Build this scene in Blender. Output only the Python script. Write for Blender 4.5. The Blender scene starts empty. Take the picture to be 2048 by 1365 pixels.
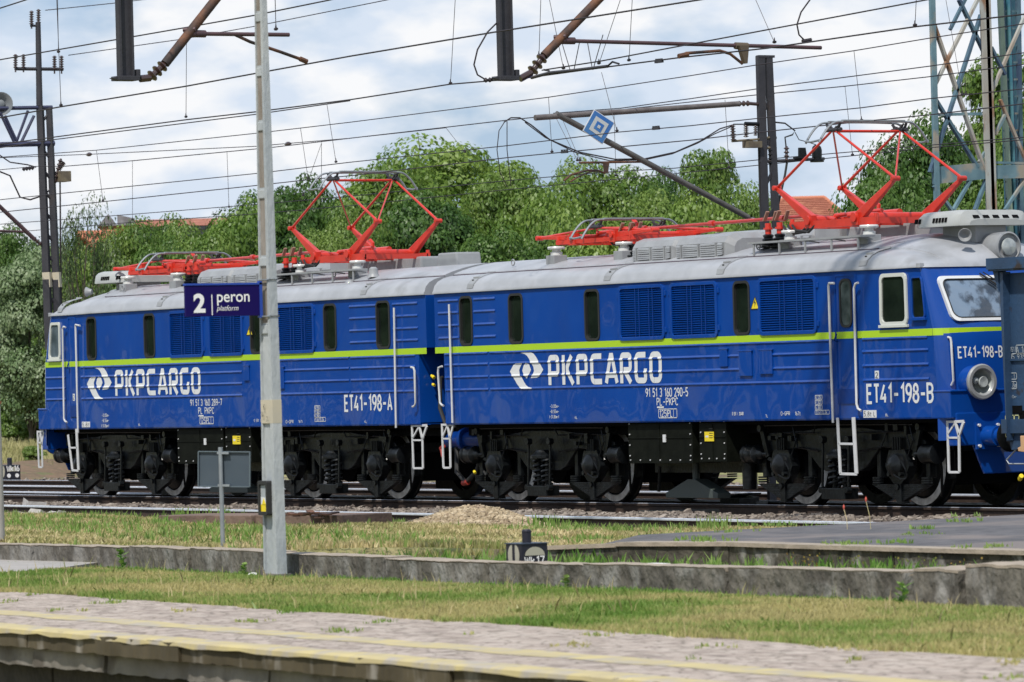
import bpy, bmesh, math, random
import numpy as np
from mathutils import Vector, Matrix
R = math.radians
SC = bpy.context.scene
COL = SC.collection
# ---------------------------------------------------------------- camera
FPX, CAMP = 10000.0, Vector((87.742, -44.499, 2.027))
YAW, PIT, ROL = R(58.776), R(.461), R(-1.505)
_f = Vector((-math.sin(YAW)*math.cos(PIT), math.cos(YAW)*math.cos(PIT), math.sin(PIT)))
_r = Vector((math.cos(YAW), math.sin(YAW), 0)); _u = _r.cross(_f)
_r2 = _r*math.cos(ROL)+_u*math.sin(ROL); _u2 = _u*math.cos(ROL)-_r*math.sin(ROL)
cd = bpy.data.cameras.new('camera'); cam = bpy.data.objects.new('camera', cd); COL.objects.link(cam)
cd.sensor_width = 36; cd.lens = FPX/2048*36; cd.clip_start = 1; cd.clip_end = 3000
cam.matrix_world = Matrix(((_r2.x, _u2.x, -_f.x, CAMP.x), (_r2.y, _u2.y, -_f.y, CAMP.y), (_r2.z, _u2.z, -_f.z, CAMP.z), (0, 0, 0, 1)))
cd.dof.use_dof = True; cd.dof.focus_distance = 76; cd.dof.aperture_fstop = 7.0
SC.camera = cam
SC.view_settings.view_transform = 'Standard'; SC.view_settings.look = 'None'
SC.view_settings.exposure = 0.0; SC.view_settings.gamma = 1
# ---------------------------------------------------------------- sun + sky
SUN_EL = 56; SUN_DIR = Vector((0.30, -0.42, 0)).normalized()      # towards the sun, in plan
sd = bpy.data.lights.new('sun', 'SUN'); sun = bpy.data.objects.new('sun', sd); COL.objects.link(sun)
sd.energy = 4.2; sd.angle = R(1.5); sd.color = (1, .95, .87)
sv = Vector((SUN_DIR.x*math.cos(R(SUN_EL)), SUN_DIR.y*math.cos(R(SUN_EL)), math.sin(R(SUN_EL))))
sun.rotation_euler = sv.to_track_quat('Z', 'Y').to_euler(); sun.location = (20, -20, 60)
W = bpy.data.worlds.new('World'); SC.world = W; W.use_nodes = True
nt = W.node_tree; nt.nodes.clear(); N = nt.nodes.new; Lk = nt.links.new
sky = N('ShaderNodeTexSky'); sky.sky_type = 'NISHITA'; sky.sun_disc = False
sky.sun_elevation = R(SUN_EL); sky.sun_rotation = math.atan2(SUN_DIR.x, SUN_DIR.y); sky.air_density = 1; sky.dust_density = .6
tc = N('ShaderNodeTexCoord'); mp = N('ShaderNodeMapping'); mp.inputs['Scale'].default_value = (1, 1, 2.2); Lk(tc.outputs['Generated'], mp.inputs[0])
n1 = N('ShaderNodeTexNoise'); n1.inputs['Scale'].default_value = 16; n1.inputs['Detail'].default_value = 9; n1.inputs['Roughness'].default_value = .52; Lk(mp.outputs[0], n1.inputs[0])
cr = N('ShaderNodeValToRGB'); cr.color_ramp.elements[0].position = .40; cr.color_ramp.elements[1].position = .53; Lk(n1.outputs[0], cr.inputs[0])
n2 = N('ShaderNodeTexNoise'); n2.inputs['Scale'].default_value = 38; n2.inputs['Detail'].default_value = 7; n2.inputs['Roughness'].default_value = .5; Lk(mp.outputs[0], n2.inputs[0])
cr2 = N('ShaderNodeValToRGB'); cr2.color_ramp.elements[0].position = .42; cr2.color_ramp.elements[1].position = .58
cr2.color_ramp.elements[0].color = (7.0, 7.9, 9.2, 1); cr2.color_ramp.elements[1].color = (9.6, 9.7, 9.9, 1); Lk(n2.outputs[0], cr2.inputs[0])
base = N('ShaderNodeMix'); base.data_type = 'RGBA'; base.inputs[0].default_value = .72; base.inputs[7].default_value = (4.0, 5.6, 8.1, 1)
Lk(sky.outputs[0], base.inputs[6])
# cloud cover thins out higher up so the dome overhead is a mild blue-grey
sep = N('ShaderNodeSeparateXYZ'); Lk(tc.outputs['Generated'], sep.inputs[0])
mr = N('ShaderNodeMapRange'); mr.inputs[1].default_value = .15; mr.inputs[2].default_value = .7; mr.inputs[3].default_value = 1.0; mr.inputs[4].default_value = .35; Lk(sep.outputs['Z'], mr.inputs[0])
mm = N('ShaderNodeMath'); mm.operation = 'MULTIPLY'; Lk(cr.outputs[0], mm.inputs[0]); Lk(mr.outputs[0], mm.inputs[1])
mx = N('ShaderNodeMix'); mx.data_type = 'RGBA'; Lk(mm.outputs[0], mx.inputs[0]); Lk(base.outputs[2], mx.inputs[6]); Lk(cr2.outputs[0], mx.inputs[7])
bg = N('ShaderNodeBackground'); bg.inputs[1].default_value = .099; Lk(mx.outputs[2], bg.inputs[0])
out = N('ShaderNodeOutputWorld'); Lk(bg.outputs[0], out.inputs[0])
# ---------------------------------------------------------------- surveying helpers: a sight line meets a real plane
def ray(x, y):
    return (_r2*((x-1024)/FPX) + _u2*((682.5-y)/FPX) + _f)
def onp(x, y, ax, v):
    d = ray(x, y); return CAMP + d*((v-CAMP[ax])/d[ax])
def PY(x, y, Y=-1.5): return onp(x, y, 1, Y)
def PX(x, y, X): return onp(x, y, 0, X)
def PZ(x, y, Z): return onp(x, y, 2, Z)
def PD(x, y, d):
    r = ray(x, y); return CAMP + r*(d/math.hypot(r.x, r.y))
# ---------------------------------------------------------------- materials
MATS = {}
def mat(name, c1, c2=None, sc=3.0, rough=.6, bump=0.0, bsc=None, metal=0.0, coat=0.0, spec=.5, det=6, stretch=(1, 1, 1), lo=.35, hi=.65, c3=None, sc3=.6, t3=(.55, .75), bdet=4):
    if name in MATS: return MATS[name]
    m = bpy.data.materials.new(name); m.use_nodes = True; t = m.node_tree; b = t.nodes['Principled BSDF']
    def nn(k): return t.nodes.new(k)
    def lk(a, c): t.links.new(a, c)
    b.inputs['Base Color'].default_value = (*c1, 1); b.inputs['Roughness'].default_value = rough
    b.inputs['Metallic'].default_value = metal; b.inputs['Coat Weight'].default_value = coat; b.inputs['Coat Roughness'].default_value = .03
    b.inputs['Specular IOR Level'].default_value = spec
    tcn = nn('ShaderNodeTexCoord'); mpn = nn('ShaderNodeMapping'); mpn.inputs['Scale'].default_value = stretch; lk(tcn.outputs['Object'], mpn.inputs[0])
    if c2:
        no = nn('ShaderNodeTexNoise'); no.inputs['Scale'].default_value = sc; no.inputs['Detail'].default_value = det; lk(mpn.outputs[0], no.inputs[0])
        r_ = nn('ShaderNodeValToRGB'); r_.color_ramp.elements[0].position = lo; r_.color_ramp.elements[1].position = hi
        r_.color_ramp.elements[0].color = (*c1, 1); r_.color_ramp.elements[1].color = (*c2, 1); lk(no.outputs[0], r_.inputs[0])
        o = r_.outputs[0]
        if c3:
            n3 = nn('ShaderNodeTexNoise'); n3.inputs['Scale'].default_value = sc3; n3.inputs['Detail'].default_value = 5; lk(mpn.outputs[0], n3.inputs[0])
            r3 = nn('ShaderNodeValToRGB'); r3.color_ramp.elements[0].position = t3[0]; r3.color_ramp.elements[1].position = t3[1]; lk(n3.outputs[0], r3.inputs[0])
            x3 = nn('ShaderNodeMix'); x3.data_type = 'RGBA'; lk(r3.outputs[0], x3.inputs[0]); lk(o, x3.inputs[6]); x3.inputs[7].default_value = (*c3, 1); o = x3.outputs[2]
        lk(o, b.inputs['Base Color'])
    if bump:
        nb = nn('ShaderNodeTexNoise'); nb.inputs['Scale'].default_value = bsc or sc*4; nb.inputs['Detail'].default_value = bdet; lk(mpn.outputs[0], nb.inputs[0])
        bp = nn('ShaderNodeBump'); bp.inputs['Strength'].default_value = bump; bp.inputs['Distance'].default_value = .05
        lk(nb.outputs[0], bp.inputs['Height']); lk(bp.outputs[0], b.inputs['Normal']); lk(bp.outputs[0], b.inputs['Coat Normal'])
    MATS[name] = m; return m
def leafmat(name, a, b2, c, trans=.3, nsc=.8, namp=1.0):
    m = bpy.data.materials.new(name); m.use_nodes = True; t = m.node_tree; t.nodes.clear(); nn = t.nodes.new; lk = t.links.new
    g = nn('ShaderNodeNewGeometry'); oi = nn('ShaderNodeObjectInfo')
    no = nn('ShaderNodeTexNoise'); no.inputs['Scale'].default_value = nsc; no.inputs['Detail'].default_value = 5; lk(g.outputs['Position'], no.inputs[0])
    ad = nn('ShaderNodeMath'); ad.operation = 'MULTIPLY_ADD'; lk(g.outputs['Random Per Island'], ad.inputs[0]); ad.inputs[1].default_value = .28; nm_ = nn('ShaderNodeMath'); nm_.operation = 'MULTIPLY_ADD'; lk(no.outputs[0], nm_.inputs[0]); nm_.inputs[1].default_value = namp; nm_.inputs[2].default_value = .5-.5*namp; lk(nm_.outputs[0], ad.inputs[2])
    a2 = nn('ShaderNodeMath'); a2.operation = 'MULTIPLY_ADD'; lk(oi.outputs['Random'], a2.inputs[0]); a2.inputs[1].default_value = .25; lk(ad.outputs[0], a2.inputs[2])
    r_ = nn('ShaderNodeValToRGB'); e = r_.color_ramp.elements; e[0].position = .42; e[0].color = (*a, 1); e[1].position = .95; e[1].color = (*c, 1)
    k = e.new(.66); k.color = (*b2, 1); lk(a2.outputs[0], r_.inputs[0])
    d = nn('ShaderNodeBsdfDiffuse'); tr = nn('ShaderNodeBsdfTranslucent'); gl = nn('ShaderNodeBsdfGlossy'); gl.inputs['Roughness'].default_value = .45; gl.inputs[0].default_value = (.5, .5, .5, 1)
    lk(r_.outputs[0], d.inputs[0]); lk(r_.outputs[0], tr.inputs[0])
    mx1 = nn('ShaderNodeMixShader'); mx1.inputs[0].default_value = trans; lk(d.outputs[0], mx1.inputs[1]); lk(tr.outputs[0], mx1.inputs[2])
    mx2 = nn('ShaderNodeMixShader'); mx2.inputs[0].default_value = .05; lk(mx1.outputs[0], mx2.inputs[1]); lk(gl.outputs[0], mx2.inputs[2])
    o = nn('ShaderNodeOutputMaterial'); lk(mx2.outputs[0], o.inputs[0]); MATS[name] = m; return m
BLUE = mat('blue_gloss_paint', (.0016, .048, .275), (.0022, .055, .30), 1.2, rough=.5, coat=.85, bump=.75, bsc=1.5, bdet=1.2, stretch=(1, 1, .6), spec=.1)
BLUED = mat('blue_plain_paint', (.002, .034, .20), rough=.4, coat=.3, spec=.15, bump=.1, bsc=5)
LIME = mat('lime_paint', (.40, .62, .02), rough=.3, coat=.5, bump=.1, bsc=3)
WHITEP = mat('white_lettering', (.66, .67, .68), rough=.45)
WRAIL = mat('white_grey_steel_paint', (.52, .53, .54), (.62, .62, .63), 6, rough=.45, coat=.2)
ROOFM = mat('silver_grey_roof_paint', (.37, .38, .405), (.30, .31, .33), 2.2, rough=.38, coat=.06, bump=.12, bsc=4, c3=(.20, .20, .20), sc3=1.3, t3=(.6, .8))
HOODM = mat('grey_hood_paint', (.29, .30, .31), (.245, .25, .26), 4, rough=.45, coat=.2, bump=.06)
REDP = mat('red_pantograph_paint', (.62, .035, .018), (.50, .028, .014), 5, rough=.38, coat=.3)
BLACKM = mat('oily_black_steel', (.0045, .0052, .006), (.010, .012, .014), 7, rough=.28, spec=.26, bump=.15, bsc=18)
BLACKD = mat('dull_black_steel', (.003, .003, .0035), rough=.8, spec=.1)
DKGREEN = mat('dark_olive_box_paint', (.005, .006, .0042), (.009, .0105, .0075), 5, rough=.6, spec=.06, bump=.05)
GLASSD = mat('dark_window_glass', (.006, .010, .008), (.014, .022, .016), 2.5, rough=.05, spec=.5)
GLASSW = mat('windscreen_glass', (.025, .035, .05), (.17, .23, .31), 3.4, rough=.03, lo=.44, hi=.53, stretch=(1, 1, .8), spec=1.0, coat=1)  # light and dark patches paint reflections into the glass colour
RUBBER = mat('rubber_seal', (.014, .015, .015), rough=.6)
STEELB = mat('polished_rail_head', (.70, .74, .82), (.58, .62, .70), 8, rough=.32, metal=.25)
TYRE = mat('pale_wheel_tyre', (.88, .88, .86), (.55, .55, .54), 9, rough=.55)
RUSTD = mat('dark_rusty_rail_side', (.030, .020, .016), (.055, .034, .025), 9, rough=.85, bump=.2)
RUST = mat('rusty_brown_tube', (.15, .062, .028), (.065, .033, .024), 6, rough=.75, bump=.15, c3=(.03, .022, .022), sc3=2.2, t3=(.5, .62))
MASTM = mat('dark_mast_paint', (.026, .026, .034), (.038, .037, .044), 4, rough=.65, bump=.1, c3=(.055, .040, .032), sc3=1.3, t3=(.6, .75))
GALV = mat('galvanised_steel', (.33, .36, .38), (.26, .28, .30), 7, rough=.45, metal=.5)
WIREM = mat('dark_copper_wire', (.035, .028, .032), rough=.55, metal=.3)
INSUL = mat('brown_porcelain', (.05, .025, .02), rough=.2, coat=.8)
INSULW = mat('white_porcelain', (.62, .62, .6), rough=.25, coat=.6)
YELL = mat('yellow_plate', (.80, .62, .02), rough=.5)
BLACKT = mat('black_print', (.02, .02, .02), rough=.6)
CONC = mat('pole_concrete', (.33, .36, .38), (.42, .44, .44), 5, rough=.85, bump=.25, bsc=30, stretch=(1, 1, .35), c3=(.25, .26, .26), sc3=2)
# ---------------------------------------------------------------- mesh builder
ORG = {}
def perp(d):
    d = d.normalized(); a = Vector((0, 0, 1)) if abs(d.z) < .9 else Vector((1, 0, 0))
    u = d.cross(a).normalized(); return u, d.cross(u).normalized()
class MB:
    def __init__(s): s.v = []; s.f = []; s.m = []; s.cur = 0
    def add(s, vs, fs):
        n = len(s.v); s.v += [tuple(p) for p in vs]; s.f += [tuple(i+n for i in f) for f in fs]; s.m += [s.cur]*len(fs); return s
    def box(s, a, b):
        x0, x1 = sorted((a[0], b[0])); y0, y1 = sorted((a[1], b[1])); z0, z1 = sorted((a[2], b[2]))
        return s.add([(x0, y0, z0), (x1, y0, z0), (x1, y1, z0), (x0, y1, z0), (x0, y0, z1), (x1, y0, z1), (x1, y1, z1), (x0, y1, z1)],
                     [(0, 3, 2, 1), (4, 5, 6, 7), (0, 1, 5, 4), (1, 2, 6, 5), (2, 3, 7, 6), (3, 0, 4, 7)])
    def bar(s, a, b, w, h, up=None, w2=None, h2=None):     # rectangular bar from a to b
        a = Vector(a); b = Vector(b); d = (b-a).normalized(); up = Vector(up) if up else (Vector((0, 0, 1)) if abs(d.z) < .95 else Vector((0, 1, 0)))
        r_ = d.cross(up).normalized(); u = r_.cross(d).normalized(); vs = []
        for p, ww, hh in ((a, w, h), (b, w2 or w, h2 or h)):
            for i, j in ((-1, -1), (1, -1), (1, 1), (-1, 1)): vs.append(p + r_*(i*ww/2) + u*(j*hh/2))
        return s.add(vs, [(0, 1, 2, 3), (7, 6, 5, 4), (0, 4, 5, 1), (1, 5, 6, 2), (2, 6, 7, 3), (3, 7, 4, 0)])
    def cyl(s, a, b, r0, r1=None, n=10, caps=True):
        a = Vector(a); b = Vector(b); r1 = r0 if r1 is None else r1; u, w = perp(b-a); vs = []
        for p, r_ in ((a, r0), (b, r1)):
            for k in range(n): t = 2*math.pi*k/n; vs.append(p + u*(math.cos(t)*r_) + w*(math.sin(t)*r_))
        fs = [(k, (k+1) % n, n+(k+1) % n, n+k) for k in range(n)]
        if caps: fs += [tuple(range(n-1, -1, -1)), tuple(range(n, 2*n))]
        return s.add(vs, fs)
    def tube(s, pts, r_, n=6):
        pts = [Vector(p) for p in pts]; vs = []; fs = []; u = None
        for i, p in enumerate(pts):
            d = (pts[min(i+1, len(pts)-1)] - pts[max(i-1, 0)]).normalized()
            if u is None: u, w = perp(d)
            else: u = (u - d*u.dot(d)).normalized(); w = d.cross(u)
            rr = r_[i] if isinstance(r_, (list, tuple)) else r_
            for k in range(n): t = 2*math.pi*k/n; vs.append(p + u*(math.cos(t)*rr) + w*(math.sin(t)*rr))
        for i in range(len(pts)-1):
            for k in range(n): fs.append((i*n+k, i*n+(k+1) % n, (i+1)*n+(k+1) % n, (i+1)*n+k))
        m = len(pts)-1; fs += [tuple(range(n-1, -1, -1)), tuple(m*n+k for k in range(n))]
        return s.add(vs, fs)
    def lathe(s, prof, o, ax=(0, 0, 1), n=16, cap=True):             # prof: (radius, height along ax)
        o = Vector(o); ax = Vector(ax).normalized(); u, w = perp(ax); vs = []; fs = []
        for r_, h in prof:
            for k in range(n): t = 2*math.pi*k/n; vs.append(o + ax*h + u*(math.cos(t)*r_) + w*(math.sin(t)*r_))
        for i in range(len(prof)-1):
            for k in range(n): fs.append((i*n+k, i*n+(k+1) % n, (i+1)*n+(k+1) % n, (i+1)*n+k))
        m = len(prof)-1
        if cap: fs += [tuple(range(n-1, -1, -1)), tuple(m*n+k for k in range(n))]
        return s.add(vs, fs)
    def prism(s, poly, vec):                                # poly: 3D points, extruded by vec
        vec = Vector(vec); n = len(poly); a = [Vector(p) for p in poly]; vs = a + [p+vec for p in a]
        return s.add(vs, [tuple(range(n-1, -1, -1)), tuple(range(n, 2*n))] + [(k, (k+1) % n, n+(k+1) % n, n+k) for k in range(n)])
    def grid(s, rows):                                      # rows of equal length
        n = len(rows[0]); vs = [p for r_ in rows for p in r_]
        return s.add(vs, [(i*n+j, i*n+j+1, (i+1)*n+j+1, (i+1)*n+j) for i in range(len(rows)-1) for j in range(n-1)])
    def build(s, name, m, parent=None, smooth=False, bevel=0, two=False):
        org = ORG.get(parent.name, Vector((0, 0, 0))) if parent else Vector((0, 0, 0))
        me = bpy.data.meshes.new(name); me.from_pydata([(p[0]-org.x, p[1]-org.y, p[2]-org.z) for p in s.v], [], s.f)
        for k in (m if isinstance(m, (list, tuple)) else [m]): me.materials.append(k)
        me.polygons.foreach_set('material_index', s.m)
        bm = bmesh.new(); bm.from_mesh(me)
        if not two: bmesh.ops.recalc_face_normals(bm, faces=bm.faces)
        if bevel:
            bmesh.ops.remove_doubles(bm, verts=bm.verts, dist=1e-5)
            es = [e for e in bm.edges if len(e.link_faces) == 2 and e.calc_face_angle(0) > .6]
            bmesh.ops.bevel(bm, geom=es, offset=bevel, segments=2, affect='EDGES', profile=.6, clamp_overlap=True)
        bm.to_mesh(me); bm.free()
        if smooth:
            me.polygons.foreach_set('use_smooth', [True]*len(me.polygons))
            try: me.set_sharp_from_angle(angle=R(40))
            except Exception: pass
        o = bpy.data.objects.new(name, me); COL.objects.link(o)
        if parent: o.parent = parent
        ORG[o.name] = org
        return o
def tag(o, label=None, cat=None, group=None, kind=None):
    if label: o['label'] = label
    if cat: o['category'] = cat
    if group: o['group'] = group
    if kind: o['kind'] = kind
    return o
def thing(name, loc, label, cat, group=None):
    o = bpy.data.objects.new(name, None); COL.objects.link(o); o.location = loc; ORG[o.name] = Vector(loc)
    o.empty_display_size = .3
    return tag(o, label, cat, group)
def copy_tree(o, parent=None):
    c = o.copy(); COL.objects.link(c); ORG[c.name] = ORG.get(o.name, Vector((0, 0, 0)))
    if parent is not None: c.parent = parent
    for ch in [x for x in o.children]: copy_tree(ch, c)
    return c
def rrect(x0, x1, z0, z1, r_, seg=4):
    pts = []
    for cx, cz, a in ((x1-r_, z1-r_, 0), (x0+r_, z1-r_, 90), (x0+r_, z0+r_, 180), (x1-r_, z0+r_, 270)):
        for k in range(seg+1): t = R(a+90*k/seg); pts.append((cx+r_*math.cos(t), cz+r_*math.sin(t)))
    return pts
def ring(mb, outer, inner, y0, y1):                          # frame between two loops in x,z ; thickness y0..y1
    n = len(outer); vs = []
    for y in (y0, y1):
        for p in outer: vs.append((p[0], y, p[1]))
        for p in inner: vs.append((p[0], y, p[1]))
    fs = []
    for k in range(n):
        j = (k+1) % n
        fs += [(k, j, n+j, n+k), (2*n+k, 3*n+k, 3*n+j, 2*n+j), (k, 2*n+k, 2*n+j, j), (n+k, n+j, 3*n+j, 3*n+k)]
    mb.add(vs, fs)
from mathutils import noise as mnoise
def rough_box(mb, P, n, amp=.012, fr=5.0):                  # P: function (u,v,w in 0..1) -> point ; surface grid with worn, knocked edges
    nx, ny, nz = n
    def disp(p):
        p = Vector(p); d = mnoise.noise_vector(p*fr)*amp + mnoise.noise_vector(p*fr*3.1)*(amp*.5); return p+d
    def face(f, a, b): mb.grid([[disp(f(i/a, j/b)) for i in range(a+1)] for j in range(b+1)])
    face(lambda u, w: P(u, 0, w), nx, nz); face(lambda u, w: P(u, 1, w), nx, nz); face(lambda u, v: P(u, v, 1), nx, ny)
    face(lambda v, w: P(0, v, w), ny, nz); face(lambda v, w: P(1, v, w), ny, nz)
# ---------------------------------------------------------------- stroke lettering
def arcp(cx, cy, rx, ry, a0, a1, n=6): return [(cx+rx*math.cos(R(a0+(a1-a0)*k/n)), cy+ry*math.sin(R(a0+(a1-a0)*k/n))) for k in range(n+1)]
_o = arcp(.25, .75, .25, .25, 0, 180) + arcp(.25, .25, .25, .25, 180, 360) + [(.5, .75)]
_bU = arcp(.27, .76, .23, .24, 90, -90, 6); _bL = arcp(.25, .27, .25, .27, 90, -90, 6)
GL = {'0': [_o], 'O': [_o], '1': [[(.08, .78), (.3, 1), (.3, 0)]], '2': [arcp(.25, .76, .23, .24, 170, -30) + [(.02, 0), (.5, 0)]],
 '3': [arcp(.24, .76, .22, .24, 150, -90, 6), arcp(.24, .26, .25, .26, 90, -150, 6)], '4': [[(.34, 1), (0, .25), (.5, .25)], [(.38, .5), (.38, 0)]],
 '5': [[(.46, 1), (.06, 1), (.04, .55)] + arcp(.24, .3, .25, .3, 110, -150, 7)], '6': [arcp(.25, .28, .24, .28, 0, 360, 10), [(.01, .3), (.06, .65), (.32, 1)]],
 '7': [[(0, 1), (.5, 1), (.2, 0)]], '8': [arcp(.25, .76, .2, .24, 0, 360, 10), arcp(.25, .26, .25, .26, 0, 360, 10)],
 '9': [arcp(.25, .72, .24, .28, 0, 360, 10), [(.49, .7), (.44, .35), (.18, 0)]], 'A': [[(0, 0), (.27, 1), (.54, 0)], [(.09, .3), (.45, .3)]],
 'B': [[(0, 0), (0, 1), (.27, 1)] + _bU[1:] + [(0, .52)], [(.2, .52)] + _bL + [(0, 0)]], 'C': [arcp(.26, .74, .24, .26, 20, 180) + arcp(.26, .26, .24, .26, 180, 340)],
 'E': [[(.45, 1), (0, 1), (0, 0), (.45, 0)], [(0, .52), (.38, .52)]], 'G': [arcp(.26, .74, .24, .26, 20, 180) + arcp(.26, .26, .24, .26, 180, 360) + [(.5, .48), (.28, .48)]],
 'K': [[(0, 0), (0, 1)], [(.5, 1), (.04, .45)], [(.14, .58), (.5, 0)]], 'L': [[(0, 1), (0, 0), (.42, 0)]], 'P': [[(0, 0), (0, 1), (.27, 1)] + arcp(.27, .74, .23, .26, 90, -90, 6) + [(0, .48)]],
 'R': [[(0, 0), (0, 1), (.27, 1)] + arcp(.27, .74, .23, .26, 90, -90, 6) + [(0, .48)], [(.22, .48), (.5, 0)]], 'T': [[(0, 1), (.5, 1)], [(.25, 1), (.25, 0)]],
 'W': [[(0, 1), (.16, 0), (.32, .8), (.48, 0), (.64, 1)]], 'k': [[(0, 0), (0, 1)], [(.42, .65), (.04, .28)], [(.14, .4), (.45, 0)]], 'm': [[(0, 0), (0, .6), (.5, .6), (.5, 0)], [(.25, .6), (.25, 0)]],
 '-': [[(.05, .45), (.45, .45)]], '+': [[(.05, .45), (.45, .45)], [(.25, .62), (.25, .28)]], ',': [[(.15, .05), (.1, -.12)]], '.': [[(.12, .08), (.12, 0)]], '/': [[(0, 0), (.4, 1)]],
 '|': [[(.1, 1), (.1, 0)]], 't': [[(.2, .9), (.2, 0), (.35, 0)], [(.05, .65), (.38, .65)]], 'S': [arcp(.25, .76, .22, .24, 20, 270, 7) + arcp(.25, .26, .24, .26, 90, -160, 7)],
 'I': [[(.15, 0), (.15, 1)]], 'H': [[(0, 0), (0, 1)], [(.5, 0), (.5, 1)], [(0, .5), (.5, .5)]], 'a': [arcp(.24, .3, .22, .3, 0, 360, 8), [(.46, .6), (.46, 0)]]}
GW = {'1': .36, '-': .5, '+': .5, ',': .2, '.': .2, '|': .2, ' ': .3, 'W': .66, 'A': .54, 'I': .3, 't': .4, '/': .42}
def ribbon(path, w):                                        # 2D polyline -> list of quads (miter joined)
    P = [Vector(p) for p in path]; q = [P[0]]
    for p in P[1:]:
        if (p-q[-1]).length > 1e-5: q.append(p)
    P = q; closed = (P[0]-P[-1]).length < 1e-4 and len(P) > 3
    if closed: P = P[:-1]
    n = len(P); L, Rr = [], []
    for i in range(n):
        a = P[i-1] if (i > 0 or closed) else None; b = P[(i+1) % n] if (i < n-1 or closed) else None
        d0 = (P[i]-a).normalized() if a is not None else None; d1 = (b-P[i]).normalized() if b is not None else None
        if d0 is None: d0 = d1
        if d1 is None: d1 = d0
        n0 = Vector((-d0.y, d0.x)); n1 = Vector((-d1.y, d1.x)); m = n0+n1
        if m.length < .2: m = n0
        m.normalize(); k = w/2/max(.45, m.dot(n0)); L.append(P[i]+m*k); Rr.append(P[i]-m*k)
    idx = [(i, (i+1) % n) for i in range(n if closed else n-1)]
    return [(L[i], L[j], Rr[j], Rr[i]) for i, j in idx]
def text2d(s, h, wf=1.0, t=.14, gap=.18):
    quads = []; x = 0
    for ch in s:
        w = GW.get(ch, .5)
        for st in GL.get(ch, []):
            for q in ribbon([(p[0]*wf*h + x, p[1]*h) for p in st], t*h): quads.append(q)
        x += (w*wf + gap*wf)*h
    return quads, x - gap*wf*h
def letters(mb, s, org, u, v, h, width=None, wf=1.0, t=.14, gap=.18, off=(0, 0, 0)):
    """writing on a plane: org lower-left, u right, v up; width squeezes to fit"""
    q, w = text2d(s, h, wf, t, gap)
    if width: q, w = text2d(s, h, wf*width/w, t, gap)
    org = Vector(org)+Vector(off); u = Vector(u); v = Vector(v); nrm = u.cross(v).normalized()
    for i, f in enumerate(q):
        e = nrm*(.0004*(i % 7)); mb.add([org+u*p.x+v*p.y+e for p in f], [(0, 1, 2, 3)])
    return w
# ================================================================ LOCOMOTIVE (two sections)
ZB, ZG, YS = 1.34, 3.54, -1.5
def xs_end(z):                      # inset of the cab corner with height (raked cab)
    return -.30*max(0, (z-2.55)/(3.54-2.55))**1.1 if z > 2.55 else .05*min(1, (2.55-z)/.8)
def nose_x(y, z):                   # distance of the nose face beyond the straight side, for |y|<=1.5
    b = .24*(1-abs(y/1.5)**3.0); rake = -.18*max(0, (z-2.6))*(1-abs(y/1.5)**6)
    return b+rake
ROOFP = [(-1.5, 3.54), (-1.535, 3.545), (-1.535, 3.575), (-1.515, 3.60), (-1.49, 3.68), (-1.42, 3.755), (-1.31, 3.81), (-1.17, 3.845), (-1.10, 3.855), (-1.09, 3.885), (-.95, 3.935), (-.75, 3.99), (-.5, 4.04), (-.25, 4.075), (0, 4.085)]
ROOFP = ROOFP + [(-y, z) for y, z in ROOFP[-2::-1]]
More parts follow.
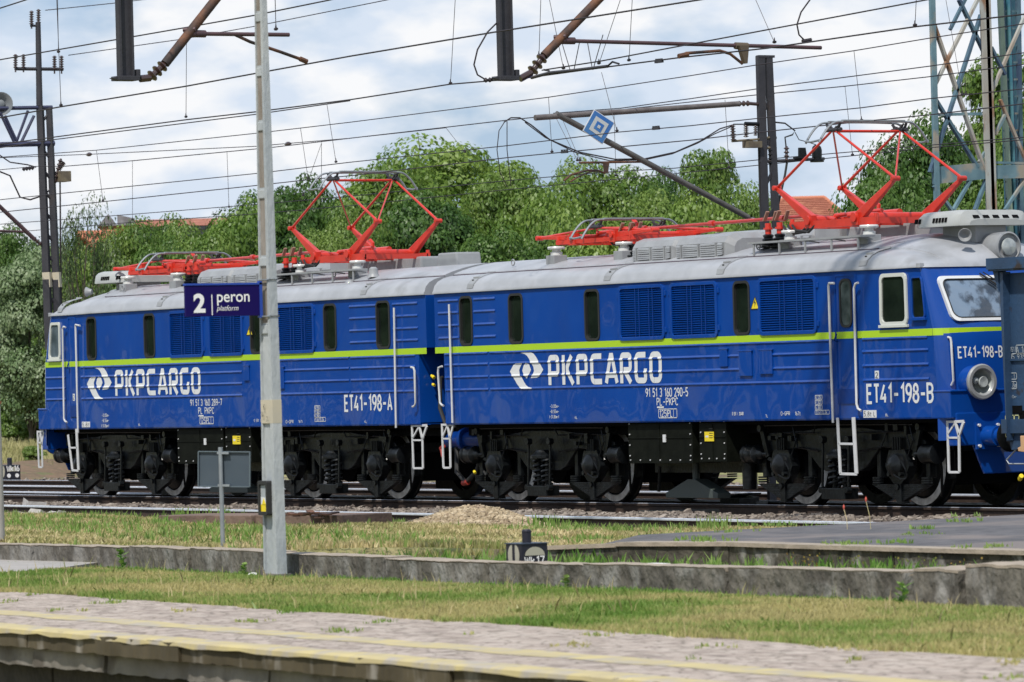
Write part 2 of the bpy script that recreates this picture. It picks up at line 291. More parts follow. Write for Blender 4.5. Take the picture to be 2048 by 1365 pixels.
def make_bogie(parent, xc, gears=True):
    b = bpy.data.objects.new('bogie', None); COL.objects.link(b); b.parent = parent
    ORG[b.name] = Vector((xc, 0, 0)); b.location = Vector((xc, 0, 0))-ORG[parent.name]
    W2 = 1.525
    for sx in (-1, 1):              # wheelsets : wheel parts with tyre as sub-part
        for sy in (-1, 1):
            w = MB(); y = sy*.72
            w.lathe([(.10, .18), (.20, .18), (.22, .10), (.47, .045), (.50, 0), (.50, -.05), (.47, -.07), (.2, -.05), (.1, -.05)], (sx*W2, y, .625), (0, sy, 0), 36)
            w.v = [(p[0]+xc, p[1], p[2]) for p in w.v]
            wo = w.build('wheel', BLACKM, b, True)
            t = MB(); t.lathe([(.500, .030), (.505, .052), (.585, .052), (.605, .045)], (sx*W2, y, .625), (0, sy, 0), 48, cap=False)
            t.v = [(p[0]+xc, p[1], p[2]) for p in t.v]
            t.build('tyre', TYRE, wo, True)
            t = MB(); t.lathe([(.604, .044), (.625, .03), (.625, -.085), (.655, -.10), (.655, -.13), (.50, -.13)], (sx*W2, y, .625), (0, sy, 0), 48, cap=False); t.v = [(p[0]+xc, p[1], p[2]) for p in t.v]; t.build('wheel_tread', BLACKM, wo, True)
        a = MB(); a.cyl((xc+sx*W2, -.75, .625), (xc+sx*W2, .75, .625), .095, n=14); a.build('axle', BLACKM, b, True)
    f = MB()
    for sy in (-1, 1):
        y = sy*1.05
        # side frame: drops between the axles
        pts = [(-2.15, .98), (-1.95, 1.12), (-.9, 1.16), (-.55, 1.2), (.55, 1.2), (.9, 1.16), (1.95, 1.12), (2.15, .98), (2.15, .86), (1.95, .84), (1.0, .90), (.62, .60), (.45, .54), (-.45, .54), (-.62, .60), (-1.0, .90), (-1.95, .84), (-2.15, .86)]
        f.prism([(xc+p[0], y-.09, p[1]) for p in pts], (0, .18, 0))
        for sx in (-1, 1):
            for dx in (-.62, .62):
                f.box((xc+sx*W2+dx-.05, y-.06, .44), (xc+sx*W2+dx+.05, y+.06, .90))
    f.box((xc-.35, -1.05, .7), (xc+.35, 1.05, 1.12)); f.box((xc-2.1, -1.0, .82), (xc-1.98, 1.0, 1.0)); f.box((xc+1.98, -1.0, .82), (xc+2.1, 1.0, 1.0))
    f.build('bogie_frame', BLACKM, b, bevel=.012)
    for sx in (-1, 1):
        m = MB(); m.cyl((xc+sx*.62, -.55, .66), (xc+sx*.62, .55, .66), .36, n=20); m.box((xc+sx*.62-.3, -.5, .5), (xc+sx*.62+.3, .5, 1.02)); m.box((xc+sx*1.0-.1, -.55, .32), (xc+sx*2.05, .55, 1.0)); m.build('traction_motor', BLACKD, b)
    for sx in (-1, 1):
        for sy in (-1, 1):
            y = sy*1.13; xa = xc+sx*W2
            a = MB(); a.lathe([(.19, -.12), (.21, 0), (.21, .06), (.185, .10), (.17, .17), (.10, .22), (.04, .235)], (xa, y-sy*.02, .63), (0, sy, 0), 20)
            a.prism([(xa-.30, y-.09, .62), (xa-.2, y-.09, .86), (xa+.2, y-.09, .86), (xa+.30, y-.09, .62), (xa+.2, y-.09, .45), (xa+.1, y-.09, .36), (xa-.1, y-.09, .36), (xa-.2, y-.09, .45)], (0, .15, 0))
            for k in range(4): a.cyl((xa-.13+k*.06, y+sy*.06, .83), (xa-.13+k*.06, y+sy*.06, 1.05), .018, n=6)
            for dx in (-.14, .14): a.cyl((xa+dx, y+sy*.08, .50), (xa+dx, y+sy*.16, .50), .035, n=8)
            a.build('axle_box', BLACKM, b, True)
            s = MB(); lw = .72; yo = y-.05                   # leaf spring, stepped inverted triangle
            for k in range(9):
                l = lw*(1-k*.098); l2 = l-lw*.093; z = .345-k*.027
                s.prism([(xa-l, yo, z), (xa+l, yo, z), (xa+l2, yo, z-.0235), (xa-l2, yo, z-.0235)], (0, .10, 0)); s.box((xa-l2, yo+.01, z-.0275), (xa+l2, yo+.09, z-.022))
            s.box((xa-.065, y-.075, .06), (xa+.065, y+.075, .40)); s.cyl((xa-.02, y+sy*.07, .31), (xa-.02, y+sy*.10, .31), .045, n=10)
            s.build('leaf_spring', BLACKM, b, bevel=.004)
            for dx in (-.62, .62):
                r_ = MB()
                for k in range(3): r_.cyl((xa+dx, y, .36+k*.035), (xa+dx, y, .385+k*.035), .085, n=12)
                r_.build('rubber_block', TYRE if False else BLACKM, b, True)
    for sy in (-1, 1):              # coil springs in the middle
        y = sy*1.2
        c = MB()
        for dx in (-.13, .13):
            pts = [(xc+dx+.085*math.cos(t*.7), y+.085*math.sin(t*.7), .30+t*.0094) for t in range(0, 46)]
            c.tube(pts, .022, 5); c.cyl((xc+dx, y, .28), (xc+dx, y, .74), .035, n=8)
        c.build('coil_spring', BLACKM, b, True)
        h = MB(); h.box((xc-.30, y-.13, .12), (xc+.30, y+.13, .285)); h.lathe([(.2, 0), (.2, .05), (.13, .10), (.1, .14)], (xc, y, .74), (0, 0, 1), 14)
        for dx in (-.34, .34):
            h.bar((xc+dx, y+sy*.08, .24), (xc+dx+.05, y+sy*.08, 1.06), .035, .03); h.cyl((xc+dx+.05, y+sy*.04, 1.02), (xc+dx+.05, y+sy*.13, 1.02), .055, n=10)
            h.cyl((xc+dx, y+sy*.04, .26), (xc+dx, y+sy*.13, .26), .05, n=10)
        h.build('spring_hanger', BLACKM, b, bevel=.006)
        for sx in (-1, 1):          # brake cylinder outside each axle, with lever
            k = MB(); xb = xc+sx*2.28; yb = sy*1.18
            k.lathe([(.05, -.02), (.15, 0), (.15, .05), (.135, .06), (.135, .26), (.15, .28), (.15, .31), (.09, .34), (.07, .42), (.04, .44), (.035, .56)], (xb+sx*.22, yb, .80), (-sx, 0, 0), 18)
            k.bar((xb-sx*.36, yb, .76), (xb-sx*.20, yb, 1.20), .05, .09); k.cyl((xb-sx*.2, yb-.06, 1.2), (xb-sx*.2, yb+.06, 1.2), .055, n=10)
            k.bar((xb-sx*.36, yb, .74), (xb-sx*.62, yb-sy*.2, .55), .05, .05)
            k.build('brake_cylinder', BLACKM, b, True)
            q = MB()                # sand pipe + brake shoes
            q.tube([(xb-sx*.05, sy*1.0, .95), (xb-sx*.08, sy*.9, .6), (xb-sx*.22, sy*.8, .16)], .022, 6); q.build('sand_pipe', BLACKM, b, True)
            for dd in (-.68, .68):
                q = MB(); q.box((xc+sx*W2+dd-.04, sy*.68, .42), (xc+sx*W2+dd+.04, sy*.78, .84)); q.build('brake_shoe', BLACKM, b, bevel=.01)
        p = MB()
        rnd = random.Random(int(xc*10)+sy)
        p.tube([(xc-1.95, sy*1.22, 1.245), (xc-.4, sy*1.22, 1.25), (xc+1.95, sy*1.22, 1.24)], .018)
        p.tube([(xc-1.7, sy*1.2, 1.12), (xc-.65, sy*1.2, 1.12), (xc-.6, sy*1.2, 1.24)], .012); p.tube([(xc+.4, sy*1.2, 1.24), (xc+.5, sy*1.2, 1.12), (xc+1.75, sy*1.2, 1.13), (xc+1.85, sy*1.2, .85)], .012)
        for sx in (-1, 1):
            xa = xc+sx*W2
            p.tube([(xa-.22, sy*1.26, .66)]+[(xa-.22+.5*math.sin(t*.3), sy*(1.27+.03*math.sin(t)), .66-.28*math.sin(t*.42)+.012*t) for t in range(1, 8)], .012)
            p.tube([(xa-sx*.35, sy*1.15, 1.12), (xa-sx*.42, sy*1.2, .9), (xa-sx*.75, sy*1.2, .87), (xa-sx*1.0, sy*1.2, .84)], .014)
            for _ in range(4):
                x = xa+rnd.uniform(-.7, .5); z = rnd.uniform(.95, 1.15)
                p.box((x, sy*1.14, z), (x+rnd.uniform(.05, .14), sy*1.24, z+rnd.uniform(.06, .14)))
            p.tube([(xa+.3, sy*1.2, 1.26), (xa+.42, sy*1.22, 1.0), (xa+.3, sy*1.23, .78)], .013)
        p.build('brake_pipes', BLACKM, b)
    return b
def make_panto(parent, xc, z0, raised=True):
    p = bpy.data.objects.new('pantograph', None); COL.objects.link(p); p.parent = parent
    ORG[p.name] = Vector((xc, 0, z0)); p.location = Vector((xc, 0, z0))-ORG[parent.name]
    zb = z0+.12                     # shaft height
    if raised: K, zk, zh = 1.58, z0+.66, z0+1.46
    else: K, zk, zh = 1.78, zb+.03, zb+.13
    S, Yn = .62, .62
    bf = MB()
    fh = .12 if raised else .07
    for y in (-.66, .66): bf.bar((xc-1.15, y, z0+.05), (xc+1.15, y, z0+.05), .07, fh)
    for x in (-1.12, -.3, .3, 1.12): bf.bar((xc+x, -.66, z0+.05), (xc+x, .66, z0+.05), .06, .09)
    for s in (-1, 1): bf.cyl((xc+s*S, -.74, zb), (xc+s*S, .74, zb), .072 if raised else .05, n=14)
    bf.cyl((xc-S, -.2, zb+.07), (xc+S, -.2, zb+.10), .035, n=8); bf.cyl((xc-.45, .22, zb+.06), (xc+.5, .22, zb+.07), .06, n=12)
    bf.cyl((xc-.5, -.05, zb+.04), (xc-.1, -.05, zb+.05), .075, n=12); bf.cyl((xc+.2, -.5, zb+.04), (xc+.55, -.5, zb+.05), .055, n=12)
    bf.tube([(xc+.1, .1, zb+.06), (xc+.12, .1, zb+.2), (xc+.02, .1, zb+.26)], .035)
    for s in (-1, 1):
        for y in (-.66, .66): bf.box((xc+s*S-.09, y-.05, z0+.0), (xc+s*S+.09, y+.05, zb+.07)); bf.cyl((xc+s*1.12, y, z0+.04), (xc+s*1.12, y, z0+.16), .035, n=8)
    bf.build('base_frame', REDP, p, True)
    for s in (-1, 1):
        for y in (-1, 1):
            a = MB(); a.bar((xc+s*S, y*Yn, zb), (xc+s*K, y*Yn, zk), .10, .17 if raised else .10, w2=.05, h2=.06 if raised else .04); a.cyl((xc+s*K, y*Yn-.07, zk), (xc+s*K, y*Yn+.07, zk), .042, n=10)
            a.build('lower_arm', REDP, p, bevel=.01)
    for s in (-1, 1):
        for y in (-1, 1):
            a = MB(); a.cyl((xc+s*K, y*Yn, zk), (xc+s*.06, y*Yn, zh), .024, .019, n=8)
            if y*s < 0 or True:
                a.cyl((xc+s*K, y*Yn, zk), (xc+s*.1, -y*Yn*.9, zh), .015, n=6) if (y == 1 and s == -1) or (y == -1 and s == 1) else None
            a.build('upper_arm', REDP, p, True)
    h = MB(); h.cyl((xc, -Yn, zh), (xc, Yn, zh), .022, n=8); h.build('head_tube', REDP, p, True)
    k = MB()                        # springs / linkages of the head
    rn = random.Random(3)
    for y in (-Yn, Yn):
        k = MB(); k.cyl((xc-.2, y, zh+.02), (xc+.2, y, zh+.02), .03, n=8)
        for i in range(8):
            d = Vector((rn.uniform(-.2, .2), rn.uniform(-.1, .1), rn.uniform(-.03, .10))); k.cyl((xc, y, zh+.02), Vector((xc, y, zh+.02))+d, .016, n=5)
        for sx in (-.18, .18): k.bar((xc+sx*.6, y, zh), (xc+sx, y, zh+.12), .03, .03)
        k.build('head_linkage', MASTM, p)
    for sx in (-.18, .18):          # collector strips with down-curved horns
        c = MB(); pts = []
        for t in range(-22, 23):
            y = t/22*1.04; e = max(0, abs(y)-.66)/.38
            pts.append((xc+sx, y*(1-.02*e), zh+.145-.30*e**1.9-.012*(y/.7)**2))
        c.tube(pts, .018, 6); c.box((xc+sx-.03, -.58, zh+.14), (xc+sx+.03, .58, zh+.165))
        if sx > 0:
            for s in (-1, 1): c.tube([(xc-.18, s*1.02, zh-.15), (xc, s*1.05, zh-.17), (xc+.18, s*1.02, zh-.15)], .018, 6)
        c.build('collector_strip', GALV, p, True)
    for x in (-1.05, 1.05):
        for y in (-.75, .75):
            i = MB(); i.lathe([(.10, -.10), (.10, -.05), (.07, -.04), (.07, 0), (.14, .0), (.15, .025), (.14, .045), (.08, .05)], (xc+x, y, z0-.06), (0, 0, 1), 14)
            i.build('insulator', INSULW, p, True)
            i = MB(); i.box((xc+x-.13, y-.13, z0-.38), (xc+x+.13, y+.13, z0-.16)); i.build('mount_block', HOODM, p, bevel=.01)
    return p
def section(name, x0, x1, c, label, spec):
    """body side from x0 to x1; c=+1 cab towards +X, -1 cab towards -X"""
    root = thing(name, ((x0+x1)/2, 0, 0), label, 'locomotive', 'coupled halves of the blue electric locomotive')
    xc_ = x1 if c > 0 else x0                     # cab corner
    xr = x0 if c > 0 else x1                      # rear (coupled) end
    ci = lambda z: xc_+c*xs_end(z)                # cab corner x at height z
    # ---- side wall with real openings
    b = MB()
    holes = spec['holes']
    xb = sorted({x0 + (.28 if c > 0 else 0), x1 - (.28 if c < 0 else 0), xr, *[h[0] for h in holes], *[h[1] for h in holes]})
    xa_, xb_ = (xr, xc_-.75) if c > 0 else (xc_+.75, xr)
    zb = sorted({ZB, 2.5, 2.64, ZG, *[h[2] for h in holes], *[h[3] for h in holes]})
    xs = sorted({x for x in xb if xa_ <= x <= xb_} | {xa_, xb_, *np.linspace(xa_, xb_, 14)})
    for i in range(len(xs)-1):
        for j in range(len(zb)-1):
            mxx, mz = (xs[i]+xs[i+1])/2, (zb[j]+zb[j+1])/2
            if any(h[0] < mxx < h[1] and h[2] < mz < h[3] for h in holes): continue
            if mz < 2.64 and (mxx < x0+.28 if c > 0 else mxx > x1-.28): continue
            b.add([(xs[i], YS, zb[j]), (xs[i+1], YS, zb[j]), (xs[i+1], YS, zb[j+1]), (xs[i], YS, zb[j+1])], [(0, 1, 2, 3)])
    # cab side piece up to the raked corner, rounded into the nose
    zc = sorted(set([ZB, 1.6, 2.0, 2.5, 2.64, ZG] + [h[2] for h in spec['cabholes']] + [h[3] for h in spec['cabholes']] + [2.8, 3.0, 3.2, 3.4]))
    xa = xc_-c*.75
    def lerp(z, t): return xa+(ci(z)-c*.10-xa)*t
    tb = sorted({0, 1, *[h[0] for h in spec['cabholes']], *[h[1] for h in spec['cabholes']]})
    for j in range(len(zc)-1):
        for i in range(len(tb)-1):
            if any(h[0] <= (tb[i]+tb[i+1])/2 <= h[1] and h[2] < (zc[j]+zc[j+1])/2 < h[3] for h in spec['cabholes']): continue
            b.add([(lerp(zc[j], tb[i]), YS, zc[j]), (lerp(zc[j], tb[i+1]), YS, zc[j]), (lerp(zc[j+1], tb[i+1]), YS, zc[j+1]), (lerp(zc[j+1], tb[i]), YS, zc[j+1])], [(0, 1, 2, 3)])
    # nose surface, wrapping round both corners
    ys = [-1.5, -1.49, -1.46, -1.41, -1.33, -1.2, -1.0, -.8, -.6, -.4, -.2, 0]; ys = ys+[-y for y in ys[-2::-1]]
    zs = [1.0, ZB, 1.7, 2.0, 2.3, 2.55, 2.64, 2.75, 2.9, 3.05, 3.2, 3.35, 3.46, ZG]
    def NX(y, z):
        e = min(1, (1.5-abs(y))/.17); return ci(z)-c*.10+c*.10*math.sqrt(max(0, 1-(1-e)**2)) + c*nose_x(y, z)
    b.grid([[(NX(y, z), y, z) for y in ys] for z in zs])
    # far side and rear end
    b.add([(xr, 1.5, ZB), (ci(ZB), 1.5, ZB), (ci(2.55), 1.5, 2.55), (ci(ZG), 1.5, ZG), (xr, 1.5, ZG)], [(0, 1, 2, 3, 4)])
    b.add([(xr, -1.5, 2.64), (xr, 1.5, 2.64), (xr, 1.5, ZG), (xr, -1.5, ZG)], [(0, 1, 2, 3)])
    xi = xr+c*.28; b.add([(xi, -1.5, ZB), (xi, 1.5, ZB), (xi, 1.5, 2.64), (xi, -1.5, 2.64)], [(0, 1, 2, 3)])
    b.add([(xi, -1.5, 2.64), (xr, -1.5, 2.64), (xr, 1.5, 2.64), (xi, 1.5, 2.64)], [(0, 1, 2, 3)])
    b.add([(xi, -1.5, ZB), (ci(ZB), -1.5, ZB), (ci(ZB), 1.5, ZB), (xi, 1.5, ZB)], [(0, 1, 2, 3)])
    b.box((min(xi, xc_), -1.49, ZB-.02), (max(xi, xc_), 1.49, ZB+.02))
    body = b.build('body', BLUE, root, smooth=True)
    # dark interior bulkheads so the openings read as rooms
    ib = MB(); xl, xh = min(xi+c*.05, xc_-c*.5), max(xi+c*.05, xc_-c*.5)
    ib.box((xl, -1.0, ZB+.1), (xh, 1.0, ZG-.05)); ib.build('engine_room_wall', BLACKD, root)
    uf = MB(); uf.box((min(xi, xc_-c*.2), -1.05, 1.12), (max(xi, xc_-c*.2), 1.05, 1.335)); uf.box((min(xi, xc_), -1.3, 1.26), (max(xi, xc_), 1.3, 1.33))
    uf.build('underframe', BLACKD, root)
    # ---- lime band and ledge
    s = MB(); ye = YS-.0065
    s.add([(x0+(.0 if c > 0 else 0), ye, 2.64), (x1, ye, 2.64)], [])
    xe0, xe1 = (x0, ci(2.6)-.10) if c > 0 else (ci(2.6)+.10, x1)
    xn = np.linspace(xe0, xe1, 12); s.v = []; s.grid([[(x, ye, 2.533) for x in xn], [(x, ye, 2.637) for x in xn]])
    yy = ys
    s.grid([[(NX(y, 2.60)+c*.008, y*1.0035, (2.533 - .20*max(0, 1-abs(y)/1.35)**1.2)) for y in yy], [(NX(y, 2.62)+c*.008, y*1.0035, 2.637) for y in yy]])
    s.build('lime_band', LIME, root, two=True)
    r_ = MB()
    for xx0, xx1, z in spec['ribs']:
        rad = .014; r_.prism([(xx0, YS+.002, z-.016), (xx0, YS-.014, z-.013), (xx0, YS-.017, z-.004), (xx0, YS-.003, z+.023), (xx0, YS+.002, z+.023)], (xx1-xx0, 0, 0))
    r_.build('side_ribs', BLUE, root)
    # ---- windows
    for x, x_, z, z_ in spec['windows']:
        f = MB(); ring(f, rrect(x-.028, x_+.028, z-.028, z_+.028, .11), rrect(x+.012, x_-.012, z+.012, z_-.012, .075), YS-.014, YS+.05)
        fo = f.build('window', RUBBER, root, smooth=False)
        g = MB(); g.box((x-.02, YS+.03, z-.02), (x_+.02, YS+.045, z_+.02)); g.build('pane', GLASSD, fo)
    # ---- louvred ventilation grilles
    for x, x_, z, z_ in spec['louvres']:
        f = MB(); ring(f, rrect(x-.05, x_+.05, z-.05, z_+.05, .09), rrect(x+.005, x_-.005, z+.005, z_-.005, .05), YS-.03, YS+.06)
        for hx in (x-.07, x_+.07):
            for hz in (z+.1, z_-.1): f.box((hx-.03, YS-.02, hz-.04), (hx+.03, YS, hz+.04))
        fo = f.build('louvre_grille', BLUE, root, bevel=.004)
        l = MB(); n = 22
        for k in range(n):
            zz = z+(z_-z)*(k+.5)/n; l.add([(x, YS-.018, zz-.016), (x_, YS-.018, zz-.016), (x_, YS+.022, zz+.012), (x, YS+.022, zz+.012), (x, YS-.012, zz-.02), (x_, YS-.012, zz-.02), (x_, YS+.028, zz+.008), (x, YS+.028, zz+.008)], [(0, 1, 2, 3), (7, 6, 5, 4), (0, 4, 5, 1), (3, 2, 6, 7)])
        l.build('slats', BLUE, fo)
        d = MB()
        for fx in (.36, .45, .68, .77): d.box((x+(x_-x)*fx-.008, YS-.021, z), (x+(x_-x)*fx+.008, YS-.012, z_))
        d.build('slat_divider', BLUED, fo)
        bk = MB(); bk.box((x-.03, YS+.05, z-.03), (x_+.03, YS+.07, z_+.03)); bk.build('grille_back', BLACKD, fo)
    # ---- crew door with its own small window, kick plate, handrails and ladder
    dx0, dx1, dw = spec['door']
    d = MB(); ring(d, rrect(dx0, dx1, 1.62, 3.50, .03, 2), rrect(dx0+.035, dx1-.035, 1.655, 3.465, .03, 2), YS-.012, YS+.0); d.add([(dx0+.03, YS-.004, 1.65), (dx1-.03, YS-.004, 1.65), (dx1-.03, YS-.004, 3.47), (dx0+.03, YS-.004, 3.47)], [(0, 1, 2, 3)])
    door = d.build('door', BLUE, root)
    if dw:
        f = MB(); ring(f, rrect(dw[0]-.02, dw[1]+.02, 2.70, 3.43, .11), rrect(dw[0]+.015, dw[1]-.015, 2.735, 3.395, .09), YS-.022, YS-.004); fo = f.build('window', RUBBER, door)
        g = MB(); g.prism([(p[0], YS-.009, p[1]) for p in rrect(dw[0], dw[1], 2.72, 3.41, .1)], (0, .003, 0)); g.build('pane', mat('dusty_glass', (.03, .045, .045), (.12, .15, .15), 4, rough=.12, spec=.9), fo)
    hd = MB(); hd.tube([(dx0+.05, YS-.0, 2.5), (dx0+.05, YS-.07, 2.51), (dx0+.13, YS-.075, 2.6)], .012); hd.build('door_handle', BLUED, door)
    kp = MB(); kp.box((dx0+.03, YS-.016, 1.56), (dx1-.03, YS-.003, 1.78)); kp.build('kick_plate', BLUED, door)
    for pts in spec['handrails']:
        h = MB(); h.tube(pts, .019, 8); h.build('handrail', WRAIL, root, True)
    for l in spec['ladders']:
        h = MB()
        for a, b_, w in l['bars']: h.bar(a, b_, w, .022, up=(0, 1, 0) if abs(a[1]-b_[1]) < .3 else None)
        h.build(l['name'], WRAIL, root, bevel=.004)
    # ---- roof
    rf = MB(); xs = list(np.linspace(xr, xc_-c*2.2, 12)); rows = [[(x, y, z) for y, z in ROOFP] for x in xs]
    def XF(y): return NX(max(-1.5, min(1.5, y)), ZG)
    for t in np.linspace(0, 1, 22)[1:]:
        row = []
        for y, z in ROOFP:
            xf = XF(y)+c*.03; x = xc_-c*2.2+(xf-(xc_-c*2.2))*(1-(1-t)**1.5)
            u = (x-(xc_-c*2.2))/(xf-(xc_-c*2.2)); g = (max(0, 1-abs(u)**2.3))**.5
            zz = 3.52+(z-3.52)*g if z > 3.61 else z-(0.02*u)
            zz = max(zz, 3.535)
            # the dome is smoother: pull shoulder step out
            row.append((x, y, zz))
        rows.append(row)
    rf.grid(rows)
    n = len(ROOFP); rf.add([(xr, y, z) for y, z in ROOFP], [tuple(range(n))])
    roof = rf.build('roof', ROOFM, root, smooth=True)
    for sy in (-1, 1): k = MB(); k.box((ci(ZG)-c*.14, sy*1.537, 3.53), (ci(ZG)-c*.045, sy*1.46, 3.60)); k.build('gutter_end', ROOFM, roof, bevel=.008)
    sm = MB(); xz = xc_-c*2.1
    path = [(xr, -1.105, 3.858), (xz, -1.105, 3.858), (xz+c*.12, -1.10, 3.862), (xz+c*.35, -.93, 3.93), (xz+c*.6, -.6, 3.99)]
    sm.tube(path, .011, 5); sm.build('roof_seam', mat('dark_seam', (.05, .03, .045), rough=.7), roof)
    for x in [PY(a_, b_, -1.35).x for a_, b_ in spec['clips']]:         # strapped joint covers on the shoulder
        k = MB(); pr = [(y-.006, z+.004) for y, z in ROOFP if y <= -1.05 and z >= 3.6]
        k.add([(x-.03, y, z) for y, z in pr]+[(x+.16+ (z-3.6)*.25, y, z) for y, z in pr], [(i, i+1, len(pr)+i+1, len(pr)+i) for i in range(len(pr)-1)])
        k.box((x+.0, -1.40, 3.775), (x+.16, -1.35, 3.80)); k.build('joint_cover', HOODM, roof, two=True)
        k = MB(); k.box((x+.05, -1.455, 3.735), (x+.09, -1.44, 3.755)); k.box((x+.08, -1.395, 3.79), (x+.12, -1.38, 3.80)); k.build('cover_bolt', BLACKT, roof)
    for x, y in spec['eyes']:
        e = MB(); z = 3.97 if abs(y) > .7 else 4.07; e.tube([(x+.05*math.cos(t), y, z+.05+.05*math.sin(t)) for t in np.linspace(0, 2*math.pi, 13)], .012, 6); e.build('lifting_eye', HOODM, roof, True)
    # ---- ventilator hoods on the roof
    for hx0, hx1, hy, hz0, hz1, depth in spec['hoods']:
        h = MB(); w = depth
        pr = [(hy, hz0), (hy, hz1-.15), (hy+.07, hz1-.05), (hy+.22, hz1), (hy+w, hz1), (hy+w, hz0)]
        ch = .10
        A_ = [(hx0, y, z) for y, z in pr]; B_ = [(hx1-ch, y, z) for y, z in pr]; C_ = [(hx1, hy+.12, hz0), (hx1, hy+.12, hz1-.22), (hx1, hy+.17, hz1-.14), (hx1, hy+.27, hz1-.09), (hx1, hy+w-.05, hz1-.09), (hx1, hy+w-.05, hz0)]
        h.grid([A_+[A_[0]], B_+[B_[0]], C_+[C_[0]]]); h.add(A_, [tuple(range(6))]); h.add(C_, [tuple(range(6))])
        ho = h.build('ventilator_hood', HOODM, root, bevel=.0)
        l = MB(); k = MB(); L_ = hx1-ch-hx0
        for a, b_ in ((.03, .12), (.15, .47), (.52, .84), (.87, .97)):
            xx0, xx1 = hx0+L_*a, hx0+L_*b_
            k.box((xx0, hy-.006, hz0+.03), (xx1, hy-.002, hz1-.16))
            nn_ = 6; zt = hz1-.16; zl = hz0+.03
            for q in range(nn_):
                zz = zl+(zt-zl)*(q+.5)/nn_; wv = .006*math.sin(q*2+a*9)
                l.prism([(xx0, hy-.004, zz-.012), (xx0, hy-.035, zz-.02), (xx0, hy-.03, zz+.004), (xx0, hy-.004, zz+.018)], (xx1-xx0, 0, wv))
        k.build('hood_opening', BLACKD, ho); l.build('louvres', HOODM, ho)
        for fx in (.135, .495, .855):
            k = MB(); k.box((hx0+L_*fx-.03, hy-.04, hz0-.02), (hx0+L_*fx+.0, hy-.005, hz1-.15)); k.build('hood_clamp', HOODM, ho)
    return root, NX
def PXw(px, py): return PY(px, py, YS).x
def win(px0, py0, px1, py1): a = PY(px0, py0); b = PY(px1, py1); return (a.x, b.x, 2.675, 3.455)
RIBZ = (2.33, 2.12, 1.905)
def drape(o, ribz=RIBZ):            # lettering follows the pressed ribs it is painted over
    me = o.data; bm = bmesh.new(); bm.from_mesh(me)
    cuts = [z+d for z in ribz for d in (-.016, -.013, -.004, .023)]
    for z in cuts:
        bmesh.ops.bisect_plane(bm, geom=bm.verts[:]+bm.edges[:]+bm.faces[:], plane_co=(0, 0, z), plane_no=(0, 0, 1))
    pf = [(-.016, .0), (-.013, .014), (-.004, .017), (.023, .002)]
    for v in bm.verts:
        e = 0
        for z in ribz:
            d = v.co.z-z
            if -.0165 < d < .0235:
                for (a, ea), (b, eb) in zip(pf, pf[1:]):
                    if a-1e-4 <= d <= b+1e-4: e = max(e, ea+(eb-ea)*max(0, min(1, (d-a)/(b-a))))
        v.co.y -= e
    bm.to_mesh(me); bm.free()
def wr(mb, s, pl, pb, pr, pt, t=.15, Y=None, gap=.2):
    Y = YS-.0045 if Y is None else Y
    a = PY(pl, pb, Y); b = PY(pr, pb, Y); h = PY(pl, pt, Y).z-a.z
    letters(mb, s, (a.x, Y, a.z), (1, 0, 0), (0, 0, 1), h, width=b.x-a.x, t=t, gap=gap)
    return a, b, h
LOGO = [(190, 103), (215, 93), (320, 92), (352, 108), (385, 150), (475, 308), (432, 388), (400, 408), (318, 415), (345, 370), (360, 325), (352, 275), (318, 215), (300, 180), (275, 140), (245, 115)]
EYE = [(265, 222), (300, 245), (322, 310), (300, 370), (268, 420), (235, 375), (214, 320), (232, 255)]
def zc2(p): return PY(1010+p[0]*330/2048, 690+p[1]*330/2048, YS-.0045)
def logo(mb, dx):
    for poly in (LOGO, [(536-x, 640-y) for x, y in LOGO]):
        P = [zc2(p) for p in poly]
        # ear-safe: triangulate through bmesh
        bm = bmesh.new(); vs = [bm.verts.new((p.x+dx, p.y, p.z)) for p in P]; f = bm.faces.new(vs); f.normal_update(); r_ = bmesh.ops.triangulate(bm, faces=[f])
        bm.verts.index_update(); mb.add([v.co.copy() for v in bm.verts], [tuple(v.index for v in f.verts) for f in bm.faces]); bm.free()
    P = [zc2(p) for p in EYE]; mb.add([(p.x+dx, p.y, p.z) for p in P], [tuple(range(len(P)))])
def rectline(mb, x0, x1, z0, z1, w, Y):
    for a, b_, c_, d in ((x0, x1, z0, z0+w), (x0, x1, z1-w, z1), (x0, x0+w, z0, z1), (x1-w, x1, z0, z1)): mb.add([(a, Y, c_), (b_, Y, c_), (b_, Y, d), (a, Y, d)], [(0, 1, 2, 3)])
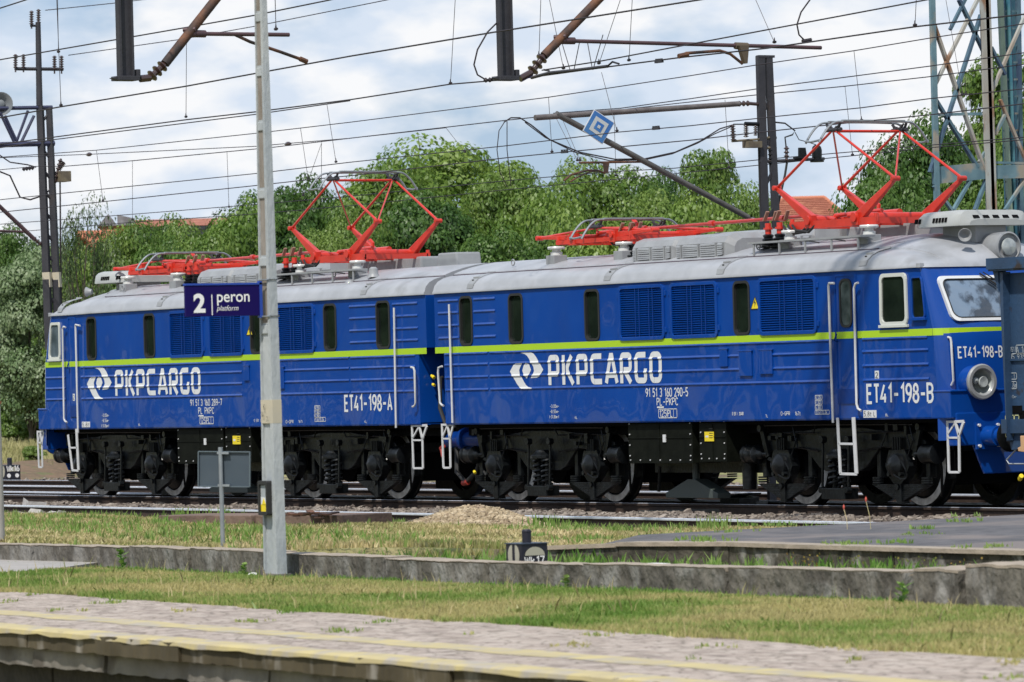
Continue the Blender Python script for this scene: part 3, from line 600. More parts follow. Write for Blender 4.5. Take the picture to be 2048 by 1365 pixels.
def small_marks(root, tri, p):
    m = MB(); Y = YS-.0045
    a, b, h = wr(m, p['uic'][0], *p['uic'][1], t=.15); wr(m, p['pl'][0], *p['pl'][1], t=.15)
    u = PY(p['pl'][1][0], p['pl'][1][1]+4, Y); m.add([(u.x, Y, u.z-.012), (u.x+.20, Y, u.z-.012), (u.x+.20, Y, u.z+.012), (u.x, Y, u.z+.012)], [(0, 1, 2, 3)])
    x0, y0, x1, y1 = p['box']; A = PY(x0, y1, Y); B_ = PY(x1, y0, Y); zt = PY(x0, y0, Y).z
    rectline(m, A.x, B_.x, A.z, zt, .012, Y); W_ = B_.x-A.x; m.add([(A.x+W_*.46, Y, A.z), (A.x+W_*.46+.012, Y, A.z), (A.x+W_*.46+.012, Y, zt), (A.x+W_*.46, Y, zt)], [(0, 1, 2, 3)])
    m.add([(A.x+W_*.80, Y, A.z), (A.x+W_*.80+.01, Y, A.z), (A.x+W_*.80+.01, Y, zt), (A.x+W_*.80, Y, zt)], [(0, 1, 2, 3)])
    hh = (zt-A.z)*.66; letters(m, '125', (A.x+.03, Y, A.z+hh*.25), (1, 0, 0), (0, 0, 1), hh, width=W_*.38, t=.14); letters(m, 'PL', (A.x+W_*.51, Y, A.z+hh*.25), (1, 0, 0), (0, 0, 1), hh, width=W_*.24, t=.14)
    x, y = p['dims']
    for i, s in enumerate(('-3,05m-', '-8,55m-', '|-31,86m-|')): wr(m, s, x-(1 if i == 2 else 0), y+i*10.5+6, x+18*p['k'], y+i*10.5, t=.16)
    x, y = p['weights']; k = p['k']
    for i, s in enumerate(('R 135t', 'P 102t', 'G 88t', '11,6/70,2kN')):
        wr(m, s, x+1.5*k, y+8.2+i*10*k, x+(13 if i < 3 else 27)*k, y+2+i*10*k, t=.14)
        A = PY(x, y+9.6+i*10*k, Y); B_ = PY(x+(15 if i < 3 else 29)*k, y+9.6+i*10*k, Y); rectline(m, A.x, B_.x, A.z, PY(x, y+.6+i*10*k, Y).z, .008, Y)
    for s, l in p['misc']: wr(m, s, *l, t=.16)
    m.build('lettering', WHITEP, root, two=True)
    for (x0, y0, x1, y1), s in p['plates']:
        q = MB(); A = PY(x0, y1, Y); B_ = PY(x1, y1, Y); zt = PY(x0, y0, Y).z; q.box((A.x, YS-.006, A.z), (B_.x, YS-.001, zt)); po = q.build('data_plate', WHITEP, root)
        q = MB(); letters(q, s, (A.x+.02, YS-.0075, A.z+(zt-A.z)*.2), (1, 0, 0), (0, 0, 1), (zt-A.z)*.6, width=(B_.x-A.x-.04), t=.13); q.build('plate_lettering', BLACKT, po, two=True)
    t0 = [PY(x, y, Y) for x, y in tri]; q = MB(); q.prism([(p_.x, YS-.006, p_.z) for p_ in t0], (0, .004, 0)); w = q.build('warning_triangle', YELL, root)
    cx = (t0[0].x+t0[1].x)/2; z0, z1 = t0[0].z, t0[2].z; q = MB()
    q.add([(cx+.02, YS-.0075, z0+.16), (cx-.035, YS-.0075, z0+.09), (cx+.0, YS-.0075, z0+.095), (cx-.01, YS-.0075, z0+.03), (cx+.035, YS-.0075, z0+.105), (cx+.005, YS-.0075, z0+.10)], [(0, 1, 2, 3, 4, 5)])
    for (a, b_) in ((0, 1), (1, 2), (2, 0)):
        for f in ribbon([(t0[a].x, t0[a].z), (t0[b_].x, t0[b_].z)], .014): q.add([(v.x, YS-.0075, v.y) for v in f], [(0, 1, 2, 3)])
    q.build('warning_symbol', BLACKT, w, two=True)
def hatch(root, px0, py0, px1, py1):
    a = PY(px0, py1); b = PY(px1, py1); zt = PY(px0, py0).z; m = MB(); m.box((a.x, YS-.028, a.z), (b.x, YS-.002, zt)); m.box((a.x-.02, YS-.034, zt), (b.x+.02, YS-.002, zt+.025)); m.build('side_hatch', BLUE, root, bevel=.006)
def steps(pl, pr, top, mid, bot, Y=-1.46, k=1.0):
    """stirrup step with a split right upright; pixels of left rail x, right rail x"""
    A = lambda x, y: tuple(PY(x, y, Y)); s = (pr-pl)
    return dict(name='step_stirrup', bars=[(A(pl, top), A(pl+3, bot), .045*k), (A(pr, top+28), A(pr+1, bot), .045*k), (A(pr, top+29), A(pr-s*.32, top+2), .05*k), (A(pr, top+29), A(pr+s*.42, top+2), .05*k), (A(pr-s*.32, top+2), A(pr+s*.42, top+1), .04*k), (A(pl+1.5, top+2), A(pr-s*.3, top+2), .035*k), (A(pl+1, top+27), A(pr-s*.32, top+4), .03*k), (A(pl+1, mid), A(pr, mid), .03*k), (A(pl+3, bot), A(pr+1, bot), .035*k)])
HY = YS-.075
def hr(*pts): return [tuple(PY(x, y, HY)) for x, y in pts]
# ---------------------------------------------------------------- section B (right)
wB = [win(920, 596, 945, 687), win(1018, 590, 1046, 684), win(1170, 582, 1199, 679), win(1467.6, 564, 1499.5, 665)]
lB = [win(1241, 574, 1328, 675), win(1344, 567, 1434, 669), win(1521, 559, 1632, 660)]
dB = (26.17, 26.74, (26.33, 26.61))
x1B = 28.75
specB = dict(windows=wB, louvres=lB, holes=wB+lB, cabholes=[], door=dB,
  ribs=[(14.60, x1B-.33 if False else 16.02, 2.515)]+[(14.60, 16.02, z) for z in RIBZ]+[(16.08, 23.65 if i < 2 else 26.0, z) for i, z in enumerate(RIBZ)]+[(24.36, 26.0, z) for z in RIBZ[:2]]+[(16.08, 26.0, 2.515)]+[(26.86, 28.5, 2.515)]+[(26.86, 28.52, z) for z in RIBZ]
     +[(14.42, 15.10, z) for z in (3.42, 3.215, 3.0, 2.79)]+[(15.60, 16.30, z) for z in (3.42, 3.215, 3.0, 2.79)],
  handrails=[hr((898, 609), (905, 846)), hr((884, 733), (877, 736), (876, 745), (880, 806), (884, 811), (887, 812)), hr((1668, 567), (1658, 567), (1657, 572), (1666, 846)), hr((1716, 566), (1711, 568), (1708, 577), (1713, 808), (1716, 818), (1722, 822))],
  ladders=[dict(name='cab_ladder', bars=[(tuple(PY(1675, 836, -1.53)), tuple(PY(1681, 948, -1.53)), .055), (tuple(PY(1707, 835, -1.53)), tuple(PY(1713, 948, -1.53)), .075), (tuple(PY(1676, 888, -1.53)), tuple(PY(1709, 888.5, -1.53)), .035), (tuple(PY(1680, 948, -1.53)), tuple(PY(1714, 949, -1.53)), .04)]),
     steps(884, 900, 848, 878, 936), steps(1895, 1918, 842, 876, 945, Y=-1.42)],
  clips=[(952, 572), (1226, 551), (1452, 534), (1737, 508)], eyes=[(16.0, -.95), (23.4, -.98)],
  hoods=[(19.85, 21.10, -1.02, 3.89, 4.27, .75), (21.13, 22.62, -1.02, 3.89, 4.27, .75), (19.75, 21.10, .45, 4.0, 4.36, .6), (21.13, 22.9, .45, 4.0, 4.36, .6)])
B, NXB = section('locomotive_section', 14.29, x1B, 1, 'blue electric locomotive half nearest the freight wagon with round headlamp and windscreen showing', specB)
# ---------------------------------------------------------------- section A (left)
wA = [win(174, 640, 193, 719), win(288.5, 632, 310, 714), win(509, 622, 523, 706), win(648, 612, 673, 699), win(753, 607, 780, 696)]
wA[2] = (wA[2][1]-.38, wA[2][1], 2.675, 3.455)
lA = [win(341, 630, 406, 712), win(420, 628, 485, 709), win(557, 616, 628, 701)]
dA0, dA1 = PXw(137, 700), PXw(153, 700)
x0A = -.95
specA = dict(windows=wA, louvres=lA, holes=wA+lA, cabholes=[], door=(dA0, dA1, None),
  ribs=[(PXw(162, 740), 7.3, z) for z in (2.515,)+RIBZ]+[(8.6, 11.28, z) for z in (2.515,)+RIBZ]+[(11.34, 13.6, z) for z in (2.515,)+RIBZ]+[(-.85, dA0-.16, z) for z in RIBZ]
     +[(11.34, 12.28, z) for z in (3.41, 3.20, 2.985, 2.78)]+[(12.86, 13.72, z) for z in (3.41, 3.20, 2.985, 2.78)],
  handrails=[hr((788, 616), (792, 856)), hr((822, 735), (827, 736), (829, 742), (831, 806), (829, 812), (825, 814)), hr((131, 655), (127, 654), (125, 658), (128, 838), (130, 843), (134, 845)), hr((160, 652), (151, 650), (151, 655), (156, 866))],
  ladders=[dict(name='cab_ladder', bars=[(tuple(PY(136, 870, -1.53)), tuple(PY(145, 941, -1.53)), .055), (tuple(PY(153, 858, -1.53)), tuple(PY(157, 941, -1.53)), .075), (tuple(PY(138, 896, -1.53)), tuple(PY(155, 896, -1.53)), .035), (tuple(PY(144, 941, -1.53)), tuple(PY(157, 942, -1.53)), .04)]),
     steps(824, 845, 850, 881, 937), steps(75, 84, 862, 886, 935, Y=-1.42)],
  clips=[(131, 616), (330, 603), (738, 575)], eyes=[(1.5, -.95), (9.9, -.98)],
  hoods=[(4.75, 6.05, -1.02, 3.89, 4.27, .75), (6.08, 7.42, -1.02, 3.89, 4.27, .75), (4.6, 6.05, .45, 4.0, 4.36, .6), (6.08, 7.8, .45, 4.0, 4.36, .6)])
A, NXA = section('locomotive_section', x0A, 14.0, -1, 'farther blue electric locomotive half, left of the coupling, partly behind the concrete pole', specA)
for rt, xx in ((B, (17.19, 25.74)), (A, (1.525, 10.075))):
    for xc in xx: make_bogie(rt, xc)
for rt, up, dn in ((B, 25.0, 18.12), (A, 9.30, 2.38)):
    make_panto(rt, up, 4.26); make_panto(rt, dn, 4.26, raised=False)
# big lettering + logo
_rc = lambda cx, cy, r_, a0, a1: arcp(cx, cy, r_*.8, r_*1.1, a0, a1, 4)
CG = {'P': [[(0, -.09), (0, .86)]+_rc(.1, .87, .12, 180, 90)+_rc(.40, .87, .12, 90, 0)+_rc(.40, .48, .12, 0, -90)+[(0, .35)]], 'K': [[(0, -.09), (0, 1.09)], [(.48, 1.06), (.22, .62), (.22, .46), (.56, -.07)]],
 'C': [[(.56, 1), (.28, 1)]+_rc(.14, .80, .18, 90, 180)+_rc(.14, .20, .18, 180, 270)+[(.28, 0), (.56, 0)]], 'A': [[(-.02, -.07), (.25, 1.0), (.33, 1.0), (.60, -.07)], [(.06, .24), (.50, .24)]],
 'R': [[(0, -.09), (0, .86)]+_rc(.1, .87, .12, 180, 90)+_rc(.40, .87, .12, 90, 0)+_rc(.40, .56, .12, 0, -90)+[(.2, .43), (.2, .36), (.52, -.07)]],
 'G': [[(.54, 1), (.28, 1)]+_rc(.14, .80, .18, 90, 180)+_rc(.14, .20, .18, 180, 270)+_rc(.42, .13, .12, 270, 360)+[(.52, .46)]], 'O': [_rc(.36, .78, .2, 0, 90)+_rc(.16, .78, .2, 90, 180)+_rc(.16, .22, .2, 180, 270)+_rc(.36, .22, .2, 270, 360)+[(.52, .78)]]}
OLD = {k: GL[k] for k in CG}
for rt, dx, (pl, pr), num in ((B, 0, (1098, 1325), None), (A, None, (231.5, 402), None)):
    m = MB(); Y = YS-.0045
    if dx is None: dx = PY(174, 771, Y).x - zc2((61, 332)).x
    logo(m, dx)
    a = PY(pl, 765.5 if rt is B else 789.5, Y); b = PY(pr, 765 if rt is B else 783, Y); h = .50
    GL.update(CG); letters(m, 'PKPCARGO', (a.x+.03, Y, 1.985), (1, 0, 0), (0, 0, 1), .41, width=b.x-a.x-.09, t=.22, gap=.33); GL.update(OLD)
    o = m.build('company_lettering', WHITEP, rt, two=True); drape(o)
m = MB(); wr(m, 'ET41-198-B', 1735, 806, 1866, 771, t=.17); m.build('running_number', WHITEP, B, two=True)
m = MB(); wr(m, 'ET41-198-A', 690, 822, 784, 792.5, t=.17); m.build('running_number', WHITEP, A, two=True)
small_marks(B, [(1502, 619), (1518, 618), (1510, 594)], dict(k=1, uic=('91 51 3 160 290-5', (1292, 794, 1376, 778)), pl=('PL-PKPC', (1314, 811, 1356, 797)), box=(1317, 818, 1354, 837), dims=(1100, 810), weights=(1630, 790),
    misc=[('O-GPR', (1562, 831, 1580, 824)), ('167t', (1590, 831, 1601, 824)), ('6L', (1150, 838, 1155, 833)), ('7L', (1531, 835, 1536, 830)), ('8L', (1771, 833, 1777, 828)), ('MODERNIZ 2040R', (1463, 831, 1487, 825))],
    plates=[((1727, 821, 1753, 836), '5,8t L'), ((1750, 742, 1758, 760), '2')]))
small_marks(A, [(493, 671), (505, 670), (499, 652)], dict(k=.78, uic=('91 51 3 160 289-7', (381, 812, 444, 800)), pl=('PL PKPC', (397, 828, 428, 816)), box=(399, 834, 427, 849), dims=(204, 828), weights=(629, 811),
    misc=[('O-GPR', (572, 847, 587, 841)), ('167t', (597, 846, 605, 841)), ('4L', (729, 846, 734, 841)), ('6L', (277, 852, 281, 847)), ('MODERNIZ', (506, 844, 524, 839))],
    plates=[((164, 844, 180, 855), '5,8t'), ((146, 788, 150, 802), '2')]))
for r_ in ((B, 1442, 700, 1457, 734), (B, 1481, 704, 1506, 753), (B, 1522, 702, 1547, 749), (A, 560, 736, 570, 778), (A, 490, 733, 500, 762)): hatch(*r_)
rl = MB()
for s, x0, x1 in ((-1, 14.29, x1B), (-1, x0A, 14.0)): pass
# ---------------------------------------------------------------- cab fronts
def patch(NX, c, y0, y1, z0, z1, off, n=8):
    return [[(NX(y, z)+c*off, y, z) for y in np.linspace(y0, y1, n)] for z in np.linspace(z0, z1, 6)]
def front(rt, NX, c, xc_):
    hb = MB(); hb.box((xc_-c*.20, -1.504, ZB-.02), (xc_+c*.28, 1.504, 1.72)); hb.box((xc_+c*.05, -1.42, .92), (xc_+c*.30, 1.42, 1.40)) 
    hb.prism([(xc_+c*.2, -1.3, 1.40), (xc_+c*.2, 1.3, 1.40), (xc_+c*.2, .9, .50), (xc_+c*.2, -.9, .50)], (c*.05, 0, 0))
    hb.box((xc_-c*.14, -1.515, 1.70), (xc_+c*.30, 1.515, 1.735)); hb.build('headstock', BLUE, rt, bevel=.02)
    for y in (-.875, .875):
        bu = MB(); X = xc_+c*.30; bu.box((X, y-.22, .86), (X+c*.03, y+.22, 1.26)); bu.cyl((X, y, 1.05), (X+c*.30, y, 1.05), .15, n=20)
        bu.cyl((X+c*.30, y, 1.05), (X+c*.50, y, 1.05), .115, n=20); bo = bu.build('buffer', BLUE, rt, True)
        h = MB(); h.lathe([(.12, 0), (.22, .02), (.235, .05), (.20, .075), (.1, .085)], (X+c*.5, y, 1.05), (c, 0, 0), 24); h.build('buffer_head', BLACKM if c > 0 else BLUE, bo, True)
        h = MB()
        for dy in (-.17, .17):
            for dz in (-.15, .15): h.cyl((X+c*.03, y+dy, 1.06+dz), (X+c*.06, y+dy, 1.06+dz), .025, n=6)
        h.build('buffer_bolts', WHITEP, bo)
    for s in (-1, 1):
        y0, y1 = sorted((s*1.36, s*.06)); fr = MB()
        out_ = [(.02, 2.70), (1.0, 2.70)]; # outer/inner loops in (t along y, z)
        def loop(e):
            lo, hi = (-1.33, -.07) if s < 0 else (.07, 1.33)
            L = rrect(lo+e, hi-e, 2.735+e, 3.40-e, .10, 4); res = []
            for y, z in L:
                # screen leans in at its outer lower corner
                sh = (.10*(3.40-z)/.66)*((abs(y)-.07)/1.26)*(1 if s < 0 else -1)
                res.append((y+sh*.6, z))
            return res
        O_, I_ = loop(-.0), loop(.055); n = len(O_); vs = [(NX(max(-1.5, min(1.5, y)), z)+c*.055, y, z) for y, z in O_]+[(NX(max(-1.5, min(1.5, y)), z)+c*.055, y, z) for y, z in I_]+[(NX(max(-1.5, min(1.5, y)), z)-c*.02, y, z) for y, z in O_]+[(NX(max(-1.5, min(1.5, y)), z)-c*.02, y, z) for y, z in I_]
        fs = []
        for k in range(n): j = (k+1) % n; fs += [(k, j, n+j, n+k), (k, 2*n+k, 2*n+j, j), (n+k, n+j, 3*n+j, 3*n+k)]
        fr.add(vs, fs); w = fr.build('windscreen', WHITEP, rt, bevel=0)
        g = MB(); G_ = loop(.04); cy = sum(p[0] for p in G_)/n; cz = 3.07
        rows = [[(NX(max(-1.5, min(1.5, cy+(y-cy)*k)), cz+(z-cz)*k)+c*.036, cy+(y-cy)*k, cz+(z-cz)*k) for y, z in G_+[G_[0]]] for k in (.01, .35, .7, 1.0)]
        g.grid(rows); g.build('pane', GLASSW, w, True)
        rb = MB(); J = loop(.05); 
        for k in range(n): a_, b_ = J[k], J[(k+1) % n]; rb.cyl((NX(a_[0], a_[1])+c*.05, *a_), (NX(b_[0], b_[1])+c*.05, *b_), .012, n=5)
        rb.build('rubber_gasket', RUBBER, w)
        wp = MB(); yp = -.62*abs(s)*(-s); 
        pv = Vector((NX(s*.62, 3.42)+c*.06, s*.62, 3.43)); e = Vector((NX(s*.28, 3.0)+c*.05, s*.22, 3.12))
        wp.cyl(pv, e, .014, n=6); wp.cyl(pv+Vector((0, .06, .02)), e+Vector((0, .05, .03)), .010, n=6); wp.bar(e+Vector((0, .02, .18)), e+Vector((c*.02, .05, -.30)), .02, .02); wp.build('wiper', BLACKT, rt)
        hl = MB(); yl = s*1.02; zl = 1.84; xl = NX(yl, zl)
        hl.cyl((xl-c*.1, yl, zl), (xl+c*.20, yl, zl), .245, .235, n=28, caps=False); lo = hl.build('headlamp', BLUE, rt, True)
        q = MB(); q.lathe([(.175, .195), (.20, .225), (.245, .225), (.262, .20), (.255, .16), (.22, .15)], (xl, yl, zl), (c, 0, 0), 32, cap=False); q.build('lamp_ring', HOODM, lo, True)
        q = MB(); q.lathe([(.21, .20), (.17, .13), (.09, .09), (.0, .08)], (xl, yl, zl), (c, 0, 0), 28, cap=False); q.build('reflector', mat('lamp_reflector', (.50, .53, .52), (.34, .37, .36), 7, rough=.4, metal=.2), lo, True)
        q = MB(); q.lathe([(.055, .10), (.085, .17), (.075, .19), (.05, .185), (.0, .18)], (xl, yl+.04*1, zl), (c, 0, 0), 20); q.lathe([(.04, .12), (.05, .18), (.0, .2)], (xl, yl-.1, zl+.02), (c, 0, 0), 14); q.build('lamp_lens', mat('lamp_glass', (.42, .45, .45), (.3, .33, .33), 12, rough=.1, spec=.8, coat=.6), lo, True)
        h = MB(); yh = s*1.36; h.tube([(NX(yh, 2.48)+c*.0, yh, 2.5), (NX(yh, 2.48)+c*.06, yh, 2.49), (NX(yh, 2.4)+c*.07, yh, 2.44), (NX(yh, 1.9)+c*.07, yh, 1.87), (NX(yh, 1.8)+c*.01, yh, 1.80)], .018, 8); h.build('front_handrail', WRAIL, rt, True)
    m = MB(); s_ = 'ET41-198-' + ('B' if c > 0 else 'A')
    q, w = text2d(s_, .15, 1.0, .17, .2); k = .70/w
    for f in q:
        pts = [((-1.23+p.x*k), 2.20+p.y) for p in f]; m.add([(NX(y if c > 0 else -y, z)+c*.006, y if c > 0 else -y, z) for y, z in pts], [(0, 1, 2, 3)])
    m.build('front_number', WHITEP, rt, two=True)
    rm = MB(); rm.box((NX(-.93, 1.68)+c*.02, -.84, 1.64), (NX(-.93, 1.68)+c*.04, -.77, 1.735)); rm.build('tail_marker', mat('red_marker', (.4, .01, .01), rough=.5), rt)
    # centre headlamp on the roof, cab ventilation hood, horn
    xt = xc_-c*.22; q = MB(); q.lathe([(.0, -.75), (.10, -.74), (.185, -.6), (.215, -.35), (.225, 0), (.20, .01), (.185, -.03), (.0, -.05)], (xt, 0, 3.82), (c, 0, 0), 28); tl = q.build('roof_headlamp', HOODM, rt, True)
    q = MB(); q.box((xt-c*.95, -.20, 3.6), (xt-c*.10, .20, 3.85)); q.build('lamp_base', HOODM, tl, bevel=.03)
    q = MB(); q.lathe([(.13, -.005), (.12, .02), (.06, .035), (0, .04)], (xt, 0, 3.82), (c, 0, 0), 24); q.build('lamp_lens', MATS['lamp_glass'], tl, True)
    hx0, hx1 = sorted((xc_-c*1.75, xc_-c*.55)); q = MB(); q.box((hx0+.28, -.28, 3.9), (hx1-.1, .28, 4.16)); q.build('hood_pedestal', HOODM, rt, bevel=.01)
    q = MB(); z0 = 4.15
    def sec(x, w, z1, e): return [(x, -w, z0), (x, -w, z0+.03), (x, -w+e*.5, z0+(z1-z0)*.7), (x, -w+e*1.6, z1-.015), (x, -w+e*3, z1), (x, w-e*3, z1), (x, w-e*1.6, z1-.015), (x, w-e*.5, z0+(z1-z0)*.7), (x, w, z0+.03), (x, w, z0), (x, -w, z0)]
    xsn = [(0, .50, 4.27, .05), (.06, .60, 4.34, .05), (.16, .64, 4.375, .05), (.8, .64, 4.385, .05), (.93, .62, 4.37, .05), (1, .50, 4.24, .05)]
    S_ = [sec((xc_-c*1.75)+c*1.26*t, w, z1, e) for t, w, z1, e in xsn]; q.grid(S_); q.add(S_[0][:-1], [tuple(range(10))]); q.add(S_[-1][:-1], [tuple(range(10))])
    ho = q.build('cab_ventilation_hood', mat('pale_grey_hood', (.40, .41, .40), (.35, .36, .35), 5, rough=.4, coat=.2), rt, True)
    q = MB()
    for t in (.07, .15, .43, .49, .55, .61, .67):
        x = (xc_-c*1.75)+c*1.26*t; 
        for yy_ in (-1, 1):
            q = MB(); q.prism([(x-.025, yy_*.645, 4.21), (x+.025, yy_*.645, 4.21), (x+.03, yy_*.632, 4.28), (x-.02, yy_*.632, 4.28)], (0, -yy_*.03, 0)); q.build('hood_slot', BLACKD, ho)
    for yy_ in (-.42, -.24, -.06, .12, .3): x = (xc_-c*1.75)+c*1.245; q = MB(); q.prism([(x-c*.075, yy_, 4.35), (x-c*.075, yy_+.11, 4.35), (x+c*.015, yy_+.11, 4.26), (x+c*.015, yy_, 4.26)], (-c*.03, 0, -.01)); q.build('hood_slot', BLACKD, ho)
    hn = MB(); px_ = xc_-c*.35; hn.lathe([(.05, .0), (.055, 0.02), (.075, .08), (.10, .12), (.095, .122), (.05, .04), (.0, .02)], (px_-c*.1, -.62, 4.0), (.75*c, -.6, 0), 18); hn.build('horn', HOODM, rt, True)
front(B, NXB, 1, x1B); front(A, NXA, -1, x0A)
# big cab side windows with pale frames
def cabwin(rt, P4, frame, glass, nm='cab_side_window', r_=.07, fw=.055):
    f = MB(); (x0, z0), (x1, z0b), (x1t, z1), (x0t, z1b) = P4
    L = rrect(0, 1, 0, 1, .12, 3); mp_ = lambda u, v: (x0+(x1-x0)*u+((x0t-x0)*(1-u)+(x1t-x1)*u)*v, z0+(z1-z0)*v)
    W_ = abs(x1-x0); H_ = z1-z0
    O_ = [mp_(u, v) for u, v in L]; I_ = [mp_(.5+(u-.5)*(1-2*fw/W_), .5+(v-.5)*(1-2*fw/H_)) for u, v in L]
    ring(f, O_, I_, YS-.035, YS-.002); f.box((min(x0, x1)-.01, YS-.05, z0-.03), (max(x0, x1)+.01, YS-.004, z0+.012)); w = f.build(nm, frame, rt, bevel=.004)
    g = MB(); g.prism([(x, YS-.012, z) for x, z in I_], (0, .006, 0)); g.build('pane', glass, w)
CREAM = mat('cream_window_frame', (.56, .58, .54), rough=.5)
cabwin(B, [(27.35, 2.70), (28.05, 2.70), (28.04, 3.47), (27.37, 3.47)], CREAM, GLASSD)
cabwin(B, [(28.16, 2.79), (28.50, 2.79), (28.42, 3.40), (28.16, 3.40)], BLUE, GLASSD, 'quarter_window', fw=.02)
ax0, ax1 = PXw(99, 720), PXw(123, 720)
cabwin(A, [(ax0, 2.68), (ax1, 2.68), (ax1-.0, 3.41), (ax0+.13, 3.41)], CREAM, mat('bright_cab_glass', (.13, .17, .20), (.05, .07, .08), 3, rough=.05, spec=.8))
# equipment boxes under the floor
def ubox(rt, px0, px1, pyt, pyb, Y0=-1.42, depth=2.7, plate=None, nb=7):
    a = PY(px0, pyb, Y0); b = PY(px1, pyb, Y0); m = MB(); m.box((a.x, Y0, a.z), (b.x, Y0+depth, 1.30)); m.box((a.x, Y0-.012, a.z+(1.3-a.z)*.62), (b.x-.02, Y0, a.z+(1.3-a.z)*.62+.02))
    for x in (a.x+(b.x-a.x)*.49,): m.box((x-.008, Y0-.008, a.z), (x+.008, Y0, 1.28))
    o = m.build('equipment_box', DKGREEN, rt, bevel=.01)
    k = MB()
    for i in range(nb): x = a.x+.06+(b.x-a.x-.12)*i/(nb-1); k.cyl((x, Y0-.012, a.z+.05), (x, Y0, a.z+.05), .012, n=6)
    for i in range(4): z = a.z+.12+i*.17; k.cyl((b.x-.05, Y0-.012, z), (b.x-.05, Y0, z), .012, n=6); k.cyl((a.x+.05, Y0-.012, z), (a.x+.05, Y0, z), .012, n=6)
    k.build('box_rivets', WRAIL, o)
    if plate:
        p0 = PY(plate[0], plate[3], Y0); p1 = PY(plate[2], plate[3], Y0); zt = PY(plate[0], plate[1], Y0).z
        k = MB(); k.box((p0.x, Y0-.016, p0.z), (p1.x, Y0-.006, zt)); po = k.build('yellow_notice', YELL, o)
        k = MB(); k.box((p0.x+.03, Y0-.018, p0.z+.06), (p0.x+.11, Y0-.0162, zt-.06)); k.build('notice_symbol', WHITEP, po); k = MB()
        for i in range(5): zz = p0.z+.05+i*.035; k.box((p1.x-.12, Y0-.018, zz), (p1.x-.02, Y0-.0162, zz+.01))
        k.build('notice_print', BLACKT, po)
    return o
ubox(B, 1258, 1386, 846, 927, plate=None); ubox(B, 1400, 1454, 846, 924, plate=(1411, 864, 1429, 883), nb=4)
k = ubox(A, 356, 448, 858, 928); ubox(A, 452, 504, 858, 925, plate=(467, 872, 482, 889), nb=4)
for rt, x in ((B, PY(1322, 890).x), (A, PY(404, 893).x)):
    k = MB(); k.box((x-.04, -1.44, 1.0), (x+.04, -1.425, 1.12)); k.build('white_tag', WHITEP, rt)
for rt, xc in ((B, 21.35), (A, 5.7)):
    k = MB(); k.prism([(xc-.75, -1.0, .10), (xc+.75, -1.0, .10), (xc+.75, -1.0, .18), (xc+.1, -1.0, .40), (xc-.1, -1.0, .40), (xc-.75, -1.0, .18)], (0, .25, 0)); k.cyl((xc, -.9, .38), (xc, -.9, .7), .06, n=10); k.build('centre_shoe', mat('grey_shoe_paint', (.06, .075, .07), rough=.6), rt, bevel=.01)
    k = MB(); k.cyl((xc+1.6, -.95, .75), (xc+1.6, -.95, .25), .12, n=14); k.cyl((xc+1.6, -.95, .75), (xc+1.6, -.95, .62), .15, n=14); k.tube([(xc-.9, -1.0, .6), (xc-.95, -1.0, .2)], .03); k.box((xc-1.2, -.9, .5), (xc+1.9, .9, .75)); k.build('air_filter', BLACKM, rt, True)
# roof wiring and walkway details
for rt, xa, xm, xe in ((B, 18.5, 23.4, 26.35), (A, 3.2, 7.75, 10.9)):
    k = MB(); k.cyl((xa, -.35, 4.45), (xm+.6, -.35, 4.47), .028, n=8); k.cyl((xm+.6, -.35, 4.47), (xm+1.2, -.35, 4.38), .028, n=8)
    for x in np.linspace(xa+.6, xm-.3, 3): k.cyl((x, -.35, 4.46), (x+.12, -.35, 4.46), .05, n=8)
    k.build('roof_busbar', REDP, rt, True)
    for x in (xa+.45, xa+.75, xm-.1, xm+.22):
        yy_ = -.62 if x < xm-1 else -.72
        k = MB(); k.lathe([(.17, -.02), (.17, .0), (.10, .01), (.12, .05), (.085, .07), (.105, .11), (.07, .13), (.09, .17), (.06, .19)], (x, yy_, 4.02), (0, 0, 1), 12); io = k.build('busbar_insulator', BLACKM, rt, True)
        k = MB(); k.cyl((x, yy_, 4.20), (x, yy_, 4.38), .05, n=10); k.cyl((x, yy_, 4.28), (x, yy_, 4.31), .075, n=10); k.build('isolator_cap', REDP, io, True)
        k = MB(); k.bar((x-.07, yy_-.02, 4.42), (x+.03, yy_-.02, 4.56), .06, .025); k.bar((x+.04, yy_+.08, 4.42), (x+.12, yy_+.08, 4.56), .06, .025); k.build('isolator_blade', mat('copper_blade', (.28, .15, .11), rough=.5), io)
    k = MB()
    for i in range(3): k.tube([(xm+.3+.12*i, -.7, 4.32), (xm+.5+.1*i, -.75, 4.18+.03*i), (xm+.8+.1*i, -.72, 4.2), (xm+1.0+.1*i, -.65, 4.36)], .022)
    k.tube([(xa+.2, -.6, 4.35), (xa+.05, -.66, 4.30), (xa+.1, -.6, 4.22), (xa+.4, -.6, 4.2)], .018)
    k.build('roof_cables', BLACKT, rt, True)
    k = MB(); k.box((xm-.1, -1.12, 4.055), (xe, -.86, 4.085))
    for x in np.linspace(xm+.05, xe-.1, 5): k.bar((x, -1.10, 4.06), (x, -1.10, 3.87), .035, .02); k.bar((x, -1.10, 4.06), (x, -.84, 4.02), .02, .02)
    k.build('roof_walkway', HOODM, rt)
    k = MB(); k.box((xm+.4, .4, 4.03), (xe-.3, .95, 4.3)); k.box((xm-.4, .35, 4.03), (xm+.3, .9, 4.42)); k.build('roof_box', HOODM, rt, bevel=.04)
k = MB(); k.lathe([(.12, 0), (.10, .03), (.085, .06), (.075, .15), (.04, .18)], (11.35, -1.0, 3.92), (0, 0, 1), 12); k.lathe([(.09, 0), (.07, .05), (.03, .08)], (10.75, -1.15, 3.82), (0, 0, 1), 12); k.build('roof_vent_cap', HOODM, A, True)
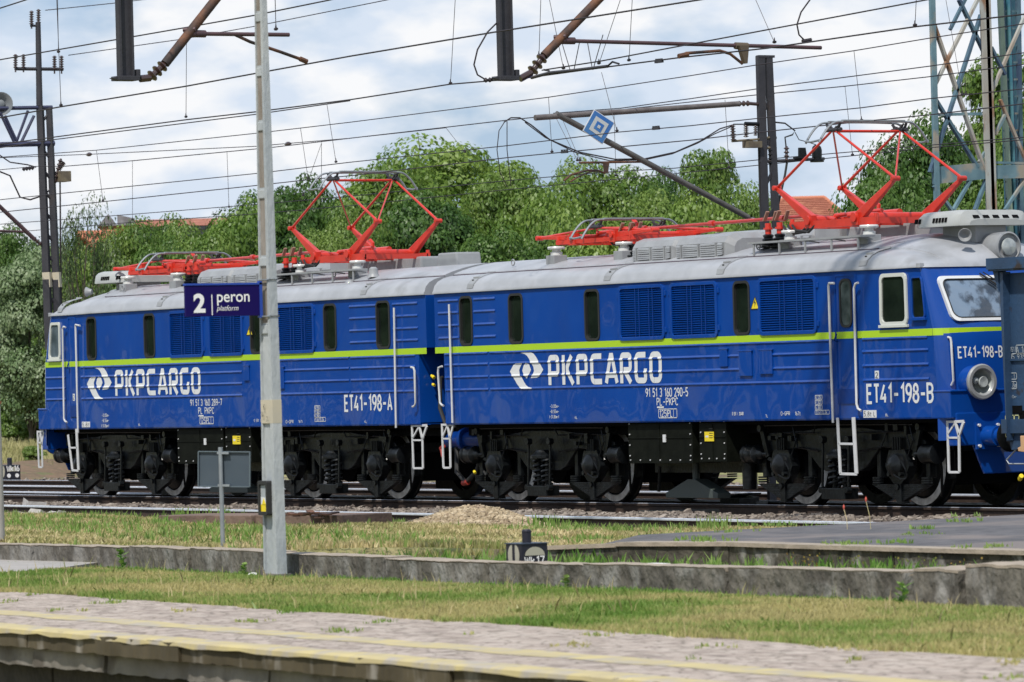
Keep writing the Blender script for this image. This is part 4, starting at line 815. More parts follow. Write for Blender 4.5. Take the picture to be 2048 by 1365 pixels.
xb0, xb1 = PY(893, 533, 0).x, PY(935, 533, 0).x; k = MB(); k.prism([(xb0, -.2, 4.03), (xb1, -.2, 4.03), (xb1-.05, -.2, 4.30), (xb0+.05, -.2, 4.30)], (0, .5, 0)); k.build('coupling_end_box', HOODM, A, bevel=.03)
# coupling gap: buffers, hoses, corridor bellows
for y in (-.875, .875): k = MB(); k.cyl((13.6, y, 1.05), (14.9, y, 1.05), .14, n=20); k.lathe([(.1, -.09), (.20, -.05), (.21, 0), (.20, .05), (.1, .09)], (14.2, y, 1.05), (1, 0, 0), 24); k.build('inner_buffer', BLUED, B, True)
k = MB(); k.box((13.75, -.7, 1.3), (14.6, .7, 3.35)); k.build('corridor_bellows', mat('rubber_bellows', (.01, .012, .03), rough=.8), B)
for i, (pts, r_, mm_) in enumerate([([(13.8, -1.1, 2.12), (14.0, -1.25, 2.1), (14.05, -1.3, 1.6), (14.25, -1.3, 1.28), (14.55, -1.25, 1.3)], .035, BLACKT), ([(13.9, -.9, .95), (14.05, -1.0, .5), (14.35, -1.0, .32), (14.7, -1.0, .5), (14.85, -.9, .95)], .04, BLACKT), ([(14.6, -.95, .9), (14.9, -1.05, .62), (15.2, -1.1, .45)], .02, BLACKT)]):
    k = MB(); k.tube(pts, r_, 8); k.build('coupling_hose', mm_, B, True)
k = MB(); k.cyl((14.26, -1.0, .31), (14.42, -1.0, .33), .05, n=10); k.cyl((13.72, -1.1, .90), (13.85, -1.15, .76), .03, n=8); k.cyl((13.7, -1.1, .9), (13.8, -1.1, .95), .035, n=8); k.build('hose_coupler', mat('dull_red', (.30, .03, .02), rough=.5), B, True)
k = MB(); k.cyl((13.80, -1.3, 2.16), (13.88, -1.3, 2.12), .03, n=8); k.cyl((13.79, -1.28, 2.01), (13.85, -1.28, 1.99), .025, n=8); k.cyl((15.0, -1.22, .52), (15.05, -1.23, .49), .025, n=8); k.build('yellow_plug', YELL, B, True)
# ================================================================ FREIGHT WAGON
WBL = mat('weathered_wagon_blue', (.016, .040, .085), (.022, .060, .13), 1.2, rough=.6, bump=.15, bsc=12, c3=(.030, .022, .02), sc3=3.2, t3=(.60, .68))
wg = thing('freight_wagon', (37, 0, 0), 'weathered blue open freight wagon cut off by the right edge', 'wagon')
wx = PY(2002, 750, -1.5).x+.10; m = MB()
m.box((wx, -1.5, 1.20), (wx+14, -1.42, 3.38)); m.box((wx, -1.42, 1.20), (wx+.08, 1.5, 3.38)); m.box((wx, 1.42, 1.2), (wx+14, 1.5, 3.38)); m.box((wx, -1.4, 1.2), (wx+14, 1.4, 1.3))
m.build('wagon_box', WBL, wg)
for i in range(8):
    m = MB(); x = wx+.02+i*1.85; m.prism([(x, -1.52, .98 if i == 0 else 1.22), (x+.14, -1.62, 1.0 if i == 0 else 1.22), (x+.14, -1.62, 3.40), (x, -1.58, 3.40)], (0, .14, 0)); m.build('side_stake', WBL, wg)
m = MB(); m.box((wx-.12, -1.70, 3.44), (wx+14, -1.38, 3.60)); m.box((wx-.10, -1.68, 3.415), (wx+14, -1.44, 3.44)); m.prism([(wx-.10, -1.6, 3.42), (wx+.03, -1.6, 3.42), (wx+.03, -1.6, 3.12)], (0, .14, 0)); m.box((wx-.12, -1.4, 3.44), (wx+.1, 1.6, 3.58)); m.build('top_rail', WBL, wg)
m = MB(); m.box((wx-.05, -1.56, 1.10), (wx+14, -1.3, 1.30)); m.box((wx, -1.4, .98), (wx+.3, 1.4, 1.2)); m.box((wx, -1.53, 2.13), (wx+14, -1.50, 2.16)); m.prism([(wx+.02, -1.50, 1.10), (wx+.85, -1.5, 1.10), (wx+.5, -1.5, .90), (wx+.1, -1.5, .86)], (0, .05, 0)); m.build('sole_bar', WBL, wg)
m = MB(); m.box((wx+.3, -1.50, 1.30), (wx+14, -1.505, 1.42)); m.build('grime_band', BLACKD, wg)
for y in (-.875, .875):
    bu = MB(); bu.cyl((wx-.5, y, 1.05), (wx+.0, y, 1.05), .13, n=18); bu.lathe([(.2, 0), (.235, .03), (.1, .06)], (wx-.5, y, 1.05), (-1, 0, 0), 22); bu.build('buffer', BLACKM, wg, True)
for xw in (wx+1.0, wx+2.8):
    for y in (-.75, .75):
        w = MB(); w.lathe([(.1, .08), (.40, .05), (.46, .05), (.46, -.06), (.1, -.06)], (xw, y, .46), (0, 1 if y > 0 else -1, 0), 30); w.build('wheel', BLACKM, wg, True)
m = MB(); m.box((wx+.3, -1.15, .35), (wx+3.5, -.95, .75)); m.prism([(wx+.25, -1.2, .9), (wx+3.5, -1.2, .9), (wx+3.2, -1.2, .3), (wx+.5, -1.2, .3)], (0, .2, 0)); m.build('wagon_bogie_frame', BLACKD, wg)
m = MB(); m.cyl((wx+.08, -1.35, .44), (wx+.16, -1.38, .49), .035, n=8); m.build('air_cock', YELL, wg, True)
m = MB(); m.tube([(wx+.1, -1.4, .88), (wx-.15, -1.4, .72), (wx-.1, -1.4, .66), (wx+.5, -1.4, .66)], .012, 6); m.build('shunter_grip', GALV, wg, True)
m = MB(); m.prism([tuple(PY(x, y, -1.66)) for x, y in ((2040, 872), (2047, 872), (2050, 905), (2036, 903), (2035, 896), (2041, 893))], (0, .06, 0)); m.build('tow_hook', mat('buff_painted_hook', (.55, .33, .17), rough=.6), wg, bevel=.01)
Yw = -1.508; FW = mat('faded_white_print', (.38, .42, .45), rough=.6)
for s, l in (('5151 B', (2018, 704, 2034, 695)), ('A 16', (2033, 706, 2052, 694)), ('5 935', (2025, 719, 2050, 709)), ('12,8m', (2016, 776, 2033, 766)), ('-9,00m-', (2014, 797, 2034, 791)), ('38 t', (2016, 756, 2030, 748))): m = MB(); wr(m, s, *l, t=.11, Y=Yw); m.build('lettering', FW, wg, two=True)
for x0, y0, x1, y1 in ((2032, 690, 2062, 708), (2023, 707, 2062, 722), (2012, 746, 2034, 760), (2012, 763, 2034, 779)):
    m = MB(); a = PY(x0, y1, Yw); b = PY(x1, y1, Yw); rectline(m, a.x, b.x, a.z, PY(x0, y0, Yw).z, .012, Yw); m.build('print_frame', FW, wg, two=True)
m = MB(); a = PY(2012, 828, Yw); m.box((a.x, Yw-.004, a.z), (a.x+.38, Yw+.002, PY(2012, 812, Yw).z)); m.build('black_panel', BLACKD, wg)
m = MB()
for x0, y0, x1, y1 in ((2011, 830, 2020, 845), (2020, 830, 2029, 845), (2029, 830, 2039, 845), (2011, 861, 2027, 875)): a = PY(x0, y1, Yw); b = PY(x1, y1, Yw); rectline(m, a.x, b.x, a.z, PY(x0, y0, Yw).z, .014, Yw-.004)
m.build('label_frames', mat('pale_yellow_print', (.5, .5, .25), rough=.6), wg, two=True)
# ================================================================ GROUND AND TRACKS
def proj(P):
    q = Vector(P)-CAMP; z = q.dot(_f); return 1024+FPX*q.dot(_r2)/z, 682.5-FPX*q.dot(_u2)/z
GPR = [(-60, -.40), (-26.9, -.40), (-26.7, .30), (-23.2, .30), (-22.35, .25), (-22.03, .25), (-21.93, .43), (-20.5, .40), (-17, .27), (-13, .12), (-10, .0), (-7.6, -.07), (-6.4, -.12), (-5.7, -.24), (-5.3, -.34), (12, -.34), (14, -.22), (24, .0), (60, .4), (400, 6)]
def gz(x, y):
    for (a, za), (b, zb_) in zip(GPR, GPR[1:]):
        if a <= y <= b: z = za+(zb_-za)*(y-a)/(b-a); break
    else: z = GPR[-1][1]
    if -22 < y < -6.2: z += .03*math.sin(x*.9+y*.4)+.02*math.sin(x*.37-y*1.1)
    if x > 45.5 and -22 < y < -10: z = min(z, .22)
    if -6.4 < y < -3.6 and x < 9: z += .13*max(0, min(1, (9-x)/5))*max(0, 1-abs(y+5.6)/1.8)
    return z
gx = [-900, -500, -300, -200, -120, -80, -60, -40]+list(np.arange(-30, 70, 1.0))+[70, 90, 120, 200, 400]
gy = [-300, -100, -60, -30, -27.2, -26.9, -26.7, -26.4]+list(np.arange(-26, -22.5, .7))+[-22.35, -22.03, -21.93]+list(np.arange(-21.5, -5.6, .5))+[-5.5, -5.3, -4.9, -4.4, -3.6, 0, 6, 12, 14, 18, 24, 34, 45, 60, 90, 140, 220, 400, 900]
g = MB(); g.grid([[(x, y, gz(x, y)) for x in gx] for y in gy])
EARTH = mat('grassy_earth', (.15, .175, .05), (.30, .26, .12), 1.1, rough=.95, bump=.4, bsc=14, c3=(.12, .085, .055), sc3=.7, t3=(.52, .66))
tag(g.build('ground', EARTH, smooth=True), kind='structure')
BALL = mat('ballast_stone_bed', (.13, .10, .08), (.22, .18, .145), 18, rough=.95, bump=.8, bsc=22, c3=(.05, .038, .032), sc3=3, t3=(.45, .6))
def sheet(name, x0, x1, y0, y1, z, m, nx=60, ny=10, amp=0):
    q = MB(); q.grid([[(x, y, z+amp*math.sin(x*2.1+y*3)*math.sin(y*2.7-x)) for x in np.linspace(x0, x1, nx)] for y in np.linspace(y0, y1, ny)])
    return tag(q.build(name, m, smooth=True), kind='structure')
sheet('ballast_bed', -120, 120, -5.42, 13.0, -.205, BALL, 200, 36, .012)
STONE = mat('ballast_stones', (.20, .165, .135), (.38, .33, .28), 2.5, rough=.9, c3=(.09, .07, .06), sc3=5, t3=(.45, .62))
def stones(name, n, pts, s0, s1, m, seed=1):
    rg = np.random.default_rng(seed); base = np.array([(-1, -1, -1), (1, -1, -1), (1, 1, -1), (-1, 1, -1), (-1, -1, 1), (1, -1, 1), (1, 1, 1), (-1, 1, 1)])*.5
    F = np.array([(0, 3, 2, 1), (4, 5, 6, 7), (0, 1, 5, 4), (1, 2, 6, 5), (2, 3, 7, 6), (3, 0, 4, 7)])
    P = np.array(pts); k = len(P); V = base[None]*(1+rg.uniform(-.35, .35, (k, 8, 3)))*rg.uniform(s0, s1, (k, 1, 1))*rg.uniform(.6, 1.2, (k, 1, 3))
    a = rg.uniform(0, 6.28, k); b_ = rg.uniform(-.6, .6, k); ca, sa, cb, sb = np.cos(a), np.sin(a), np.cos(b_), np.sin(b_)
    x = V[:, :, 0]*ca[:, None]-V[:, :, 1]*sa[:, None]; y = V[:, :, 0]*sa[:, None]+V[:, :, 1]*ca[:, None]; z = V[:, :, 2]
    y2 = y*cb[:, None]-z*sb[:, None]; z2 = y*sb[:, None]+z*cb[:, None]
    V = np.stack([x, y2, z2], -1)+P[:, None]; FF = (F[None]+8*np.arange(k)[:, None, None]).reshape(-1, 4)
    me = bpy.data.meshes.new(name); me.from_pydata(V.reshape(-1, 3).tolist(), [], FF.tolist()); me.materials.append(m)
    o = bpy.data.objects.new(name, me); COL.objects.link(o); return o
rg = random.Random(5); pts = []
while len(pts) < 17000:
    x = rg.uniform(-8, 38); y = rg.uniform(-4.9, -1.0); z = -.185+.02*rg.random()+.03*math.sin(x*1.7)*math.sin(y*2)
    if abs(y+.75) < .12: continue
    px_, py_ = proj((x, y, z))
    if -40 < px_ < 2090: pts.append((x, y, z))
pts += [(rg.uniform(-40, 20), rg.uniform(2.0, 12.5), -.19) for _ in range(5000)]
tag(stones('ballast_gravel', 0, pts, .045, .105, STONE), 'brown and pale ballast stones scattered along the tracks', 'gravel', kind='stuff')
def rail(x0, y0, x1, y1, label, z=0):
    L = math.hypot(x1-x0, y1-y0); a = math.atan2(y1-y0, x1-x0)
    o = thing('rail', (x0, y0, z), label, 'rail', 'rails of the station tracks')
    def ext(pr):
        q = MB(); q.prism([(x0, y0+p[0]*math.cos(a), z+p[1]) for p in pr], (x1-x0, y1-y0, 0)); return q
    br = 'bright' in label or 'polished' in label
    ext([(-.036, -.004), (-.036, -.04), (-.008, -.055), (-.008, -.145), (-.07, -.165), (-.07, -.178), (.07, -.178), (.07, -.165), (.008, -.145), (.008, -.055), (.036, -.04), (.036, -.004)]).build('rail_profile', RUSTD, o)
    if br: ext([(-.0375, -.030), (-.0375, -.006), (-.030, .001), (.030, .001), (.0375, -.006), (.0375, -.030)]).build('running_surface', STEELB, o)
    else: ext([(-.034, -.006), (-.030, .001), (.030, .001), (.034, -.006)]).build('running_surface', STEELB, o)
    return o
rail(-110, -.755, 90, -.755, 'dark running rail under the near wheels of the locomotive')  # shade put into the colour: head side left dark, without bright steel
rail(-110, .755, 90, .755, 'bright rail under the far wheels of the locomotive')
rail(-60, -3.6, 60, -6.0, 'bright rail in the gravel nearest the grass, in front of the locomotive')
rail(-110, 3.5, 90, 4.1, 'polished rail of the second track, just behind the locomotive')
rail(-110, 6.2, 90, 7.3, 'rail of the track farthest behind the locomotive')
SLP = mat('old_sleeper', (.05, .04, .034), (.085, .07, .06), 6, rough=.9, bump=.3)
def sleepers(cy, n, x0, dx, lab, skew=0):
    q = MB(); q.box((-.12, -1.28, -.10), (.12, 1.28, .05)); s0 = q.build('sleeper', SLP, bevel=.01)
    for i in range(n):
        o = s0 if i == 0 else s0.copy()
        if i: COL.objects.link(o)
        o.location = (x0+i*dx, cy+skew*i, -.235); tag(o, lab, 'sleeper', 'track sleepers: '+lab)
sleepers(0, 75, -6, .62, 'dark sleeper in the ballast beneath the locomotive')
sleepers(5.15, 60, -22, .62, 'dark sleeper in the ballast of the tracks behind the locomotive')
# black discarded cable duct and point motor on the ballast
t = thing('point_machine', (21.6, -1.6, -.2), 'small black point machine box on the gravel beside the near rail', 'point machine')
c = PZ(1478, 1022, -.15); q = MB(); q.box((c.x-.25, c.y-.2, -.2), (c.x+.30, c.y+.2, .07)); q.prism([(c.x-.28, c.y-.22, .05), (c.x+.33, c.y-.22, .11), (c.x+.33, c.y+.22, .11), (c.x-.28, c.y+.22, .05)], (0, 0, .03)); q.build('housing', BLACKM, t, bevel=.01)
q = MB(); q.cyl((c.x-.25, c.y, -.08), (c.x-.55, c.y+.1, -.08), .05, n=8); q.tube([(c.x-.4, c.y, -.1), (c.x-.9, c.y-.1, -.12), (c.x-1.6, c.y, -.15)], .02); q.build('drive_rod', BLACKM, t)
a = PZ(1355, 1028, -.17); t = tag(MB().bar((a.x-.4, a.y-.1, -.15), (a.x+1.1, a.y+.9, -.02), .5, .05).bar((a.x-.6, a.y-.3, -.14), (a.x+1.6, a.y, -.1), .16, .06).build('discarded_cover', mat('grey_black_sheet', (.03, .032, .032), (.07, .068, .06), 5, rough=.7), bevel=.01), 'bent dark metal covers thrown on the gravel beside the point machine', 'scrap cover')
# gravel mound, broken concrete, slabs
pts = []; mc = PZ(955, 1052, -.03)
for _ in range(4200):
    r_ = math.sqrt(rg.random()); th = rg.uniform(0, 6.283); dx, dy = r_*1.55*math.cos(th), r_*1.2*math.sin(th)
    u = (dx*.52+dy*.85); pts.append((mc.x+dx, mc.y+dy, gz(mc.x+dx, mc.y+dy)+.27*(math.cos(r_*math.pi)*.5+.5)+.01))
q = MB(); q.grid([[(mc.x+r_*1.5*math.cos(th), mc.y+r_*1.17*math.sin(th), gz(mc.x, mc.y)-.02+.27*(math.cos(r_*math.pi)*.5+.5)) for th in np.linspace(0, 2*math.pi, 30)] for r_ in np.linspace(0.01, 1, 8)])
SAND = mat('sandy_gravel', (.36, .28, .18), (.50, .41, .28), 4, rough=.95, c3=(.24, .17, .12), sc3=6)
tag(q.build('gravel_mound', SAND, smooth=True), 'heap of pale sandy gravel beside the front rail', 'gravel heap')
tag(stones('mound_gravel', 0, pts, .03, .06, SAND, 7), 'loose pale stones covering the sandy heap', 'gravel', kind='stuff')
OLDC = mat('old_slab_concrete', (.19, .13, .10), (.12, .08, .062), 3, rough=.9, bump=.4, bsc=12)
for k, (x, y) in enumerate(((318, 1057), (500, 1057))):
    a = PZ(x, y, -.02); b = PZ(x+185, y+.5, -.02); q = MB(); q.box((0, 0, -.04), ((b-a).length, 1.0, .17)); o = q.build('concrete_slab', OLDC, bevel=.012); o.location = (a.x, a.y, 0); o.rotation_euler.z = math.atan2(b.y-a.y, b.x-a.x)
    tag(o, ('brown concrete slab left of the pole, grass growing over it' if k == 0 else 'brown concrete slab right of the pole with rusty scraps on top'), 'slab', 'slabs beside the front rail')
c = PZ(625, 1040, .12); q = MB()
for i in range(14): x, y = c.x+rg.uniform(-1.2, .7), c.y+rg.uniform(-.4, .3); q.bar((x, y, .17+.01*i % .05), (x+rg.uniform(-.5, .5), y+rg.uniform(-.3, .3), .18+rg.uniform(0, .05)), .10, .02)
tag(q.build('rusty_scraps', RUST), 'rusty brown scraps heaped on the slab right of the pole', 'scrap')
RUB = mat('pale_rubble', (.42, .40, .38), (.30, .28, .26), 5, rough=.9, bump=.3)
for i, (x, y, s) in enumerate(((62, 1017, .30), (85, 1022, .22), (48, 1023, .2), (100, 1030, .14), (70, 1032, .16), (120, 1034, .12), (38, 1012, .2))):
    c = PZ(x, y, -.1); o = stones('rubble_block', 0, [(0, 0, 0)], s*1.3, s*1.5, RUB, 30+i); o.location = (c.x, c.y, gz(c.x, c.y)+s*.3)
    tag(o, 'pale broken concrete lump in the heap left of the near rail', 'rubble', 'pale rubble lumps at the left')
# far tower blocks of ballast level: low concrete kerb behind the second track
# ================================================================ PLATFORMS
def Ey(x): return -28.55-.058*(x-54)
def Cy(x): return -25.62-.062*(x-48)
def Ly(x): return -27.55-.062*(x-52)
xs = list(np.arange(25, 100, 1.0))
COB = mat('platform_cobbles', (.37, .30, .25), (.49, .415, .355), 5, rough=.9, bump=.5, bsc=9, c3=(.28, .225, .19), sc3=4, t3=(.5, .66), stretch=(1, 1.6, 1))
m_ = COB.node_tree; vo = m_.nodes.new('ShaderNodeTexVoronoi'); vo.feature = 'DISTANCE_TO_EDGE'; vo.inputs['Scale'].default_value = 6.5
tcc = m_.nodes.new('ShaderNodeTexCoord'); m_.links.new(tcc.outputs['Object'], vo.inputs[0]); rv = m_.nodes.new('ShaderNodeValToRGB'); rv.color_ramp.elements[0].position = .0; rv.color_ramp.elements[1].position = .09; rv.color_ramp.elements[0].color = (.45, .45, .42, 1)
m_.links.new(vo.outputs['Distance'], rv.inputs[0]); b_ = m_.nodes['Principled BSDF']; src = b_.inputs['Base Color'].links[0].from_socket; mu = m_.nodes.new('ShaderNodeMix'); mu.data_type = 'RGBA'; mu.blend_type = 'MULTIPLY'; mu.inputs[0].default_value = 1
m_.links.new(src, mu.inputs[6]); m_.links.new(rv.outputs[0], mu.inputs[7]); m_.links.new(mu.outputs[2], b_.inputs['Base Color'])
q = MB(); q.grid([[(x, Cy(x)+.0, .304+.004*math.sin(x*3)) for x in xs], [(x, Cy(x)-.9, .312) for x in xs], [(x, Ly(x), .31) for x in xs], [(x, Ey(x)+.13, .3075) for x in xs]])
q.grid([[(x, Cy(x), -.3) for x in xs], [(x, Cy(x), .304) for x in xs]])
tag(q.build('platform_paving', COB, smooth=True), kind='structure')
YLW = mat('worn_yellow_paint', (.52, .43, .20), (.42, .35, .20), 3, rough=.8, c3=(.37, .33, .28), sc3=4.5, t3=(.48, .64))
q = MB(); xf = list(np.arange(25, 100, .25)); q.grid([[(x, Ly(x)+.16+.025*math.sin(x*5.1), .3128) for x in xf], [(x, Ly(x)-.16+.03*math.sin(x*4.3+1), .3122) for x in xf]])
tag(q.build('yellow_safety_line', YLW), kind='structure')
COPE = mat('mossy_coping', (.05, .038, .018), (.095, .075, .042), 2.2, rough=.95, bump=.5, bsc=9, c3=(.26, .235, .20), sc3=3.5, t3=(.56, .68), stretch=(1, 1, .3))
LOWB = mat('lower_platform_blocks', (.15, .135, .115), (.23, .21, .185), 3, rough=.95, bump=.5, bsc=8, c3=(.10, .085, .07), sc3=2, t3=(.5, .62))
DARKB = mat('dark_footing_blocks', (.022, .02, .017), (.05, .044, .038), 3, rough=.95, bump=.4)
pe = thing('platform_edge', (55, -28.7, 0), 'near platform edge of mossy concrete blocks with worn yellow nosing', 'platform edge')
x = 38.0; i = 0
while x < 78:
    L_ = 1.45 if i % 2 else 1.3; q = MB(); y0, y1 = Ey(x), Ey(x+L_); j = .012*math.sin(i*2.3)
    rough_box(q, lambda u, v, w: (x+.006+(L_-.012)*u, y0+j+(y1-y0)*u+.5*v, .168+.128*w), (20, 5, 4), .010, 6); q.build('coping_block', COPE, pe, smooth=True)
    q = MB(); rough_box(q, lambda u, v, w: (x+.01+(L_-.02)*u, y0+.07-j+(y1-y0)*u+.35*v, .03+.135*w), (20, 4, 4), .014, 6); q.build('course_block', LOWB, pe, smooth=True)
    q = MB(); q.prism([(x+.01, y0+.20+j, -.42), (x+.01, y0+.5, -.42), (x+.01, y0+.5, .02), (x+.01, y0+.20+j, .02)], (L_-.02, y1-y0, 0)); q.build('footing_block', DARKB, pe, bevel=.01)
    x += L_; i += 1
q = MB(); q.grid([[(x, Ey(x)+.20+.02*math.sin(x*4), .3102) for x in xf], [(x, Ey(x)+.03, .3102) for x in xf], [(x, Ey(x)-.012, .297) for x in xf], [(x, Ey(x)-.016, .268+.012*math.sin(x*3.7)*math.sin(x*9.1)) for x in xf]]); q.build('yellow_nosing', YLW, pe)
# low wall of the island behind the grass strip
WALLM = mat('stained_wall_concrete', (.165, .15, .125), (.075, .067, .055), 5.0, rough=.95, bump=.9, bsc=16, c3=(.26, .25, .23), sc3=4.0, t3=(.48, .66), stretch=(1, 1, .6), lo=.38, hi=.62)
TOPM = mat('sunlit_tan_wall_top', (.36, .30, .235), (.28, .235, .185), 4, rough=.95, bump=.3)  # tan tops paler than the wall faces: light from above put into the colour
low = thing('low_retaining_wall', (45, -22.3, .3), 'low stained concrete retaining wall running between the two grass strips', 'retaining wall')
PW = [(20, -22.1), (40.9, -22.2), (43.25, -22.08), (46.55, -22.36), (51.35, -22.48), (55.03, -22.36), (56.75, -22.28)]
def wy(x):
    for (a, ya), (b, yb) in zip(PW, PW[1:]):
        if a <= x <= b: return ya+(yb-ya)*(x-a)/(b-a)
    return PW[-1][1]
x = 24.0; i = 0
while x < 56.6:
    L_ = min(1.9+.4*math.sin(i*1.7), 56.75-x); q = MB(); n = 6; xx = np.linspace(x+.012, x+L_-.012, n); j = .02*math.sin(i*2.9); dz = .012*math.sin(i*1.3)
    def PB(u, v, w, t0=.12, t1=.478, o=0): a = x+.012+(L_-.024)*u; return (a, wy(a)+j-.02*w+o+(.30-o*2)*v, t0+(t1+dz-t0)*w)
    rough_box(q, PB, (int(L_/.07), 4, 6), .011, 5.5); b = q.build('wall_block', WALLM, low, smooth=True)
    q = MB(); rough_box(q, lambda u, v, w: PB(u, v, w, .465, .490, -.004), (int(L_/.07), 4, 1), .009, 5.5); q.build('wall_top', TOPM, b, smooth=True)
    x += L_; i += 1
for a, b, z in (((1830, 1146), (1918, 1146), .585), ((1934, 1138), (2120, 1144), .63)):
    A_ = PZ(*a, z); B_ = PZ(*b, z); yy_ = -22.75; xA = PY(a[0], 1200, yy_).x; xB = PY(b[0], 1200, yy_).x
    q = MB(); rough_box(q, lambda u, v, w: (xA+(xB-xA)*u, yy_+.5*v, .1+(z-.13)*w), (int((xB-xA)/.06)+2, 6, 8), .014, 5.0); b = q.build('wall_pier', WALLM, low, smooth=True); q = MB(); rough_box(q, lambda u, v, w: (xA+(xB-xA)*u, yy_-.004+.5*v, z-.045+.022*w), (int((xB-xA)/.06)+2, 6, 1), .012, 5.0); q.build('pier_top', TOPM, b, smooth=True)
# asphalt platform end on the right
ASPH = mat('worn_asphalt', (.125, .12, .125), (.07, .068, .073), 5, rough=.9, bump=.5, bsc=22, c3=(.18, .155, .145), sc3=.8, t3=(.50, .66))
q = MB(); X0 = 44.9
top = [(X0+.2, -12.3, .47), (X0+.2, -17.2, .44), (47.6, -19.35, .44), (49.2, -18.75, .485), (54, -18.9, .485), (90, -19.5, .49), (90, -11.0, .49), (50, -11.5, .52)]
q.prism([(p[0], p[1], .1) for p in top], (0, 0, .25)); q.v = q.v[:8]+[(p[0], p[1], p[2]) for p in top]
tag(q.build('asphalt_platform', ASPH), kind='structure')
k2 = thing('platform_kerb_wall', (52, -18.9, .2), 'dark mossy kerb wall holding the asphalt platform end at the right', 'kerb wall')
KW = mat('dark_mossy_kerb', (.03, .028, .02), (.075, .067, .05), 5.5, rough=.95, bump=.9, bsc=14, c3=(.22, .21, .19), sc3=4.5, t3=(.55, .65), stretch=(1, 1, .7), lo=.42, hi=.58)
segs = [(47.0, -19.9), (48.0, -19.3), (49.2, -18.85), (50.3, -18.93), (52, -18.98), (54, -19.0), (60, -19.1), (80, -19.4)]
for i, (a, b) in enumerate(zip(segs, segs[1:])):
    za = .46 if i else .42; q = MB(); rough_box(q, lambda u, v, w: (a[0]+.008+(b[0]-a[0]-.016)*u, a[1]+(b[1]-a[1])*u+.22*v, (za-.01)*w+(.03*u*w if i == 0 else 0)), (int((b[0]-a[0])/.08)+2, 3, 7), .012, 5.5); o = q.build('kerb_block', KW, k2, smooth=True)
    q = MB(); q.prism([(a[0], a[1]-.03, za-.01), (a[0], a[1]+.24, za-.01), (a[0], a[1]+.24, za+.028), (a[0], a[1]-.03, za+.028)], (b[0]-a[0], b[1]-a[1], .03 if i == 0 else 0)); q.build('kerb_cap', TOPM, o)
# paved patch at the left of the grass strip
q = MB(); P4 = [PZ(-60, 1152, .31), PZ(100, 1141, .31), PZ(232, 1122, .31), PZ(100, 1112, .31), PZ(-60, 1110, .31)]; q.prism([(p.x, p.y, .22) for p in P4], (0, 0, .1)); tag(q.build('paved_patch', mat('pale_paving', (.36, .335, .31), (.30, .28, .26), 4, rough=.9, bump=.2)), kind='structure')
# ================================================================ GRASS
def tufts(name, pts, hmin, hmax, w, blades, m, seed, label, cat='grass', lean=.5):
    rg = np.random.default_rng(seed); P = np.repeat(np.array(pts), blades, axis=0); n = len(P); a = rg.uniform(0, 6.283, n); d = rg.uniform(.0, .05, n)
    P = P+np.stack([np.cos(a)*d, np.sin(a)*d, np.zeros(n)], 1); h = rg.uniform(hmin, hmax, n); b_ = rg.uniform(0, 6.283, n); ln = rg.uniform(.1, lean, n)*h
    side = np.stack([np.cos(b_), np.sin(b_), np.zeros(n)], 1)*w*rg.uniform(.6, 1.4, (n, 1)); top = P+np.stack([np.cos(a)*ln, np.sin(a)*ln, h], 1); mid = P+np.stack([np.cos(a)*ln*.3, np.sin(a)*ln*.3, h*.55], 1)
    V = np.stack([P-side, P+side, mid+side*.8, top, mid-side*.8], 1).reshape(-1, 3); F = (np.array([[0, 1, 2, 3, 4]])+5*np.arange(n)[:, None])
    me = bpy.data.meshes.new(name); me.vertices.add(len(V)); me.vertices.foreach_set('co', V.ravel()); me.loops.add(n*5); me.loops.foreach_set('vertex_index', F.ravel()); me.polygons.add(n); me.polygons.foreach_set('loop_start', np.arange(n)*5); me.update(calc_edges=True)
    me.materials.append(m); o = bpy.data.objects.new(name, me); COL.objects.link(o); return tag(o, label, cat, kind='stuff')
GR1 = leafmat('lawn_blades', (.14, .255, .04), (.26, .345, .085), (.50, .44, .19), .3, .55, 1.9)
GR2 = leafmat('dry_meadow_blades', (.20, .26, .06), (.40, .37, .15), (.66, .54, .30), .25, .5, 1.7)
GR3 = leafmat('fresh_weed_leaves', (.08, .20, .03), (.17, .32, .055), (.28, .38, .11), .3)
rg = random.Random(11)
def scatter(n, x0, x1, y0, y1, f, dens=None, zf=gz):
    out_ = []; t_ = 0
    while len(out_) < n and t_ < n*30:
        t_ += 1; x = rg.uniform(x0, x1); y = rg.uniform(y0, y1)
        if not f(x, y): continue
        z = zf(x, y); p_, r_ = proj((x, y, z))
        if not (-30 < p_ < 2080 and r_ < 1400): continue
        if dens and rg.random() > dens(x, y): continue
        out_.append((x, y, z))
    return out_
def xline(y):
    P_ = [(-26, 45.0), (-24.26, 44.28), (-23.2, 43.85), (-22.0, 42.5)]
    for (ya, xa), (yb, xb) in zip(P_, P_[1:]):
        if ya <= y <= yb: return xa+(xb-xa)*(y-ya)/(yb-ya)
    return 0
inlawn = lambda x, y: y > Cy(x)-.02+.07*math.sin(x*2.2)+.05*math.sin(x*7.3) and y < wy(x)-.02 and not (x < xline(y)+.06*math.sin(y*9) and y > -24.5)
L1 = scatter(26000, 36, 66, -27.2, -22.1, inlawn)
tufts('lawn_grass', L1, .015, .05, .006, 6, GR1, 1, 'short green grass strip between cobbled platform and low wall')
L1b = scatter(900, 36, 66, -22.85, -22.2, lambda x, y: y > wy(x)-.38 and y < wy(x)-.01, lambda x, y: .25+.75*(math.sin(x*1.9)*math.sin(x*.7+1) > .1))
tufts('tall_lawn_grass', L1b, .02, .075, .007, 5, GR3, 2, 'taller green tufts along the foot of the low wall')
mead = lambda x, y: not (x > 45.4 and -19.3 < y < -12) and y < (-5.95 if x > 12 else -5.0)
L2 = scatter(34000, -5, 56, -22.05, -5.0, mead)
